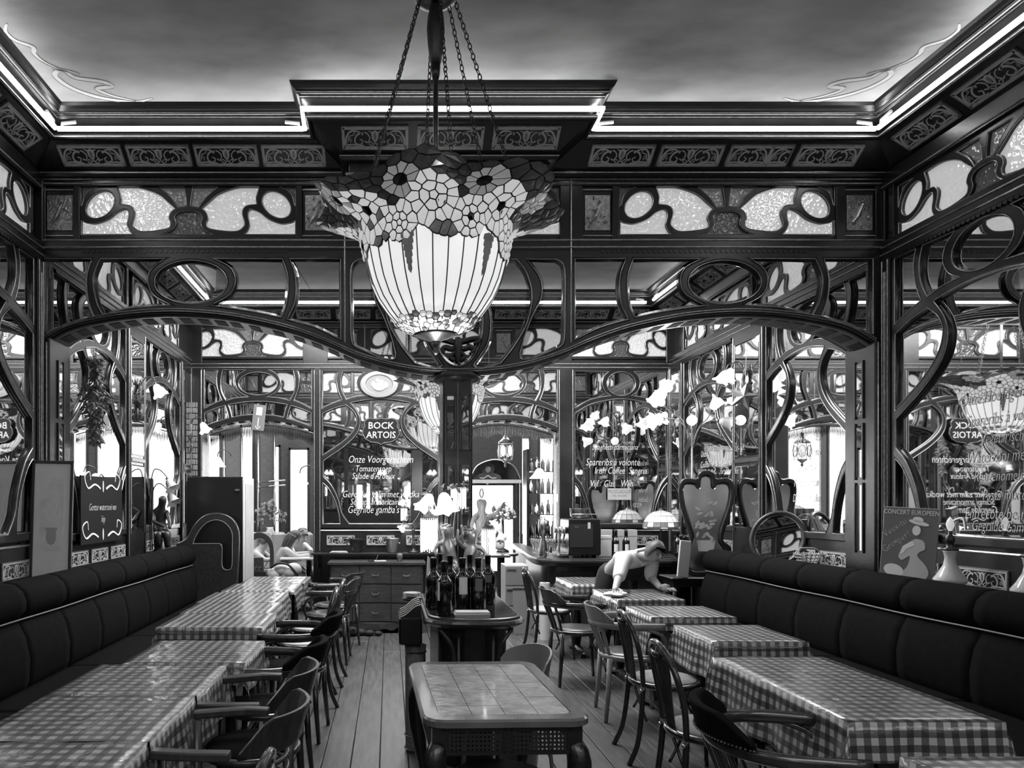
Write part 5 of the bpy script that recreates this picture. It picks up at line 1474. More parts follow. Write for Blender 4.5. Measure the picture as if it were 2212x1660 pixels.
def head(parent, c, fwd, up, r_, m, hm, hairstyle='short', name='face_features'):
    """features on a head centred at c: nose, eyes, mouth, ears and a hair shell"""
    f = Vector(fwd).normalized(); u = Vector(up); u = (u - f * u.dot(f)).normalized(); s = f.cross(u)
    mw = Matrix((s, f, u)).transposed().to_4x4(); mw.translation = Vector(c)
    b = MB(); b.tube([(0, r_ * .78, r_ * .12), (0, r_ * 1.02, -r_ * .18), (0, r_ * .8, -r_ * .26)], [r_ * .07, r_ * .15, r_ * .1], 6)
    for k in (-1, 1): b.ball((k * r_ * .8, -r_ * 0.02, -r_ * .05), r_ * .2, 6, 0, (.35, .8, 1.2))
    b.build('nose_and_ears', m, parent, mw, smooth=True)
    b = MB()
    for k in (-1, 1):
        b.ball((k * r_ * .33, r_ * .80, r_ * .05), r_ * .10, 6, 0, (1.2, .5, .6)); b.tube([(k * r_ * .16, r_ * .88, r_ * .24), (k * r_ * .5, r_ * .76, r_ * .25)], r_ * .035, 5)
    b.tube([(-r_ * .22, r_ * .80, -r_ * .5), (0, r_ * .87, -r_ * .48), (r_ * .22, r_ * .80, -r_ * .5)], r_ * .05, 5)
    b.build('eyes_and_mouth', M['hair'], parent, mw, smooth=True)
    hb = MB(); n = 14; vs = []; fs = []
    for i in range(9):
        phi = PI * 0.60 * i / 8
        for j in range(n):
            a = 2 * PI * j / n
            # hairline rises at the front
            ph = phi * (0.50 if math.sin(a) > 0.5 else (0.8 if math.sin(a) > 0.0 else 1.1))
            rr_ = r_ * (1.07 + 0.03 * math.sin(a * 5 + i))
            vs.append((rr_ * .86 * math.sin(ph) * math.cos(a), rr_ * .98 * math.sin(ph) * math.sin(a) - 0.03 * r_, rr_ * 1.12 * math.cos(ph)))
    for i in range(8):
        for j in range(n): fs.append((i * n + j, (i + 1) * n + j, (i + 1) * n + (j + 1) % n, i * n + (j + 1) % n))
    hb.add(vs, fs)
    if hairstyle == 'bun': hb.ball((0, -r_ * 1.1, r_ * .35), r_ * .42, 8)
    if hairstyle == 'long':
        for j in range(9):
            a = PI + PI * j / 8
            hb.tube(smooth_path([(r_ * .8 * math.cos(a), r_ * .8 * math.sin(a), r_ * .3), (r_ * 1.0 * math.cos(a), r_ * 1.0 * math.sin(a), -r_ * .6), (r_ * .95 * math.cos(a), r_ * 1.0 * math.sin(a), -r_ * 2.2)], False, 3), [r_ * .3, r_ * .3, r_ * .3, r_ * .28, r_ * .26, r_ * .2, r_ * .1], 6)
    if hairstyle == 'curly':
        rr2 = random.Random(2)
        for j in range(40):
            a = rr2.uniform(PI * .9, PI * 2.1); ph = rr2.uniform(0.1, 2.1)
            hb.ball((r_ * 1.0 * math.sin(ph) * math.cos(a), r_ * 1.05 * math.sin(ph) * math.sin(a), r_ * 1.15 * math.cos(ph)), r_ * .24, 5)
    hb.build('hair', hm, parent, mw, smooth=True)
def hand(parent, wrist, direction, normal, m, s=1.0):
    d = Vector(direction).normalized(); nn = Vector(normal); nn = (nn - d * nn.dot(d)).normalized(); sd = d.cross(nn); w0 = Vector(wrist)
    P = lambda a, b_, c: w0 + d * a * s + sd * b_ * s + nn * c * s
    b = MB()
    b.tube([P(-0.02, 0, 0), P(0.0, 0, 0), P(0.04, 0, 0.004), P(0.08, 0, 0.0)], [0.022 * s, 0.024 * s, 0.036 * s, 0.034 * s], 8, flat=0.45)
    for k, L in zip((-1.5, -.5, .5, 1.5), (0.058, 0.07, 0.066, 0.05)):
        y = k * 0.017
        b.tube([P(0.075, y, 0), P(0.075 + L * .45, y * 1.15, 0.004), P(0.075 + L * .8, y * 1.25, -0.006), P(0.075 + L, y * 1.25, -0.014)], [0.0095 * s, 0.009 * s, 0.008 * s, 0.006 * s], 6)
    b.tube([P(0.015, -0.022, 0), P(0.045, -0.046, -0.006), P(0.072, -0.056, -0.012)], [0.012 * s, 0.011 * s, 0.008 * s], 6)
    return b.build('hand', m, parent, smooth=True)

# waitress leaning over the table
t = thing('person', 'person in white shirt and dark apron leaning over a table to wipe it', 'person', (0, 0, 0))
J = {'pel': ((2.07, 6.62, 0.86), (0.15, 0.12)), 'waist': ((2.12, 6.50, 0.95), (0.125, 0.10)), 'chest': ((2.18, 6.34, 1.00), (0.145, 0.11)), 'neck0': ((2.22, 6.24, 1.03), 0.06), 'neck1': ((2.25, 6.19, 1.035), 0.045),
     'head': ((2.285, 6.13, 1.055), (0.075, 0.088)), 'chin': ((2.295, 6.08, 1.01), (0.055, 0.06)), 'crown': ((2.27, 6.15, 1.10), (0.07, 0.08)),
     'shl': ((2.07, 6.30, 0.99), 0.062), 'ell': ((1.98, 6.13, 0.86), 0.044), 'wrl': ((1.90, 5.98, 0.775), 0.03), 'hdl': ((1.88, 5.94, 0.76), 0.026),
     'shr': ((2.33, 6.30, 0.98), 0.062), 'elr': ((2.31, 6.30, 0.84), 0.044), 'wrr': ((2.34, 6.16, 0.765), 0.03), 'hdr': ((2.35, 6.13, 0.755), 0.026),
     'hpl': ((2.0, 6.60, 0.80), 0.10), 'knl': ((1.99, 6.58, 0.46), 0.07), 'anl': ((1.98, 6.62, 0.09), 0.045), 'ftl': ((1.97, 6.50, 0.04), 0.04),
     'hpr': ((2.14, 6.62, 0.80), 0.10), 'knr': ((2.15, 6.58, 0.46), 0.07), 'anr': ((2.15, 6.62, 0.09), 0.045), 'ftr': ((2.15, 6.50, 0.04), 0.04)}
V, E, R = chainfig(J, [['pel', 'waist', 'chest', 'neck0', 'neck1', 'head', 'crown'], ['head', 'chin'], ['chest', 'shl', 'ell', 'wrl', 'hdl'], ['chest', 'shr', 'elr', 'wrr', 'hdr'], ['pel', 'hpl', 'knl', 'anl', 'ftl'], ['pel', 'hpr', 'knr', 'anr', 'ftr']])
R2 = [tuple(x * .9 for x in r_) if isinstance(r_, tuple) else r_ * .9 for r_ in R]
skin_mesh('body', V, E, R2, M['skin'], t, sub=2)
def mixp(a, b_, f): return tuple(a[i] + (b_[i] - a[i]) * f for i in range(3))
J['sll'] = (mixp(J['ell'][0], J['wrl'][0], .25), 0.052); J['slr'] = (mixp(J['elr'][0], J['wrr'][0], .25), 0.052)
J2 = dict(J); J2['shl'] = (J['shl'][0], 0.078); J2['shr'] = (J['shr'][0], 0.078); J2['ell'] = (J['ell'][0], 0.058); J2['elr'] = (J['elr'][0], 0.058); J2['neck0'] = (J['neck0'][0], 0.066)
V, E, R = chainfig(J2, [['waist', 'chest', 'neck0'], ['chest', 'shl', 'ell', 'sll'], ['chest', 'shr', 'elr', 'slr']])
skin_mesh('shirt', V, E, R, M['shirt'], t, sub=2)
J2['pel'] = (J['pel'][0], (0.165, 0.135)); J2['waist'] = (mixp(J['pel'][0], J['waist'][0], .7), (0.14, 0.115)); J2['hpl'] = (J['hpl'][0], .115); J2['hpr'] = (J['hpr'][0], .115); J2['knl'] = (J['knl'][0], .085); J2['knr'] = (J['knr'][0], .085); J2['anl'] = (J['anl'][0], .06); J2['anr'] = (J['anr'][0], .06)
V, E, R = chainfig(J2, [['pel', 'waist'], ['pel', 'hpl', 'knl', 'anl'], ['pel', 'hpr', 'knr', 'anr']])
skin_mesh('trousers', V, E, R, M['blackmatt'], t, sub=2)
ap_ = MB(); ap_.add([(2.02, 6.36, 0.93), (2.30, 6.33, 0.93), (2.24, 6.44, 0.80), (2.03, 6.46, 0.80), (2.02, 6.35, 0.925), (2.30, 6.32, 0.925), (2.24, 6.43, 0.79), (2.03, 6.45, 0.79)], [(0, 1, 2, 3), (7, 6, 5, 4), (0, 4, 5, 1), (1, 5, 6, 2), (2, 6, 7, 3), (3, 7, 4, 0)]).build('apron_bib', M['blackmatt'], t)
col_ = MB(); col_.tube([(2.17, 6.24, 1.075), (2.24, 6.215, 1.09), (2.29, 6.24, 1.06), (2.27, 6.24, 0.99), (2.21, 6.21, 0.955), (2.17, 6.22, 1.0)], 0.017, 6, closed=True); col_.build('collar', M['shirt'], t, smooth=True)
head(t, (2.285, 6.115, 1.065), (0.2, -0.92, -0.25), (0.25, -0.2, 0.9), 0.092, M['skin'], M['hair'], 'bun')
hand(t, (1.90, 5.97, 0.772), (-0.2, -0.8, -0.12), (0, 0, 1), M['skin']); hand(t, (2.345, 6.15, 0.762), (0.5, -0.7, -0.05), (0, 0, 1), M['skin'])
t = thing('wiping_cloth', 'crumpled pale cloth under the hand of the person wiping the table', 'cloth', (1.87, 5.85, 0.737))
b = MB(); r = random.Random(5)
for k in range(9): b.ball((r.uniform(-.07, .06), r.uniform(-.05, .06), .005), r.uniform(.025, .042), 6, 0, (1.2, 1, .45))
b.build('fold', M['cloth'], t, smooth=True)

# ---------------------------------------------------------------- lamp with two cherubs on the island counter
t = thing('cherub_lamp', 'bronze table lamp of two cherubs with tulip and glass rod shades, before the pillar', 'lamp', (0.44, 4.80, CT))
MB().lathe([(0.001, 0), (0.12, 0), (0.125, 0.02), (0.10, 0.04), (0.07, 0.07), (0.06, 0.13), (0.075, 0.17), (0.10, 0.19), (0.001, 0.20)], n=20).build('base', M['bronze'], t, smooth=True)
def cherub(cx, sgn, z0):
    J = {'p': ((cx, 0, z0 + .06), (.042, .04)), 'b': ((cx + sgn * .012, -.01, z0 + .12), (.045, .04)), 'c': ((cx + sgn * .02, -.01, z0 + .17), (.042, .034)), 'n': ((cx + sgn * .02, -.015, z0 + .205), .02), 'h': ((cx + sgn * .022, -.02, z0 + .245), .043), 'h2': ((cx + sgn * .022, -.018, z0 + .295), .036),
         'sa': ((cx - sgn * .045, -.01, z0 + .185), .017), 'ea': ((cx - sgn * .085, -.03, z0 + .23), .014), 'wa': ((cx - sgn * .075, -.03, z0 + .30), .011),
         'sb': ((cx + sgn * .075, -.02, z0 + .175), .017), 'eb': ((cx + sgn * .11, -.04, z0 + .13), .014), 'wb': ((cx + sgn * .09, -.07, z0 + .09), .011),
         'ha': ((cx - sgn * .03, -.03, z0 + .03), .032), 'ka': ((cx - sgn * .03, -.09, z0 + .02), .025), 'fa': ((cx - sgn * .03, -.08, z0 - .06), .015),
         'hb': ((cx + sgn * .03, -.02, z0 + .03), .032), 'kb': ((cx + sgn * .06, -.06, z0 - .01), .024), 'fb': ((cx + sgn * .06, -.04, z0 - .08), .015)}
    V, E, R = chainfig(J, [['p', 'b', 'c', 'n', 'h', 'h2'], ['c', 'sa', 'ea', 'wa'], ['c', 'sb', 'eb', 'wb'], ['p', 'ha', 'ka', 'fa'], ['p', 'hb', 'kb', 'fb']])
    skin_mesh('cherub', V, E, R, M['bronze'], t, sub=2)
    b = MB(); rr_ = random.Random(3)
    for k in range(26):
        a = rr_.uniform(0, 6.28); ph = rr_.uniform(0, 1.6)
        b.ball((cx + sgn * .022 + .036 * math.sin(ph) * math.cos(a), -.012 + .036 * math.sin(ph) * math.sin(a), z0 + .262 + .036 * math.cos(ph)), .010, 5)
    b.build('curls', M['bronze'], t, smooth=True)
    for s_ in (-1, 1):
        MB().tube(smooth_path([(cx - sgn * .0 + s_ * .02, .03, z0 + .16), (cx + s_ * .05, .06, z0 + .2), (cx + s_ * .09, .06, z0 + .19), (cx + s_ * .1, .05, z0 + .13)], False, 3), [.008, .014, .018, .02, .022, .02, .018, .014, .01, .006], 6, flat=.4).build('wing', M['bronze'], t, smooth=True)
cherub(-0.03, -1, 0.19); cherub(0.10, 1, 0.16)
for pts in ([(-.06, .02, .2), (-.10, .0, .45), (-.13, 0, .62), (-.16, 0, .66), (-.17, 0, .62)], [(-.05, .02, .2), (-.06, .02, .5), (-.04, 0, .67), (-.05, -.02, .64)],
            [(-.08, .02, .3), (-.14, 0, .55), (-.165, 0, .62), (-.17, 0, .60), (-.17, 0, .56)], [(.1, .02, .25), (.19, 0, .46), (.22, 0, .54), (.23, 0, .52), (.23, 0, .48)], [(-.02, .05, .3), (.02, .1, .6), (.046, .1, .76)]):
    MB().tube(smooth_path(pts, False, 4), 0.006, 6).build('stem', M['bronze'], t, smooth=True)
tulip(t, (-.16, 0, .69), (-.35, -.35, -.8), 1.0); tulip(t, (-.075, -.03, .70), (.1, -.35, -.85), 1.1)
beadshade(t, (-.17, 0, .31), .055, .22); beadshade(t, (.23, 0, .30), .045, .16); beadshade(t, (0.046, .1, .60), .043, .14)
for x in (-.17, .23): MB().ball((x, 0, .56 if x < 0 else .49), .018, 8).build('shade_cap', M['brass'], t, smooth=True)
b = MB()
for k, (x, z) in enumerate(((-.03, .74), (-.09, .72), (.04, .70), (-.18, .70), (.1, .44), (.14, .42))):
    a = k * 1.1
    b.tube([(x, -.01, z), (x + .02 * math.cos(a), -.02, z + .02 * math.sin(a)), (x + .05 * math.cos(a), -.02, z + .05 * math.sin(a))], [.003, .016, .002], 5, flat=.3)
b.build('metal_leaves', M['bronze'], t)
point_light('cherub_lamp_glow', (0.30, 4.55, 1.45), 3, 0.06); point_light('cherub_lamp_glow', (0.62, 4.6, 1.30), 1.2, 0.05)
# draped lady statuette
t = thing('statuette', 'pale statuette of a draped woman hung with ivy leaves, right of the pillar foot', 'statuette', (0.64, 4.92, CT))
MB().lathe([(0.001, 0), (.07, 0), (.07, .03), (.055, .05), (.05, .10), (.06, .12), (.001, .12)], n=18).build('pedestal', M['bronze'], t, smooth=True)
J = {'b0': ((0, 0, .12), (.06, .055)), 'b1': ((0, 0, .3), (.05, .045)), 'b2': ((0.0, 0, .42), (.042, .036)), 'b3': ((0, 0, .52), (.048, .036)), 'n': ((0, 0, .575), .018), 'h': ((0, -.004, .62), .042), 'h2': ((0, .0, .668), .036),
     'sl': ((-.05, 0, .54), .018), 'el': ((-.075, -.02, .47), .014), 'wl': ((-.04, -.05, .42), .01), 'sr': ((.05, 0, .54), .018), 'er': ((.10, -.01, .56), .014), 'wr': ((.13, -.01, .60), .01)}
V, E, R = chainfig(J, [['b0', 'b1', 'b2', 'b3', 'n', 'h', 'h2'], ['b3', 'sl', 'el', 'wl'], ['b3', 'sr', 'er', 'wr']])
skin_mesh('figure', V, E, R, M['glazed'], t, sub=2)
for a in range(9):
    w0 = a * 2 * PI / 9
    MB().tube([(.052 * math.cos(w0), .048 * math.sin(w0), .12), (.046 * math.cos(w0 + .2), .042 * math.sin(w0 + .2), .3), (.036 * math.cos(w0 + .3), .03 * math.sin(w0 + .3), .44)], [.014, .01, .004], 6).build('drapery_fold', M['glazed'], t, smooth=True)
b = MB(); r = random.Random(4)
for k in range(14):
    x, z = r.uniform(-.08, .15), r.uniform(.35, .68); a = r.uniform(0, 6)
    for j in range(3): b.tube([(x, -.05, z), (x + .014 * math.cos(a + j), -.055, z + .014 * math.sin(a + j)), (x + .03 * math.cos(a + j), -.05, z + .03 * math.sin(a + j))], [.003, .009, .002], 5, flat=.3)
b.build('ivy_leaves', M['foliage'], t)
MB().tube([(.0 + .012 * math.cos(a * PI / 6), 0, .70 + .03 * math.sin(a * PI / 6)) for a in range(12)], .004, 6, closed=True).build('hanging_ring', M['brass'], t)

# ---------------------------------------------------------------- commode and shelf at the back
t = thing('commode', 'wide bow-fronted wooden commode with three rows of drawers against the back partition', 'commode', (-0.14, 8.15, 0))
b = MB(); n = 24
def bow(x): return 0.02 * math.cos(x * PI / 0.36) - 0.02
def slabx(b, x0, x1, z0, z1, y1, off, nn=12):
    xs_ = [x0 + (x1 - x0) * i / nn for i in range(nn + 1)]
    vs = []
    for z in (z0, z1):
        for x in xs_: vs.append((x, bow(x) + off, z))
        for x in xs_: vs.append((x, y1, z))
    m = nn + 1; fs = []
    for i in range(nn):
        fs += [(i, i + 1, 2 * m + i + 1, 2 * m + i), (2 * m + i, 2 * m + i + 1, 3 * m + i + 1, 3 * m + i), (m + i + 1, m + i, 3 * m + i, 3 * m + i + 1), (i + 1, i, m + i, m + i + 1)]
    fs += [(m, 0, 2 * m, 3 * m), (nn, m + nn, 3 * m + nn, 2 * m + nn)]
    return b.add(vs, fs)
slabx(b, -.53, .53, .10, .785, .46, .012, 24).build('carcass', M['woodbrown'], t)
slabx(MB(), -.56, .56, .785, .81, .48, -.02, 24).build('top', M['woodbrown'], t)
for i in range(3):
    for j in range(3):
        x0, x1 = (-.51, -.19, .17)[j], (-.20, .16, .51)[j]; z0 = .14 + .215 * i
        dr = slabx(MB(), x0, x1, z0, z0 + .20, .05, -.004, 8).build('drawer', M['woodbrown'], t)
        cx_ = (x0 + x1) / 2
        MB().tube([(cx_ - .04, bow(cx_) - .008, z0 + .11), (cx_ - .03, bow(cx_) - .018, z0 + .09), (cx_ + .03, bow(cx_) - .018, z0 + .09), (cx_ + .04, bow(cx_) - .008, z0 + .11)], .004, 6).build('handle', M['brass'], dr)
ap2 = segs([(-.53, .12), (-.53, .0)], [(-.53, .0), (-.49, .0), (-.45, .06), (-.35, .085), (-.25, .07), (-.18, .03), (-.09, .05), (0, .03), (.09, .05), (.18, .03), (.25, .07), (.35, .085), (.45, .06), (.49, .0), (.53, .0)], [(.53, .0), (.53, .12)])
me = fret_mesh('scalloped_base', ap2, [], .02, .003, M['woodbrown']); link('scalloped_base', me, t, Matrix.Translation((0, .0, 0)) @ Matrix.Rotation(PI / 2, 4, 'X'))
MB().box((-.53, .40, 0), (-.48, .46, .12)).box((.48, .40, 0), (.53, .46, .12)).build('rear_feet', M['woodbrown'], t)
t = thing('wall_shelf', 'narrow dark shelf along the tiled dado behind the commode', 'shelf', (-.15, 8.60, 0))
MB().box((-.78, .02 - .12, .865), (.70, .14, .89), c=.004).build('board', M['wood'], t)
for x in (-.7, .62): MB().tube(smooth_path([(x, .12, .70), (x, .02, .76), (x, -.05, .862)], False, 3), .012, 6).build('bracket', M['wood'], t)
SZ = 0.892
def X_(p, Y): return (p - VX) * Y / F
t = thing('menu_sheets', 'pale stack of papers at the left end of the back shelf', 'papers', (X_(733, 8.58), 8.58, SZ))
for k in range(5):
    MB().box((-.11 + .005 * k, -.07, .003 * k), (.10 - .004 * k, .07, .0025 + .003 * k)).build('sheet', M['paper'], t, Matrix.Rotation(.06 * (k % 3), 4, 'Z'))
t = thing('planter', 'dark faceted planter on the back shelf left of the ice bucket', 'planter', (X_(770, 8.58), 8.58, SZ))
MB().lathe([(.05, 0), (.058, .01), (.085, .13), (.095, .15), (.095, .165), (.08, .165), (.05, .02)], n=6).build('pot', M['bronzedark'], t)
for sx in (-1, 1): MB().tube([(sx * .08, 0, .12), (sx * .12, 0, .14), (sx * .11, 0, .07), (sx * .07, 0, .06)], .006, 6).build('handle', M['bronzedark'], t)
t = thing('ice_bucket', 'steel ice bucket with knob handle on the back shelf', 'bucket', (X_(847, 8.58), 8.58, SZ))
MB().lathe([(.055, 0), (.062, .01), (.075, .15), (.084, .165), (.084, .175), (.072, .172), (.06, .02)], n=26).build('body', M['metalgrey'], t, smooth=True)
for sx in (-1, 1): MB().ball((sx * .085, 0, .11), .014, 8).build('knob', M['steel'], t, smooth=True)
t = thing('tulip_lamp', 'small table lamp with two lit tulip shades on the back shelf', 'lamp', (X_(893, 8.58), 8.58, SZ))
MB().lathe([(.001, 0), (.065, 0), (.06, .015), (.025, .03), (.018, .06), (.028, .09), (.016, .12), (.014, .26), (.02, .28), (.001, .29)], n=16).build('base', M['bronzedark'], t, smooth=True)
for sx in (-1, 1):
    MB().tube(smooth_path([(0, 0, .24), (sx * .05, 0, .33), (sx * .11, 0, .35), (sx * .13, 0, .31)], False, 4), .006, 6).build('arm', M['bronzedark'], t, smooth=True)
    tulip(t, (sx * .125, -.01, .24), (sx * .2, -.2, .9), .72, 'shade' if sx < 0 else 'shadedim')
point_light('tulip_lamp_glow', (X_(880, 8.4), 8.35, 1.2), 4, .04)
t = thing('tumbler', 'empty glass tumbler on top of the commode', 'glass', (X_(863, 8.4), 8.28, .812))
MB().lathe([(.001, .0), (.03, .0), (.036, .09), (.033, .09), (.028, .008), (.001, .008)], n=20).build('glass', M['glass'], t, smooth=True)
t = thing('notebook', 'open notebook with a pen on top of the commode', 'notebook', (X_(808, 8.3), 8.28, .812), .1)
MB().box((-.07, -.05, 0), (.0, .05, .012), c=.002).build('cover', M['black'], t); MB().box((.0, -.05, 0), (.14, .05, .006)).build('page', M['paper'], t)
MB().tube([(.02, -.02, .012), (.05, .02, .07)], .004, 6).build('pen', M['black'], t)
t = thing('bag', 'black soft bag lying on the floor under the commode front', 'bag', (-.42, 7.98, 0))
b = MB()
for k, (x, y, rr_) in enumerate(((-.2, 0, .06), (-.1, .02, .07), (0, 0, .065), (.1, .02, .05), (.2, .0, .045), (.3, .01, .035))): b.ball((x, y, rr_ * .8), rr_, 8, 0, (1.4, 1.1, .8))
b.build('body', M['blackmatt'], t, smooth=True); MB().tube(smooth_path([(-.22, -.04, .07), (-.1, -.09, .11), (.05, -.06, .08)], False, 4), .008, 6).build('strap', M['blackmatt'], t, smooth=True)
# ---------------------------------------------------------------- left side: pictures, refrigerator, lamps
t = thing('framed_picture', 'tall framed pale picture of a lily vase leaning in the left corner', 'picture', (-2.31, 4.86, 0.965), 0.0)
mw = Matrix.Rotation(-0.06, 4, 'X') @ Matrix.Rotation(0.16, 4, 'Z')
b = MB()
for (x0, z0, x1, z1) in ((-.135, 0, -.115, .82), (.115, 0, .135, .82), (-.135, 0, .135, .02), (-.135, .80, .135, .82)): b.box((x0, -.012, z0), (x1, .012, z1), c=.003)
b.build('frame', M['wood2'], t, mw)
MB().box((-.118, -.002, .015), (.118, .006, .805)).build('print', M['print'], t, mw)
MB().box((-.075, -.004, .2), (.075, -.002, .70)).build('inner_panel', mat('print_field', .88, .6, noise=.12, nscale=8), t, mw)
MB().prism(oval(0, .30, .034, .06, 14), .0, .002).prism([(-.04, .36), (.04, .36), (.03, .33), (-.03, .33)][::-1], .0, .003).build('vase_motif', mat('print_grey', .5, .6), t, mw @ Matrix.Translation((0, -.004, 0)) @ Matrix.Rotation(PI / 2, 4, 'X'))
b = MB()
for k in range(5): b.prism(oval(-.04 + .02 * k, .45 + .03 * (k % 2), .009, .055, 10, .2 * (2 - k)), .0, .002)
b.build('lily_motif', mat('print_light', .9, .6), t, mw @ Matrix.Translation((0, -.0045, 0)) @ Matrix.Rotation(PI / 2, 4, 'X'))

def lettering(parent, lines, fm, m='chalk', shear=0.25, name='lettering'):
    for body, x, y, size, *sq in lines:
        me = text_mesh(body, size, M[m], shear, 0.0006, 0.0)
        link(name, me, parent, fm @ T(x, y, 0) @ Matrix.Diagonal(((sq[0] if sq else 0.8), 1, 1, 1)))
def swirl(b, cx, cy, s, fl=1):
    scroll(b, [(cx, cy), (cx + fl * .10 * s, cy + .03 * s), (cx + fl * .22 * s, cy + .0 * s), (cx + fl * .28 * s, cy + .08 * s), (cx + fl * .20 * s, cy + .12 * s), (cx + fl * .18 * s, cy + .06 * s)], .014 * s, .006 * s, 0.001, 0)
t = thing('blackboard', 'dark menu board lettered in white, leaning against the left wall mirror', 'sign', (XL + 0.07, 5.98, 1.16))
fm = frame((0, 0, 0), 'E')
MB().box((-.43, 0, 0), (.43, .55, .012), c=.002).build('board', M['darkboard'], t, fm)
lettering(t, [('Gentse waterzooi van', 0, .27, .085, .75), ('kip', 0, .17, .085)], fm @ T(0, 0, .014))
b = MB()
for sx in (1, -1):
    swirl(b, sx * .06, .45, 1.1, sx); swirl(b, sx * .10, .05, 1.1, sx)
b.prism(oval(0, .47, .012, .05, 10), 0, .002); b.prism(oval(0, .07, .012, .05, 10), 0, .002)
b.build('scrollwork', M['chalk'], t, fm @ T(0, 0, .013))

t = thing('refrigerator', 'tall dark cabinet refrigerator with pale side behind the end of the left bench', 'refrigerator', (-1.88, 8.02, 0))
MB().box((-.305, -.28, .02), (.305, .30, 1.775), c=.01).build('body', M['fridgeside'], t)
MB().box((-.305, -.31, .06), (.30, -.282, 1.775), c=.008).build('door', M['black'], t)
MB().box((.22, -.33, 1.62), (.27, -.31, 1.64)).build('handle', M['steel'], t)
MB().box((.306, -.2, .5), (.31, .25, 1.7), c=.001).build('side_panel', M['offwhite'], t)
for s_ in (-1, 1): MB().box((s_ * .25 - .03, -.2, 0), (s_ * .25 + .03, .2, .03)).build('foot', M['blackmatt'], t)

def sconce(name, label, loc, rz, n=2, s=1.0, group='tulip wall lamps'):
    t = thing(name, label, 'wall lamp', loc, rz, group)
    b = MB()
    b.tube(smooth_path([(0.01, 0, -.24), (0.03, 0.01, -.16), (.015, 0, -.08), (.03, -.01, 0), (.02, 0.01, .1), (.03, 0, .16)], False, 4), [.006, .012, .018, .022, .02, .016, .014, .02, .026, .03, .028, .022, .016, .014, .018, .02, .02, .016, .012, .008, .006][:21], 7)
    for k in range(8): b.ball((.03, .02 * (-1) ** k, -.2 + .045 * k), .015, 5, 0, (.6, 1.2, 1))
    b.build('bracket', M['brass'], t, smooth=True)
    for k in range(n):
        sy = (k - (n - 1) / 2) * 0.11
        MB().tube(smooth_path([(.03, 0, .1), (.08, sy * .6, .18), (.15, sy, .17), (.17, sy, .12)], False, 4), .006, 6).build('arm', M['brass'], t, smooth=True)
        tulip(t, (.17, sy, .11), (.45, sy * 2, -.85), 1.0 * s)
    return t
sconce('wall_lamp', 'tulip wall lamp on the pilaster of the left wall beyond the arch', (XL + .065, 6.85, 2.52), 0, 1)
sconce('wall_lamp', 'tulip wall lamp in the left back corner beside the brick strip', (XL + .10, 8.50, 2.33), -.3, 1)
sconce('wall_lamp', 'two-flower wall lamp high on the pilaster of the right wall beyond the arch', (XR - .07, 6.85, 2.66), PI, 2)
sconce('wall_lamp', 'ornate wall lamp in the right back corner', (XR - .08, 8.52, 2.45), PI + .2, 2)
for k, (x, y, z, rz, lb) in enumerate(((XL + .07, .2, 2.3, 0, 'left wall behind the viewpoint'), (XR - .07, .2, 2.3, PI, 'right wall behind the viewpoint'), (XL + .07, -1.3, 2.3, 0, 'left wall of the room behind'), (XR - .07, -1.3, 2.3, PI, 'right wall of the room behind'), (1.3, -3.98, 2.35, PI / 2, 'rear wall, right post'), (-.2, -3.98, 2.35, PI / 2, 'rear wall, middle post'), (-1.8, -3.98, 2.35, PI / 2, 'rear wall, left post'))):
    sconce('wall_lamp', 'tulip wall lamp on the ' + lb + ', seen only in mirrors', (x, y, z), rz, 2, group='wall lamps seen in the mirrors')

# seated bronze figure carrying a lamp on the left ledge
t = thing('figure_lamp', 'dark bronze seated figure lamp with two drooping shades on the left ledge', 'lamp', (-2.28, 7.12, 0.965))
MB().lathe([(.001, 0), (.09, 0), (.085, .04), (.06, .07), (.07, .16), (.001, .17)], n=12).build('base', M['bronzedark'], t, smooth=True)
J = {'p': ((.0, 0, .22), (.07, .06)), 'b': ((-.01, .0, .32), (.055, .05)), 'c': ((.0, -.02, .42), (.07, .05)), 'n': ((.02, -.04, .485), .028), 'h': ((.04, -.06, .54), .045), 'h2': ((.035, -.045, .60), .04),
     'sl': ((-.06, -.02, .43), .028), 'el': ((-.03, -.10, .34), .022), 'wl': ((.08, -.13, .29), .016), 'sr': ((.07, -.02, .43), .028), 'er': ((.12, -.09, .34), .022), 'wr': ((.13, -.13, .27), .016),
     'k1': ((.10, -.12, .23), .045), 'f1': ((.10, -.1, .08), .028), 'k2': ((.02, -.15, .22), .045), 'f2': ((.02, -.12, .08), .028)}
V, E, R = chainfig(J, [['p', 'b', 'c', 'n', 'h', 'h2'], ['c', 'sl', 'el', 'wl'], ['c', 'sr', 'er', 'wr'], ['p', 'k1', 'f1'], ['p', 'k2', 'f2']])
skin_mesh('figure', V, E, R, M['bronzedark'], t, sub=2)
for k, (dy, h) in enumerate(((0, .86), (.05, .72))):
    MB().tube(smooth_path([(-.10, dy, .05), (-.11, dy, .5), (-.08, dy, h - .04), (-.02, dy, h), (.05, dy, h - .06), (.07, dy, h - .10)], False, 4), .006, 6).build('stem', M['bronzedark'], t, smooth=True)
    tulip(t, (.07, dy, h - .1), (.5, -.2, -.8), 1.0, 'white')
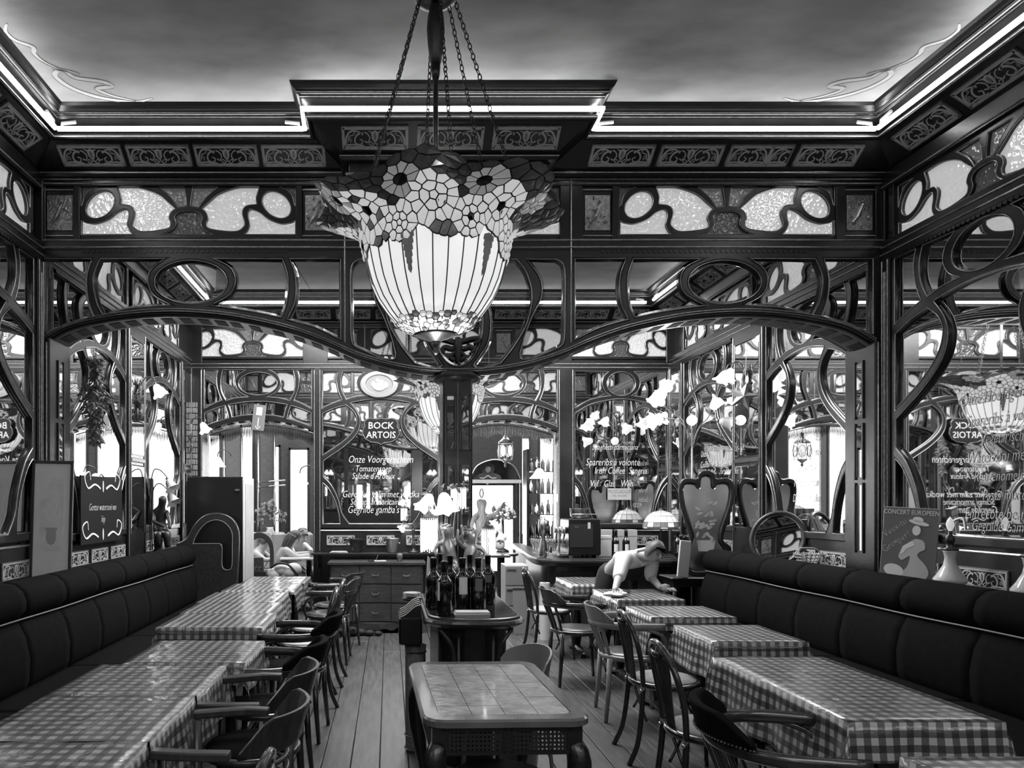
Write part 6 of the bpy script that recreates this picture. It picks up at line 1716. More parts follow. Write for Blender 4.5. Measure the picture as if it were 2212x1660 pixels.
# dried hop garland
t = thing('hop_garland', 'dried hop garland hanging from the left arch soffit', 'garland', (-2.30, 5.60, 2.62))
b = MB(); r = random.Random(9)
for k in range(460):
    z = -r.random() * .66; w_ = .105 * (1 - .35 * abs(z + .3)) * (0.6 + .5 * math.sin(z * 14)); a = r.uniform(0, 6.28); x, y = w_ * math.cos(a) * r.random() ** .5, w_ * math.sin(a) * r.random() ** .5
    d = [r.uniform(-.03, .03) for _ in range(3)]
    b.tube([(x, y, z), (x + d[0], y + d[1], z + d[2]), (x + d[0] * 1.6 + r.uniform(-.02, .02), y + d[1] * 1.4, z + d[2] * 1.2 - .02)], [.003, .014, .003], 4)
tag(b.build('dried_sprigs', M['hop'], t), kind='stuff')
MB().tube([(0, 0, .09), (0, 0, 0), (.01, 0, -.3)], .003, 5).build('hanging_wire', M['blackmatt'], t)

# exit sign hung by the left doorway, and the enamel shield on the mirror
t = thing('exit_sign', 'small tilted hanging sign with a white arrow above the left doorway', 'sign', at(559, 903, 8.58))
mw = Matrix.Rotation(.12, 4, 'Y')
MB().box((-.075, -.012, -.155), (.075, .012, .155), c=.004).build('panel', M['grey'], t, mw)
MB().box((-.035, -.014, .03), (.035, -.0125, .125)).build('pictogram', M['chalk'], t, mw)
a_s = MB(); a_s.box((-.006, -.0145, -.11), (.006, -.0125, 0.0)); a_s.add([(-.03, -.0145, -.095), (0, -.0145, -.13), (.03, -.0145, -.095), (.03, -.0145, -.11), (0, -.0145, -.145), (-.03, -.0145, -.11)], [(0, 3, 2, 1)] if False else [(0, 1, 4, 5), (1, 2, 3, 4)])
a_s.build('arrow', M['white'], t, mw)
MB().tube([(0, 0, .155), (0, .05, .2), (0, .18, .21)], .003, 5).build('wire', M['blackmatt'], t)
t = thing('enamel_sign', 'dark shield-shaped enamel sign with two words in pale capitals on the back mirror', 'sign', at(823, 932, 8.74))
hf = [(0, -.175), (.04, -.15), (.13, -.14), (.20, -.10), (.235, -.03), (.225, .03), (.205, .06), (.215, .11), (.19, .145), (.14, .165), (.06, .155), (0, .165)]
ol = hf + [(-x, y) for x, y in hf[::-1][1:-1]]
ol = ol if area(ol) > 0 else ol[::-1]
fmS = frame((0, 0, 0), 'S')
link('plate', fret_mesh('plate', ol, [], .014, .004, M['darkboard']), t, fmS)
MB().tube([(p[0] * .96, p[1] * .95, .0145) for p in ol], .003, 5, closed=True).build('border', M['moulding'], t, fmS)
lettering(t, [('BOCK', -.003, .03, .115, 1.0), ('ARTOIS', 0, -.085, .115, .92)], fmS @ T(0, 0, .0155), 'chalk', .05)
t = thing('oval_picture', 'oval relief picture of two figures hung over the back mirror sign', 'picture', at(819, 831, 8.74))
link('frame', fret_mesh('frame', oval(0, 0, .235, .165, 32), [oval(0, 0, .165, .115, 28)], .02, .006, M['metalgrey']), t, fmS)
MB().prism(oval(0, 0, .17, .12, 28), 0, .008).build('plaque', M['grey'], t, fmS)
b = MB(); b.ball((-.02, .045, .012), .03, 8, 0, (1, 1, .4)); b.ball((.03, .03, .012), .028, 8, 0, (1, 1, .4)); b.ball((0, -.03, .01), .07, 8, 0, (1.2, .8, .25)); b.ball((-.07, 0, .01), .04, 8, 0, (.8, 1, .25)); b.ball((.08, -.01, .01), .04, 8, 0, (.8, 1.1, .25))
b.build('relief_figures', M['offwhite'], t, fmS, smooth=True)

# lettering on the mirrors
fl_ = fmB @ T(0, 0, 0.019)
L1 = [('Onze Voorgerechten', 822, 1000, .15), ('Tomatensoep', 806, 1019, .13), ("Salade d'Ardeux", 806, 1035, .13), ('Gerookte zalm met wodka', 822, 1075, .14), ('Scampi armoricaine', 812, 1091, .13), ("Gegrilde gamba's", 806, 1109, .15)]
lettering(wb, [(b_, g2(x), H + (VY - y) * s2, sz * .86, .72) for b_, x, y, sz in L1], fl_)
L2 = [('Spaghetti parmiciana', 1330, 972, .12), ('Spareribs à volonté', 1325, 1006, .15), ('Irish Coffee  Sangria', 1342, 1024, .14), ('50', 1330, 1036, .08), ('Vijf   Glas   Wijn', 1322, 1052, .14)]
lettering(wb, [(b_, g2(x), H + (VY - y) * s2, sz * .86, .66) for b_, x, y, sz in L2], fl_)
fr_ = frame((XR, 0, 0), 'W') @ T(0, 0, 0.02)
R1 = [('Onze Hoofdgerechten', 1.95, .13), ('Spareribs à volonté', 1.82, .13), ('Vegetarische', 1.71, .12), ('Waterzooi met kip', 1.60, .13), ('Reuzenomelette', 1.49, .12), ('Pasta mixte', 1.38, .12), ('Entrecote bearnaise', 1.27, .13), ("Gegrilde Gamba's", 1.15 + .05, .12)]
lettering(wr, [(b_, -4.05, z + .13, sz * .78, .66) for b_, z, sz in R1], fr_)
b = MB()
for sx in (1, -1): swirl(b, sx * .05, 0, 1.2, sx)
b.build('scrollwork', M['chalk'], wr, fr_ @ T(-4.05, 1.26, 0))
R2 = [('Onze Dranken', 2.0, .10), ('Cocktail Ferret', 1.88, .10), ('Crevettes', 1.76, .1), ('Nagerechten', 1.63, .1), ('Dame blanche', 1.50, .1)]
lettering(wr, [(b_, -5.97, z, sz, .66) for b_, z, sz in R2] + [(b_, -7.78, z, sz, .66) for b_, z, sz in R2], frame((XR, 0, 0), 'W') @ T(0, 0, 0.02))
lettering(wr, [('MUSCADOR', -7.5, 1.42, .1, .8)], frame((XR, 0, 0), 'W') @ T(0, 0, 0.02))
t = thing('notice', 'pale printed card stuck on the back mirror above the bar bottles', 'sign', at(1338, 1068, 8.745))
MB().box((-.145, -.07, 0), (.145, .07, .003)).build('card', M['offwhite'], t, fmS)
lettering(t, [('MUSCADOR', 0, .01, .065, .8), ('WIJN - BRASSERIE', 0, -.03, .028, .8)], fmS @ T(0, 0, .0035), 'grey', 0)

# ---------------------------------------------------------------- right side
t = thing('poster', 'poster board of a lady in a hat, titled CONCERT EUROPEEN, on the right ledge', 'poster', (3.32, 4.58, 0.965), -0.78)
mw = Matrix.Rotation(-.05, 4, 'X') @ Matrix.Rotation(.055, 4, 'Y')
MB().box((-.145, 0, 0), (.145, .028, .50), c=.002).build('board', M['offwhite'], t, mw)
MB().box((-.143, -.002, .002), (.143, 0, .498)).build('printed_ground', mat('poster_ground', .15, .5), t, mw)
pm = mw @ Matrix.Translation((0, -.002, 0)) @ Matrix.Rotation(PI / 2, 4, 'X')
lettering(t, [('CONCERT EUROPEEN', 0, .455, .042, .70)], pm @ T(0, 0, .001), 'print', 0)
for k, w_ in enumerate(('Veux-tu', 'Grimper?')):
    me = text_mesh(w_, .06, M['print'], .2, .0005); link('lettering', me, t, pm @ T(-.07 + .012 * k, .35 - .09 * k, .001) @ Matrix.Rotation(.75, 4, 'Z') @ Matrix.Diagonal((.8, 1, 1, 1)))
lettering(t, [('REVUE', -.085, .015, .05, .7)], pm @ T(0, 0, .0035), 'black', 0)
pg = mat('poster_grey', .62, .5)
b = MB()
dress = smooth_path([(.03, .30), (.075, .29), (.085, .24), (.06, .22), (.05, .19), (.10, .13), (.11, .07), (.06, .03), (-.02, .02), (-.04, .06), (.0, .12), (.01, .19), (-.03, .16), (-.05, .19), (-.02, .24), (.01, .27)], True, 3)
b.prism(dress if area(dress) > 0 else dress[::-1], .0, .002)
b.build('lady_dress', pg, t, pm)
b = MB()
b.prism(oval(.035, .355, .022, .032, 14), .0, .003); b.prism(oval(.045, .405, .055, .014, 16, -.25), .0, .004); b.prism(oval(.04, .425, .028, .018, 12, -.2), .0, .004)
arm = [(.02, .29), (-.03, .25), (-.045, .20), (-.03, .20), (-.01, .235), (.03, .26)]; b.prism(arm if area(arm) > 0 else arm[::-1], .0, .0035)
b.prism(oval(-.07, .09, .055, .04, 16, -.3), .0, .0025); b.prism(oval(.09, .035, .03, .022, 12), .0, .0025)
b.build('lady_head_hat_and_arm', M['print'], t, pm)
def vase_lamp(label, loc, s=1.0):
    t = thing('vase_lamp', label, 'lamp', loc, 0, 'pale ceramic lamp bases on the right ledge'); 
    MB().lathe([(.001, 0), (.052, 0), (.055, .01), (.045, .02), (.055, .03), (.083, .06), (.084, .075), (.06, .11), (.034, .16), (.027, .20), (.034, .235), (.040, .245), (.001, .245)], n=28).build('body', M['glazed'], t, smooth=True)
    MB().lathe([(.001, .245), (.042, .245), (.042, .255), (.022, .262), (.018, .29), (.024, .295), (.024, .33), (.012, .335), (.012, .36), (.001, .36)], n=16).build('socket', M['bronzedark'], t, smooth=True)
    MB().lathe([(.008, .36), (.016, .375), (.021, .395), (.018, .415), (.010, .432), (.001, .445)], n=16).build('candle_bulb', M['bulb'], t, smooth=True)
    return t
vase_lamp('pale ceramic lamp base with bare bulb beside the poster', (3.33, 4.23, 0.968))
vase_lamp('pale ceramic lamp base cut off by the right edge of the view', (3.33, 3.70, 0.968))
# oval mirror and pale basket on the ledge
t = thing('oval_mirror', 'round-oval mirror in a wooden frame, leaning tilted on the right ledge', 'mirror', (3.30, 6.05, 1.19), -.62)
mw = Matrix.Rotation(.30, 4, 'Y') @ Matrix.Rotation(-.22, 4, 'X')
el = oval(0, 0, .195, .225, 34)
fmm = mw @ frame((0, 0, 0), 'S')
MB().prism(el, -.012, -.002).build('backing', M['wood2'], t, fmm)
link('glass', pane_mesh(oval(0, 0, .18, .21, 34), M['mirror'], .012), t, fmm)
MB().tube([(p[0], p[1], 0.0) for p in el], .019, 8, closed=True).build('frame', M['wood2'], t, fmm, smooth=True)
t = thing('basket', 'small pale openwork basket on the right ledge by the oval mirror', 'basket', (3.36, 5.72, 0.968))
b = MB()
for k in range(5): b.tube([((.05 + .012 * k) * math.cos(a * PI / 10), (.05 + .012 * k) * math.sin(a * PI / 10), .012 + .025 * k + .004 * math.sin(a * 2)) for a in range(20)], .005, 5, closed=True)
for a in range(16): b.tube([(.045 * math.cos(a * PI / 8), .045 * math.sin(a * PI / 8), .006), (.10 * math.cos(a * PI / 8 + .15), .10 * math.sin(a * PI / 8 + .15), .125)], .004, 4)
b.lathe([(.001, .0), (.05, 0.0), (.05, .008), (.001, .008)], n=16)
b.build('weave', M['offwhite'], t)
MB().tube(smooth_path([(-.10, 0, .12), (-.06, 0, .16), (.06, 0, .16), (.10, 0, .12)], False, 4), .005, 5).build('handle', M['offwhite'], t)

# big shaped vanity mirror on its console
t = thing('console_table', 'dark console table carrying the shaped standing mirror at the end of the right bench', 'table', (3.05, 7.18, 0))
MB().box((-.27, -.17, .735), (.37, .17, .755), c=.008).build('top', M['wood2'], t); MB().box((-.24, -.14, .66), (.34, .14, .735)).build('apron', M['wood'], t)
for sx in (-.22, .32):
    for sy in (-.12, .12): MB().tube([(sx, sy, .68), (sx, sy, .5), (sx, sy, .2), (sx, sy, 0)], [.02, .026, .016, .012], 8).build('leg', M['wood'], t, smooth=True)
t = thing('standing_mirror', 'large mirror in a dark curved art nouveau frame, standing on the console table', 'mirror', (3.17, 7.14, 0.757), -.16)
hm = [(0, 0), (.09, 0), (.16, .012), (.21, .05), (.225, .12), (.22, .20), (.235, .28), (.20, .325), (.16, .36), (.165, .43), (.20, .54), (.235, .66), (.262, .80), (.262, .90), (.235, .965), (.18, .985), (.12, .975), (.085, .985)]
hm = smooth_path(hm, False, 3) + smooth_path([(.085, .985), (.075, 1.03), (.04, 1.055), (0, 1.06)], False, 3)[1:]
hi = [(0, .055), (.08, .05), (.13, .06), (.165, .09), (.175, .14), (.17, .22), (.17, .28), (.13, .34), (.12, .40), (.13, .47), (.16, .57), (.20, .69), (.222, .80), (.222, .88), (.20, .92), (.15, .93), (.10, .915), (.075, .88), (.055, .90), (.055, .945), (.04, .99), (0, 1.01)]
hi = smooth_path(hi, False, 3)
mk = lambda h: h + [(-x, y) for x, y in h[::-1][1:-1]]
fo, fi = mk(hm), mk(hi)
link('frame', fret_mesh('frame', fo, [fi], .05, .012, M['wood']), t, fmS)
link('glass', pane_mesh(fi, M['oldmirror'], .012), t, fmS @ T(0, 0, .015))
b = MB(); r = random.Random(12)
for k in range(26):
    a = r.uniform(0, 6.28); x, y = r.uniform(-.09, .09), r.uniform(.35, .75)
    b.prism(oval(x, y, .03, .012, 8, a), .0, .001)
b.prism([(-.07, .25), (.07, .25), (.09, .36), (-.09, .36)], 0, .001)
b.build('etched_flowers', mat('etched_glass', .5, .8), t, fmS @ T(0, 0, .021))
MB().box((-.15, .0, .02), (.15, .14, .03)).build('stand_foot', M['wood'], t)
t = thing('serving_board', 'pale board leaning behind the standing mirror', 'board', at(1468, 1205, 7.0) + Vector((0, 0, -.19)), .2)
MB().box((-.03, -.01, .0), (.09, .01, .36), c=.004).build('board', M['white'], t, Matrix.Rotation(.1, 4, 'Y'))

# tall floor lamp with branching arms
t = thing('branched_lamp', 'tall branching lamp with a round globe and flower shades near the right back corner', 'lamp', (X_(1505, 7.5) - .05, 7.5, 0))
MB().tube([(0, 0, 0), (0, 0, 1.2), (0, 0, 2.28)], .012, 8).build('pole', M['brass'], t, smooth=True)
MB().lathe([(.001, 0), (.14, 0), (.13, .02), (.04, .04), (.02, .08), (.012, .1)], n=24).build('foot', M['brass'], t, smooth=True)
MB().ball((0, 0, 2.36), .055, 10).build('globe', M['shade'], t, smooth=True)
for pts, aim in (([(0, 0, 2.10), (-.08, 0, 2.30), (-.2, 0, 2.38), (-.31, 0, 2.37)], (-.8, -.2, -.15)), ([(0, 0, 2.05), (-.1, 0, 2.36), (-.22, 0, 2.44), (-.3, 0, 2.52)], (-.7, -.3, .6)),
                 ([(0, 0, 2.1), (.08, 0, 2.3), (.14, -.05, 2.37), (.16, -.1, 2.46)], (.5, -.3, .8)), ([(0, 0, 2.05), (.08, 0, 2.28), (.14, -.1, 2.34), (.18, -.22, 2.33)], (.8, -.3, -.2))):
    MB().tube(smooth_path(pts, False, 4), .006, 6).build('arm', M['brass'], t, smooth=True)
    tulip(t, pts[-1], aim, 1.15, 'shade' if pts[-1][0] != .18 else 'grey')
for (dx, dz) in ((-.30, .58), (-.38, .50), (-.24, .66)): tulip(t, (dx, .0, 2.0 + dz), (dx, -.4, .7), .9)
point_light('branched_lamp_glow', (X_(1460, 7.4), 7.3, 2.3), 14, .05)
# paper star
t = thing('paper_star', 'five-pointed pale paper star hanging before the right wall', 'star', at(1605, 857, 6.6), -.3)
pts = [(.14 * (1 if k % 2 == 0 else .42) * math.sin(k * PI / 5 + .25), -.02, .14 * (1 if k % 2 == 0 else .42) * math.cos(k * PI / 5 + .25)) for k in range(10)]
b = MB(); b.add([(x, 0, z) for x, y, z in pts] + [(0, -.04, 0), (0, .04, 0)], [(i, 10, (i + 1) % 10) for i in range(10)] + [((i + 1) % 10, 11, i) for i in range(10)])
b.build('body', M['offwhite'], t); MB().tube([(.02, 0, .13), (.03, 0, .5)], .002, 4).build('string', M['white'], t)

# ---------------------------------------------------------------- the bar
BT = 0.87
t = thing('bar_counter', 'L-shaped dark bar counter with moulded edge, from the back doorway to the right corner', 'counter', (0, 0, 0))
bar = smooth_path([(1.86, 10.9), (1.72, 9.3), (1.66, 8.6), (1.64, 8.25), (1.68, 8.02), (1.80, 7.90), (2.0, 7.86)], False, 4) + [(3.12, 7.86), (3.42, 8.0), (3.42, 8.68), (2.02, 8.68), (2.02, 10.9)]
def poly_off(p, d):
    n = len(p); o = []
    sgn = 1 if area(p) > 0 else -1
    for i in range(n):
        a, b_, c = p[i - 1], p[i], p[(i + 1) % n]
        e1 = (b_[0] - a[0], b_[1] - a[1]); e2 = (c[0] - b_[0], c[1] - b_[1]); l1 = math.hypot(*e1) or 1; l2 = math.hypot(*e2) or 1
        nx = -(e1[1] / l1 + e2[1] / l2) * sgn; ny = (e1[0] / l1 + e2[0] / l2) * sgn; l = math.hypot(nx, ny) or 1
        o.append((b_[0] + nx / l * d, b_[1] + ny / l * d))
    return o
b = MB(); prof = [(.05, BT - .09), (.03, BT - .08), (.02, BT - .05), (.0, BT - .04), (.0, BT - .02), (.015, BT - .015), (.02, BT), (.035, BT)]
if area(bar) < 0: bar = bar[::-1]
n = len(bar); vs = []
for o_, z in prof: vs += [(x, y, z) for x, y in poly_off(bar, o_)]
fs = [(k * n + i, k * n + (i + 1) % n, (k + 1) * n + (i + 1) % n, (k + 1) * n + i) for k in range(len(prof) - 1) for i in range(n)] + [tuple(range(n - 1, -1, -1)), tuple((len(prof) - 1) * n + i for i in range(n))]
b.add(vs, fs).build('top', M['wood2'], t)
MB().prism(poly_off(bar, .14), 0, BT - .08).build('body', M['wood'], t)
for k in range(3):
    x0 = 1.95 + k * .42
    MB().box((x0, 7.985, .12), (x0 + .36, 8.0, .72), c=.004).build('front_panel', M['wood2'], t)
    
B_ = BT + .001
t = thing('espresso_machine', 'black boxy espresso machine with chrome cup rail on the bar', 'coffee machine', (X_(1253, 8.15), 8.18, B_))
MB().box((-.17, -.2, .03), (.19, .22, .44), c=.012).build('body', M['black'], t)
MB().box((-.16, -.205, .12), (.10, -.2, .38), c=.001).build('front_plate', M['blackmatt'], t)
for sx in (-.14, .16):
    for sy in (-.16, .18): MB().lathe([(.02, 0), (.02, .035)], (sx, sy, 0), 10).build('foot', M['steel'], t)
MB().tube([(-.12, -.15, .44), (-.12, -.15, .49), (.16, -.15, .49), (.16, -.15, .44)], .006, 6).build('cup_rail', M['steel'], t, smooth=True)
MB().lathe([(.001, .44), (.10, .44), (.11, .47), (.115, .55), (.12, .555), (.1, .555), (.001, .50)], (0.02, .05, 0), 26).build('cup_tray', M['steel'], t, smooth=True)
MB().box((.04, -.206, .33), (.07, -.204, .40)).build('sticker', M['paper'], t); MB().box((-.11, -.207, .34), (-.06, -.204, .36)).build('maker_plate', M['steel'], t)
for k in range(3):
    x = -.20 - .02 * k
    MB().lathe([(.028, .0), (.03, .02), (.03, .06), (.02, .075), (.001, .075)], (x, -.12 + .1 * k, .27), 14).build('brew_group', M['steel'], t, smooth=True)
    MB().tube([(x, -.12 + .1 * k, .26), (x - .03, -.2 + .1 * k, .22), (x - .03, -.25 + .1 * k, .17)], .011, 8).build('handle', M['black'], t, smooth=True)
MB().box((-.27, -.18, .02), (-.17, .18, .05), c=.004).build('drip_tray', M['steel'], t)
t = thing('soda_siphon', 'chrome siphon bottle standing on the bar left of the coffee machine', 'siphon', (X_(1172, 8.15), 8.12, B_))
MB().lathe([(.001, 0), (.04, 0), (.045, .02), (.036, .16), (.022, .21), (.024, .23), (.05, .28), (.058, .36), (.05, .42), (.02, .44), (.012, .47), (.001, .475)], n=22).build('body', M['steel'], t, smooth=True)
MB().tube([(0, 0, .45), (-.04, 0, .46), (-.06, 0, .42)], .007, 6).build('spout', M['steel'], t)
GB = 'wine bottles lined up on the bar'
for px_, lab, lb in ((1262, (-2.1, -1.0, .25, .5, 'tilemid'), 'dark wine bottle directly right of the coffee machine'), (1284, (-2.1, -1.0, .2, .5, 'print'), 'wine bottle with pale label left of the white box on the bar'), (1328, (-2.2, -.9, .2, .5, 'print'), 'wine bottle with pale label right of the white box on the bar'), (1351, (-2.1, -1.0, .2, .5, 'print'), 'rightmost pale-labelled wine bottle of the bar row'), (1456, (-2.1, -1.0, .2, .5, 'tilemid'), 'dark bottle under the stained glass table lamp')):
    bottle_parts('wine_bottle', lb, X_(px_, 8.1), 8.08 if px_ != 1456 else 8.0, B_, lab, GB)
t = thing('white_box', 'white cardboard box between bottles on the bar', 'box', (X_(1306, 8.2), 8.28, B_))
MB().box((-.085, -.07, 0), (.085, .07, .24), c=.003).build('carton', M['white'], t); MB().box((-.08, -.072, .2), (.08, -.07, .215)).build('flap_edge', M['offwhite'], t)
for k, (x, z, w_) in enumerate(((1312, .0, .16), (1337, .0, .13), (1360, .0, .10))):
    t = thing('carton', ('pale carton behind the white box on the back of the bar', 'pale carton behind the right bottles on the bar', 'small pale carton nearest the table lamp on the bar')[k], 'box', (X_(x, 8.5), 8.52, B_))
    MB().box((-w_ / 2 - .03, -.06, .0), (w_ / 2 + .03, .06, .30), c=.003).build('carton', M['offwhite'], t)
    MB().box((-w_ / 2 - .028, -.062, .22), (w_ / 2 + .028, -.06, .225)).build('seam', M['grey'], t)
t = thing('stained_glass_lamp', 'table lamp with a white leaded glass dome shade on the bar end', 'lamp', (X_(1428, 8.2), 8.2, B_))
MB().lathe([(.001, 0), (.09, 0), (.085, .02), (.03, .04), (.015, .08), (.02, .14), (.012, .2), (.012, .42), (.001, .43)], n=20).build('base', M['bronzedark'], t, smooth=True)
ld = MB(); prof = [(.03, .53), (.09, .515), (.15, .47), (.19, .40), (.205, .345), (.20, .325)]
for k in range(16):
    a0, a1 = 2 * PI * k / 16, 2 * PI * (k + 1) / 16
    for j in range(5):
        (r0, z0), (r1, z1) = prof[j], prof[j + 1]; e = .0
        mm = 'leaf' if (j >= 3 and (k + j) % 3) else 'petal'
        MB().add([(r0 * math.cos(a0), r0 * math.sin(a0), z0), (r1 * math.cos(a0), r1 * math.sin(a0), z1), (r1 * math.cos(a1), r1 * math.sin(a1), z1), (r0 * math.cos(a1), r0 * math.sin(a1), z0)], [(0, 1, 2, 3)]).build('glass_piece', M[mm], t)
    ld.tube([(r_ * 1.003 * math.cos(a0), r_ * 1.003 * math.sin(a0), z + .001) for r_, z in prof], .002, 4)
for j in (1, 2, 3, 4, 5): ld.tube([(prof[j][0] * 1.003 * math.cos(a * PI / 16), prof[j][0] * 1.003 * math.sin(a * PI / 16), prof[j][1]) for a in range(32)], .002, 4, closed=True)
ld.build('lead_came', M['lead'], t); MB().lathe([(.001, .56), (.012, .55), (.03, .532)], n=12).build('finial', M['brass'], t)
t = thing('ledger', 'stack of dark folders and papers lying on the bar near the person', 'papers', (X_(1432, 7.98), 7.98, B_), .15)
for k in range(4): MB().box((-.13 + .01 * k, -.07, .009 * k), (.12 - .008 * k, .08, .008 + .009 * k), c=.001).build('folder', M['black'] if k % 2 else M['grey'], t)
t = thing('potted_plant', 'small potted plant with broad leaves by the table lamp', 'plant', (X_(1478, 8.3), 8.3, B_))
MB().lathe([(.001, 0), (.05, 0), (.065, .12), (.07, .125), (.001, .12)], n=18).build('pot', M['grey'], t, smooth=True)
r = random.Random(21)
for k in range(14):
    a = k * 2.4; l = r.uniform(.08, .15)
    MB().tube([(0, 0, .11), (.4 * l * math.cos(a), .4 * l * math.sin(a), .11 + l), (l * math.cos(a), l * math.sin(a), .11 + l * .9)], [.003, .024, .003], 6, flat=.2).build('leaf', M['foliage'], t, smooth=True)
t = thing('glass_lamp', 'table lamp with a mushroom shade of glass drops at the left end of the bar', 'lamp', (X_(1086, 9.6), 9.6, .80))
MB().lathe([(.001, .02), (.09, .02), (.08, .05), (.02, .08), (.018, .5), (.03, .52), (.001, .53)], n=18).build('base', M['bronzedark'], t, smooth=True)
b = MB(); r = random.Random(6)
for k in range(120):
    a = r.uniform(0, 6.28); ph = r.uniform(.2, 1.75); b.ball((.165 * math.sin(ph) * math.cos(a), .165 * math.sin(ph) * math.sin(a), .50 + .15 * math.cos(ph)), .020, 5)
tag(b.build('glass_drops', M['offwhite'], t), kind='stuff')
MB().lathe([(.15, .50), (.16, .48), (.155, .47)], n=24).build('shade_rim', M['brass'], t)
t = thing('side_table', 'small round pedestal table under the glass drop lamp in the back doorway', 'table', (X_(1086, 9.6), 9.6, 0))
MB().lathe([(.001, .78), (.2, .78), (.21, .79), (.21, .80), (.2, .81), (.001, .81)], n=28).build('top', M['wood2'], t, smooth=False); MB().lathe([(.12, 0), (.12, .02), (.03, .05), (.025, .78)], n=14).build('pedestal', M['wood'], t, smooth=True)

# drawers, paper roll and boards under the bar in the doorway
t = thing('drawer_cabinet', 'light grey drawer cabinet under the bar beside the back doorway', 'cabinet', (1.50, 8.42, 0))
MB().box((-.15, -.13, .04), (.12, .18, .765), c=.006).build('body', M['fridgeside'], t); MB().box((-.14, -.11, 0), (.11, .17, .04)).build('plinth', M['blackmatt'], t)
for k in range(3):
    d_ = MB().box((-.145, -.145, .06 + .235 * k), (.115, -.13, .28 + .235 * k), c=.004).build('drawer', M['grey'], t); MB().box((-.13, -.155, .24 + .235 * k), (-.02, -.145, .25 + .235 * k)).build('handle', M['steel'], d_)
t = thing('paper_roll', 'upright white paper roll on the floor in front of the bar', 'roll', (1.71, 7.92, .42))
t.location = (1.70, 7.78, 0)
MB().lathe([(.02, 0), (.055, 0), (.055, .62), (.02, .62)], n=22).build('paper', M['white'], t, smooth=False); MB().lathe([(.018, .0), (.02, .625), (.015, .625)], n=14).build('core', M['wicker'], t)
for k, (x, y, w_, h_, g, lb) in enumerate(((1.53, 8.08, .24, .52, 'grey', 'grey panel leaning against the drawer cabinet'), (1.80, 7.75, .2, .60, 'offwhite', 'pale board leaning against the bar front behind the fan-back chair'))):
    t = thing('board', lb, 'board', (x, y, 0), .05); MB().box((-w_ / 2, -.012, 0), (w_ / 2, .0, h_), c=.003).build('sheet', M[g], t, Matrix.Rotation(-.08, 4, 'X')); MB().box((-w_ / 2, -.016, h_ - .02), (w_ / 2, .0, h_)).build('edge', M['wood2'], t, Matrix.Rotation(-.08, 4, 'X'))

# back bar shelves with bottles and glasses seen through the right doorway
t = thing('back_bar', 'back bar with glass shelves full of bottles seen through the right doorway', 'shelf', (2.38, 10.9, 0))
for x in (-.30, .42): MB().box((x, -.15, 0), (x + .04, .18, 2.3), c=.004).build('upright', M['wood2'], t)
for z in (.95, 1.3, 1.62, 1.95): MB().box((-.27, -.14, z), (.43, .17, z + .015)).build('shelf', M['steel'], t)
MB().box((-.27, -.13, 0), (.43, .17, .93), c=.004).build('cupboard', M['wood2'], t)
r = random.Random(30); gb = tag
n_ = 0
for z in (.966, 1.316, 1.636, 1.966):
    for k in range(8):
        x = 2.16 + k * .085 + r.uniform(-.01, .01); h = r.uniform(.7, 1.0)
        b = MB(); R_ = .030; hh = .26 * h
        b.lathe([(.001, 0), (R_, 0), (R_, hh * .6), (R_ * .35, hh * .78), (R_ * .35, hh), (.001, hh)], n=10)
        o = b.build('bottle', M[('bottle', 'glass', 'metalgrey', 'offwhite')[r.randrange(4)]], smooth=True); o.location = (x, 10.82 + r.uniform(-.03, .03), z)
        row = {.966: 'lowest', 1.316: 'second lowest', 1.636: 'third', 1.966: 'top'}[z]
        tag(o, 'liquor bottle on the %s shelf of the back bar, %s' % (row, ('leftmost', 'second from the left', 'third from the left', 'fourth from the left', 'fourth from the right', 'third from the right', 'second from the right', 'rightmost')[k]), 'bottle', 'liquor bottles on the back bar shelves')
for k in range(10):
    b = MB(); b.lathe([(.001, 0), (.028, .0), (.004, .01), (.004, .07), (.03, .11), (.033, .15), (.029, .18), (.026, .18), (.001, .08)], n=12)
    o = b.build('wine_glass', M['glass'], smooth=True); o.location = (1.78 + .085 * (k % 3), 8.35 + .15 * (k // 3), BT + .002)
    tag(o, 'clear wine glass on the bar corner, %s of the %s row from the front' % (('left', 'middle', 'right')[k % 3], ('first', 'second', 'third', 'fourth')[k // 3]), 'glass', 'glasses grouped on the bar corner')
t = thing('hanging_shade', 'white bell lampshade on a curved arm before the back bar', 'lamp', at(1165, 1030, 10.4)); 
MB().lathe([(.02, .12), (.05, .10), (.09, .03), (.14, -.02), (.145, -.03)], n=22).build('shade', M['shadedim'], t, smooth=True); MB().tube(smooth_path([(0, 0, .12), (0, 0, .2), (.02, .2, .28), (-.08, .40, .22)], False, 4), .009, 6).build('arm', M['bronzedark'], t, smooth=True)
t = thing('lantern', 'ornate lantern with round glass panes hanging in the right doorway', 'lantern', at(1092, 975, 9.4))
MB().lathe([(.001, -.22), (.02, -.19), (.012, -.16), (.07, -.11), (.02, -.10)], n=12).build('base', M['bronze'], t, smooth=True); MB().lathe([(.09, .1), (.10, .12), (.05, .16), (.02, .2), (.012, .24), (.001, .26)], n=12).build('crown', M['bronze'], t, smooth=True)
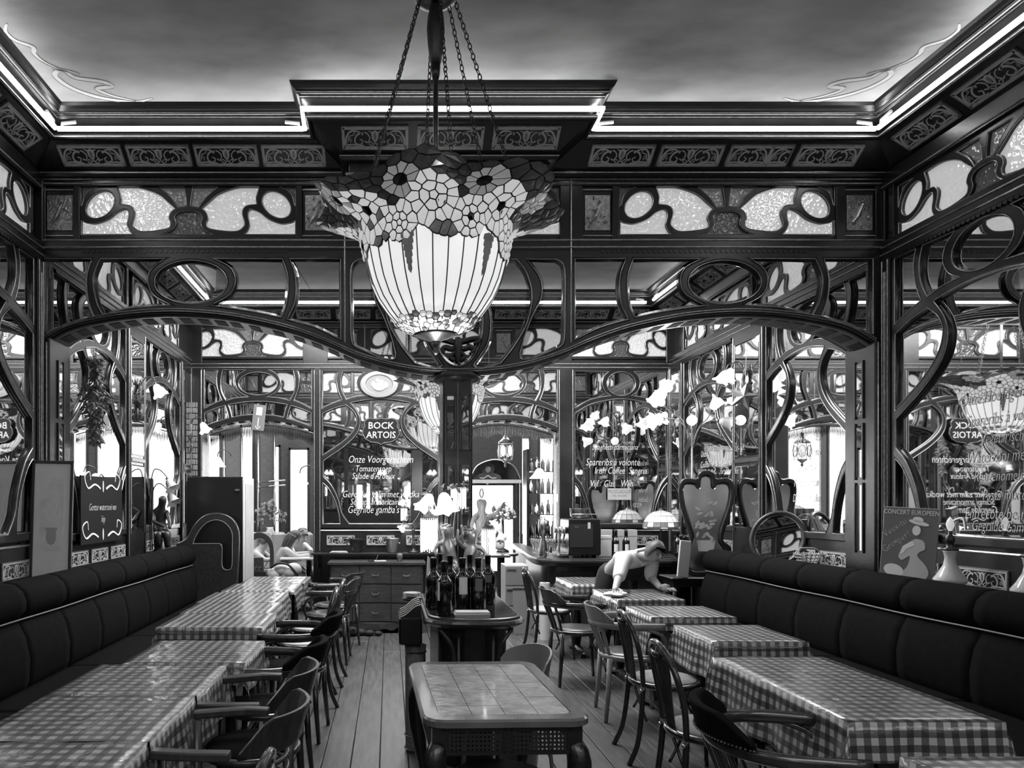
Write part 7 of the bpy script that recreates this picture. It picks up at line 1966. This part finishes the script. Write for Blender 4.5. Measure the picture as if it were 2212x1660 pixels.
for k in range(6):
    a = k * PI / 3; c, s_ = math.cos(a), math.sin(a)
    m4 = Matrix.Rotation(a + PI / 2, 4, 'Z') @ Matrix.Translation((0, -.09, 0)) @ frame((0, 0, 0), 'S')
    MB().prism(oval(0, 0, .04, .075, 16), 0, .002).build('pane', M['shadedim'], t, m4); MB().tube([(p[0], p[1], .002) for p in oval(0, 0, .042, .078, 16)], .005, 5, closed=True).build('pane_ring', M['bronze'], t, m4)
    a += PI / 6; MB().tube([(.09 * math.cos(a), .09 * math.sin(a), -.12), (.11 * math.cos(a), .11 * math.sin(a), 0), (.09 * math.cos(a), .09 * math.sin(a), .12)], .006, 5).build('rib', M['bronze'], t)
MB().tube([(0, 0, .26), (0, 0, 1.96)], .004, 5).build('chain', M['bronze'], t)
# crest and dark porch round the far door
t = thing('carved_crest', 'carved wooden crest over the far door, seen through the right doorway', 'carving', at(1053, 1022, 12.3))
link('shield', fret_mesh('shield', smooth_path([(0, -.2), (.08, -.13), (.2, -.14), (.24, -.08), (.18, -.03), (.10, .0), (.13, .08), (.11, .15), (.05, .19), (0, .24), (-.05, .19), (-.11, .15), (-.13, .08), (-.10, .0), (-.18, -.03), (-.24, -.08), (-.2, -.14), (-.08, -.13)], True, 3), [], .06, .015, M['woodbrown']), t, fmS)
b = MB(); b.ball((0, .06, .06), .06, 8, 0, (1, 1.2, .5)); 
for s_ in (-1, 1): b.tube(smooth_path([(0, -.05, .06), (s_ * .07, -.1, .07), (s_ * .15, -.09, .06)], False, 3), .018, 6)
b.build('relief', M['palewood'], t, fmS, smooth=True)
t = thing('entrance_porch', 'dark panelled arch framing the bright far door', 'porch', (1.81, 12.2, 0))
po = segs([(-.62, 0), (-.42, 0)], [(-.42, 0), (-.42, 1.9)], [(-.42, 1.9), (-.3, 2.12), (0, 2.22), (.3, 2.12), (.42, 1.9)], [(.42, 1.9), (.42, 0)], [(.42, 0), (.46, 0)], [(.46, 0), (.46, 2.7)], [(.46, 2.7), (-.62, 2.7)], [(-.62, 2.7), (-.62, 0)])
link('arch_board', fret_mesh('arch_board', po, [], .08, .01, M['wood2']), t, fmS)
MB().tube([(x, y, .08) for x, y in smooth_path([(-.42, 1.9), (-.3, 2.12), (0, 2.22), (.3, 2.12), (.42, 1.9)], False, 5)], .012, 6).build('moulding', M['moulding'], t, fmS)
MB().box((-.6, 1.82, .02), (.44, 1.88, .1)).build('lintel', M['offwhite'], t, fmS)
t = thing('figurine', 'small white bearded figure with a pointed cap beside the drop lamp', 'figurine', (X_(1079, 9.05), 9.05, .83))
J = {'a': ((0, 0, .05), .07), 'b': ((0, 0, .15), .08), 'c': ((0, 0, .24), .06), 'n': ((0, 0, .28), .035), 'h': ((0, 0, .33), .045), 't': ((.01, 0, .42), .02), 'u': ((.03, 0, .47), .008), 'l': ((-.09, -.03, .2), .025), 'r': ((.09, -.03, .2), .025)}
V, E, R = chainfig(J, [['a', 'b', 'c', 'n', 'h', 't', 'u'], ['c', 'l'], ['c', 'r']]); skin_mesh('body', V, E, R, M['white'], t, sub=2)
t = thing('pedestal', 'small dark stand under the white bearded figure', 'stand', (X_(1079, 9.05), 9.05, 0)); MB().box((-.12, -.12, .80), (.12, .12, .83), c=.004).build('top', M['wood2'], t); MB().tube([(0, 0, 0), (0, 0, .8)], .03, 8).build('post', M['wood'], t); MB().box((-.1, -.1, 0), (.1, .1, .03)).build('foot', M['wood'], t)

# beaded fringes in both doorways
for c, lb in ((557, 'bead fringe hanging under the left doorway arch'), (1088, 'bead fringe hanging under the right doorway arch')):
    b = MB(); q_ = smooth_path([((x - 557) * s2 + g2(c), H + (VY - y) * s2) for x, y in [(436, 940), (493, 925), (557, 917), (621, 925), (678, 940)]], False, 18)
    for k, (x, z) in enumerate(q_):
        if g2(c) - .66 < x < g2(c) + .66: b.tube([(x, Y2 + .30, z + .02), (x, Y2 + .31, z - .05), (x + .004, Y2 + .31, z - .11 - .02 * math.sin(k * .5))], [.004, .008, .003], 5)
    q2_ = [p for p in q_ if g2(c) - .66 < p[0] < g2(c) + .66]
    b.tube([(x, Y2 + .30, z + .02) for x, z in q2_], .008, 5)
    o = b.build('bead_fringe', M['brass']); tag(o, lb, 'fringe', None, 'stuff')

# ---------------------------------------------------------------- room beyond the left doorway
def seated(name, label, loc, rz, hm, hair, shirt, armb=False):
    t = thing(name, label, 'person', loc, rz)       # faces +x, hips at origin height 0.46
    J = {'pel': ((0, 0, .50), (.15, .11)), 'w': ((.06, 0, .64), (.12, .09)), 'c': ((.17, 0, .80), (.14, .10)), 'n': ((.23, 0, .90), .05), 'h': ((.28, 0, .97), (.075, .085)), 'h2': ((.27, 0, 1.06), (.065, .075)),
         'sl': ((.18, .16, .84), .055), 'el': ((.33, .2, .72), .04), 'wl': ((.50, .06, .765), .028), 'sr': ((.18, -.16, .84), .055), 'er': ((.33, -.2, .74), .04), 'wr': ((.50, -.08, .765), .028),
         'kl': ((.42, .1, .50), .07), 'al': ((.42, .1, .08), .045), 'kr': ((.42, -.1, .50), .07), 'ar': ((.42, -.1, .08), .045), 'tl': ((.54, .1, .04), .035), 'tr': ((.54, -.1, .04), .035)}
    V, E, R = chainfig(J, [['pel', 'w', 'c', 'n', 'h', 'h2'], ['c', 'sl', 'el', 'wl'], ['c', 'sr', 'er', 'wr'], ['pel', 'kl', 'al', 'tl'], ['pel', 'kr', 'ar', 'tr']])
    skin_mesh('body', V, E, [tuple(x * .92 for x in q) if isinstance(q, tuple) else q * .92 for q in R], M['skin'], t, sub=1)
    J['pel'] = (J['pel'][0], (.165, .125)); J['w'] = (J['w'][0], (.135, .105)); J['c'] = (J['c'][0], (.15, .112)); J['sl'] = (J['sl'][0], .062); J['sr'] = (J['sr'][0], .062)
    V, E, R = chainfig(J, [['pel', 'w', 'c']] if not armb else [['pel', 'w', 'c'], ['c', 'sl', 'el'], ['c', 'sr', 'er']]); skin_mesh('top', V, E, R, M[shirt], t, sub=1)
    J['kl'] = (J['kl'][0], .085); J['kr'] = (J['kr'][0], .085)
    V, E, R = chainfig(J, [['pel', 'kl', 'al'], ['pel', 'kr', 'ar']]); skin_mesh('trousers', V, E, R, M['grey'], t, sub=1)
    head(t, (.285, 0, 1.0), (.9, 0, -.45), (.3, 0, .9), .095, M['skin'], M[hair], hm)
    hand(t, (.50, .06, .765), (.8, -.4, -.05), (0, 0, 1), M['skin'], .9); hand(t, (.50, -.08, .765), (.8, .4, -.05), (0, 0, 1), M['skin'], .9)
    return t
YT = 9.95
seated('person', 'long-haired person in a sleeveless top bent over the bright table in the left doorway', (X_(600, YT) - .05, YT - .05, 0), .1, 'long', 'hair', 'grey')
seated('person', 'person with curly fair hair and short sleeves behind the long-haired one', (X_(622, 10.6), 10.72, 0), -.7, 'curly', 'hairlight', 'white', True)
seated('person', 'child with short dark hair partly hidden behind the long-haired person', (-2.05, 10.25, -.06), -.1, 'short', 'hair', 'grey')
t = thing('cafe_table', 'brightly lit table in the room beyond the left doorway', 'table', (-1.12, 10.0, 0)); 
MB().box((-.35, -.40, .715), (.42, .45, .745), c=.006).build('tabletop', M['white'], t); MB().tube([(0, 0, .03), (0, 0, .72)], .04, 8).build('pedestal', M['wood'], t); MB().box((-.22, -.22, 0), (.22, .22, .03), c=.006).build('foot', M['wood'], t)
t = thing('drink_glass', 'small dark drink glass on the bright table of the seated people', 'glass', (-1.05, 9.72, .747)); MB().lathe([(.001, 0), (.03, 0), (.036, .1), (.033, .1), (.028, .01), (.001, .01)], n=16).build('glass', M['tilemid'], t, smooth=True)
t = thing('tote_bag', 'pale fabric bag with dark straps on a seat in the left doorway', 'bag', (X_(612, 9.25), 9.25, .45))
b = MB(); 
for k in range(6): b.ball((-.12 + .05 * k, .02 * (k % 2), .11 + .03 * (k % 3)), .10, 8, 0, (1.1, .9, .9))
b.build('body', M['offwhite'], t, smooth=True); MB().tube(smooth_path([(-.15, -.08, .2), (-.05, -.12, .26), (.08, -.1, .24), (.2, -.06, .1)], False, 4), .014, 6).build('strap', M['blackmatt'], t, smooth=True)
t = thing('stool', 'low stool carrying the pale bag in the left doorway', 'stool', (X_(612, 9.25), 9.25, 0)); MB().box((-.2, -.16, .42), (.2, .16, .45), c=.01).build('seat', M['wood'], t)
for sx in (-.16, .16):
    for sy in (-.12, .12): MB().tube([(sx, sy, .43), (sx, sy, 0)], .016, 8).build('leg', M['wood'], t)
t = thing('bench', 'pale padded bench with vertical seams behind the seated people', 'bench', (-1.75, 11.35, 0))
for k in range(7): MB().box((-.75 + .215 * k, -.06, .42), (-.54 + .215 * k, .08, 1.02), c=.04).build('back_cushion', M['velvetlight'], t)
MB().box((-.75, -.5, .3), (.75, .06, .44), c=.03).build('seat', M['velvetlight'], t); MB().box((-.74, -.44, 0), (.74, .06, .3)).build('base', M['wood'], t)
t = thing('bench', 'empty dark bench end with a tall curved hoop, seen in the left doorway', 'bench', (-1.72, 9.35, 0))
e2 = [(x + 1.9, z) for x, z in ep]; h2_ = [(x + 1.9, z) for x, z in hol]
link('end_panel', fret_mesh('end_panel', e2, [h2_], .04, .01, M['wood2']), t, Matrix.Translation((-.02, 0, -.28)) @ Matrix.Rotation(PI / 2, 4, 'X') @ Matrix.Diagonal((.75, 1, 1, 1)))
MB().box((-.28, .02, .0), (.22, .3, .42), c=.02).build('seat', M['velvet'], t)
t = thing('newspaper_rack', 'dark rack with wavy dividers holding papers inside the left doorway', 'rack', (X_(548, 9.12), 9.12, 0))
MB().box((-.16, -.05, .0), (.16, .12, .62), c=.008).build('box', M['black'], t)
for k in range(5): MB().tube(smooth_path([(-.14 + .05 * k, -.06, .60), (-.12 + .05 * k, -.02, .66), (-.10 + .055 * k, .08, .66), (-.06 + .055 * k, .12, .73)], False, 4), .006, 6).build('divider', M['blackmatt'], t, smooth=True)
t = thing('flower_vase', 'leafy bouquet in a vase on the window side of the room beyond', 'plant', (X_(583, 11.62), 11.62, .9))
MB().lathe([(.001, 0), (.06, 0), (.09, .08), (.05, .16), (.06, .19), (.001, .18)], n=18).build('vase', M['glazed'], t, smooth=True)
b = MB(); r = random.Random(8)
for k in range(110):
    a = r.uniform(0, 6.28); ph = r.uniform(0, 1.7); R_ = r.uniform(.15, .33); c = Vector((R_ * math.sin(ph) * math.cos(a), R_ * math.sin(ph) * math.sin(a) * .7, .3 + R_ * math.cos(ph))); d = Vector((r.uniform(-1, 1), r.uniform(-1, 1), r.uniform(-.5, 1))).normalized() * .06
    b.tube([c, c + d * .5, c + d], [.003, .026, .003], 5, flat=.25)
tag(b.build('foliage', M['foliage'], t), kind='stuff')
t = thing('plant_stand', 'wooden stand under the bouquet in the room beyond', 'stand', (X_(583, 11.62), 11.62, 0)); MB().box((-.2, -.15, .86), (.2, .15, .9), c=.005).build('top', M['wood2'], t)
for sx in (-.16, .16):
    for sy in (-.11, .11): MB().box((sx - .02, sy - .02, 0), (sx + .02, sy + .02, .86)).build('leg', M['wood2'], t)
for k, (x0, x1) in enumerate(((487, 520), (561, 591))):
    t = thing('wardrobe_panel', ('wooden screen panel left in the bright room beyond the left doorway', 'wooden screen panel right in the bright room beyond the left doorway')[k], 'panel', (X_((x0 + x1) / 2, 11.8), 11.8, 0))
    w_ = (x1 - x0) * 11.8 / F / 2
    MB().box((-w_, 0, 0), (w_, .05, 2.62), c=.006).build('board', M['woodbrown'], t)
    for s_ in (-1, 1): MB().tube([(s_ * (w_ + .02), -.02, 0), (s_ * (w_ + .02), -.02, 2.6)], .018, 8).build('chrome_post', M['steel'], t, smooth=True)
    for z in (1.75, 1.83): MB().tube([(-w_, -.05, z), (w_ + .2, -.06, z + .03)], .01, 6).build('coat_rail', M['steel'], t, smooth=True)
for k, (p_, z) in enumerate(((470, 1003), (648, 1040))):
    t = thing('wall_lamp', ('bell shaded lamp at the left of the room beyond the left doorway', 'bright bell shaded lamp at the right of the left doorway')[k], 'lamp', at(p_, z, 10.0 if k == 0 else 9.2))
    MB().lathe([(.015, .1), (.04, .09), (.07, .03), (.11, -.03), (.115, -.04)], n=20).build('shade', M['shade'], t, smooth=True); MB().tube(smooth_path([(0, 0, .1), (.02, 0, .17), (.12, 0, .2), (.18, .05, .12)], False, 4), .008, 6).build('arm', M['brass'], t, smooth=True)
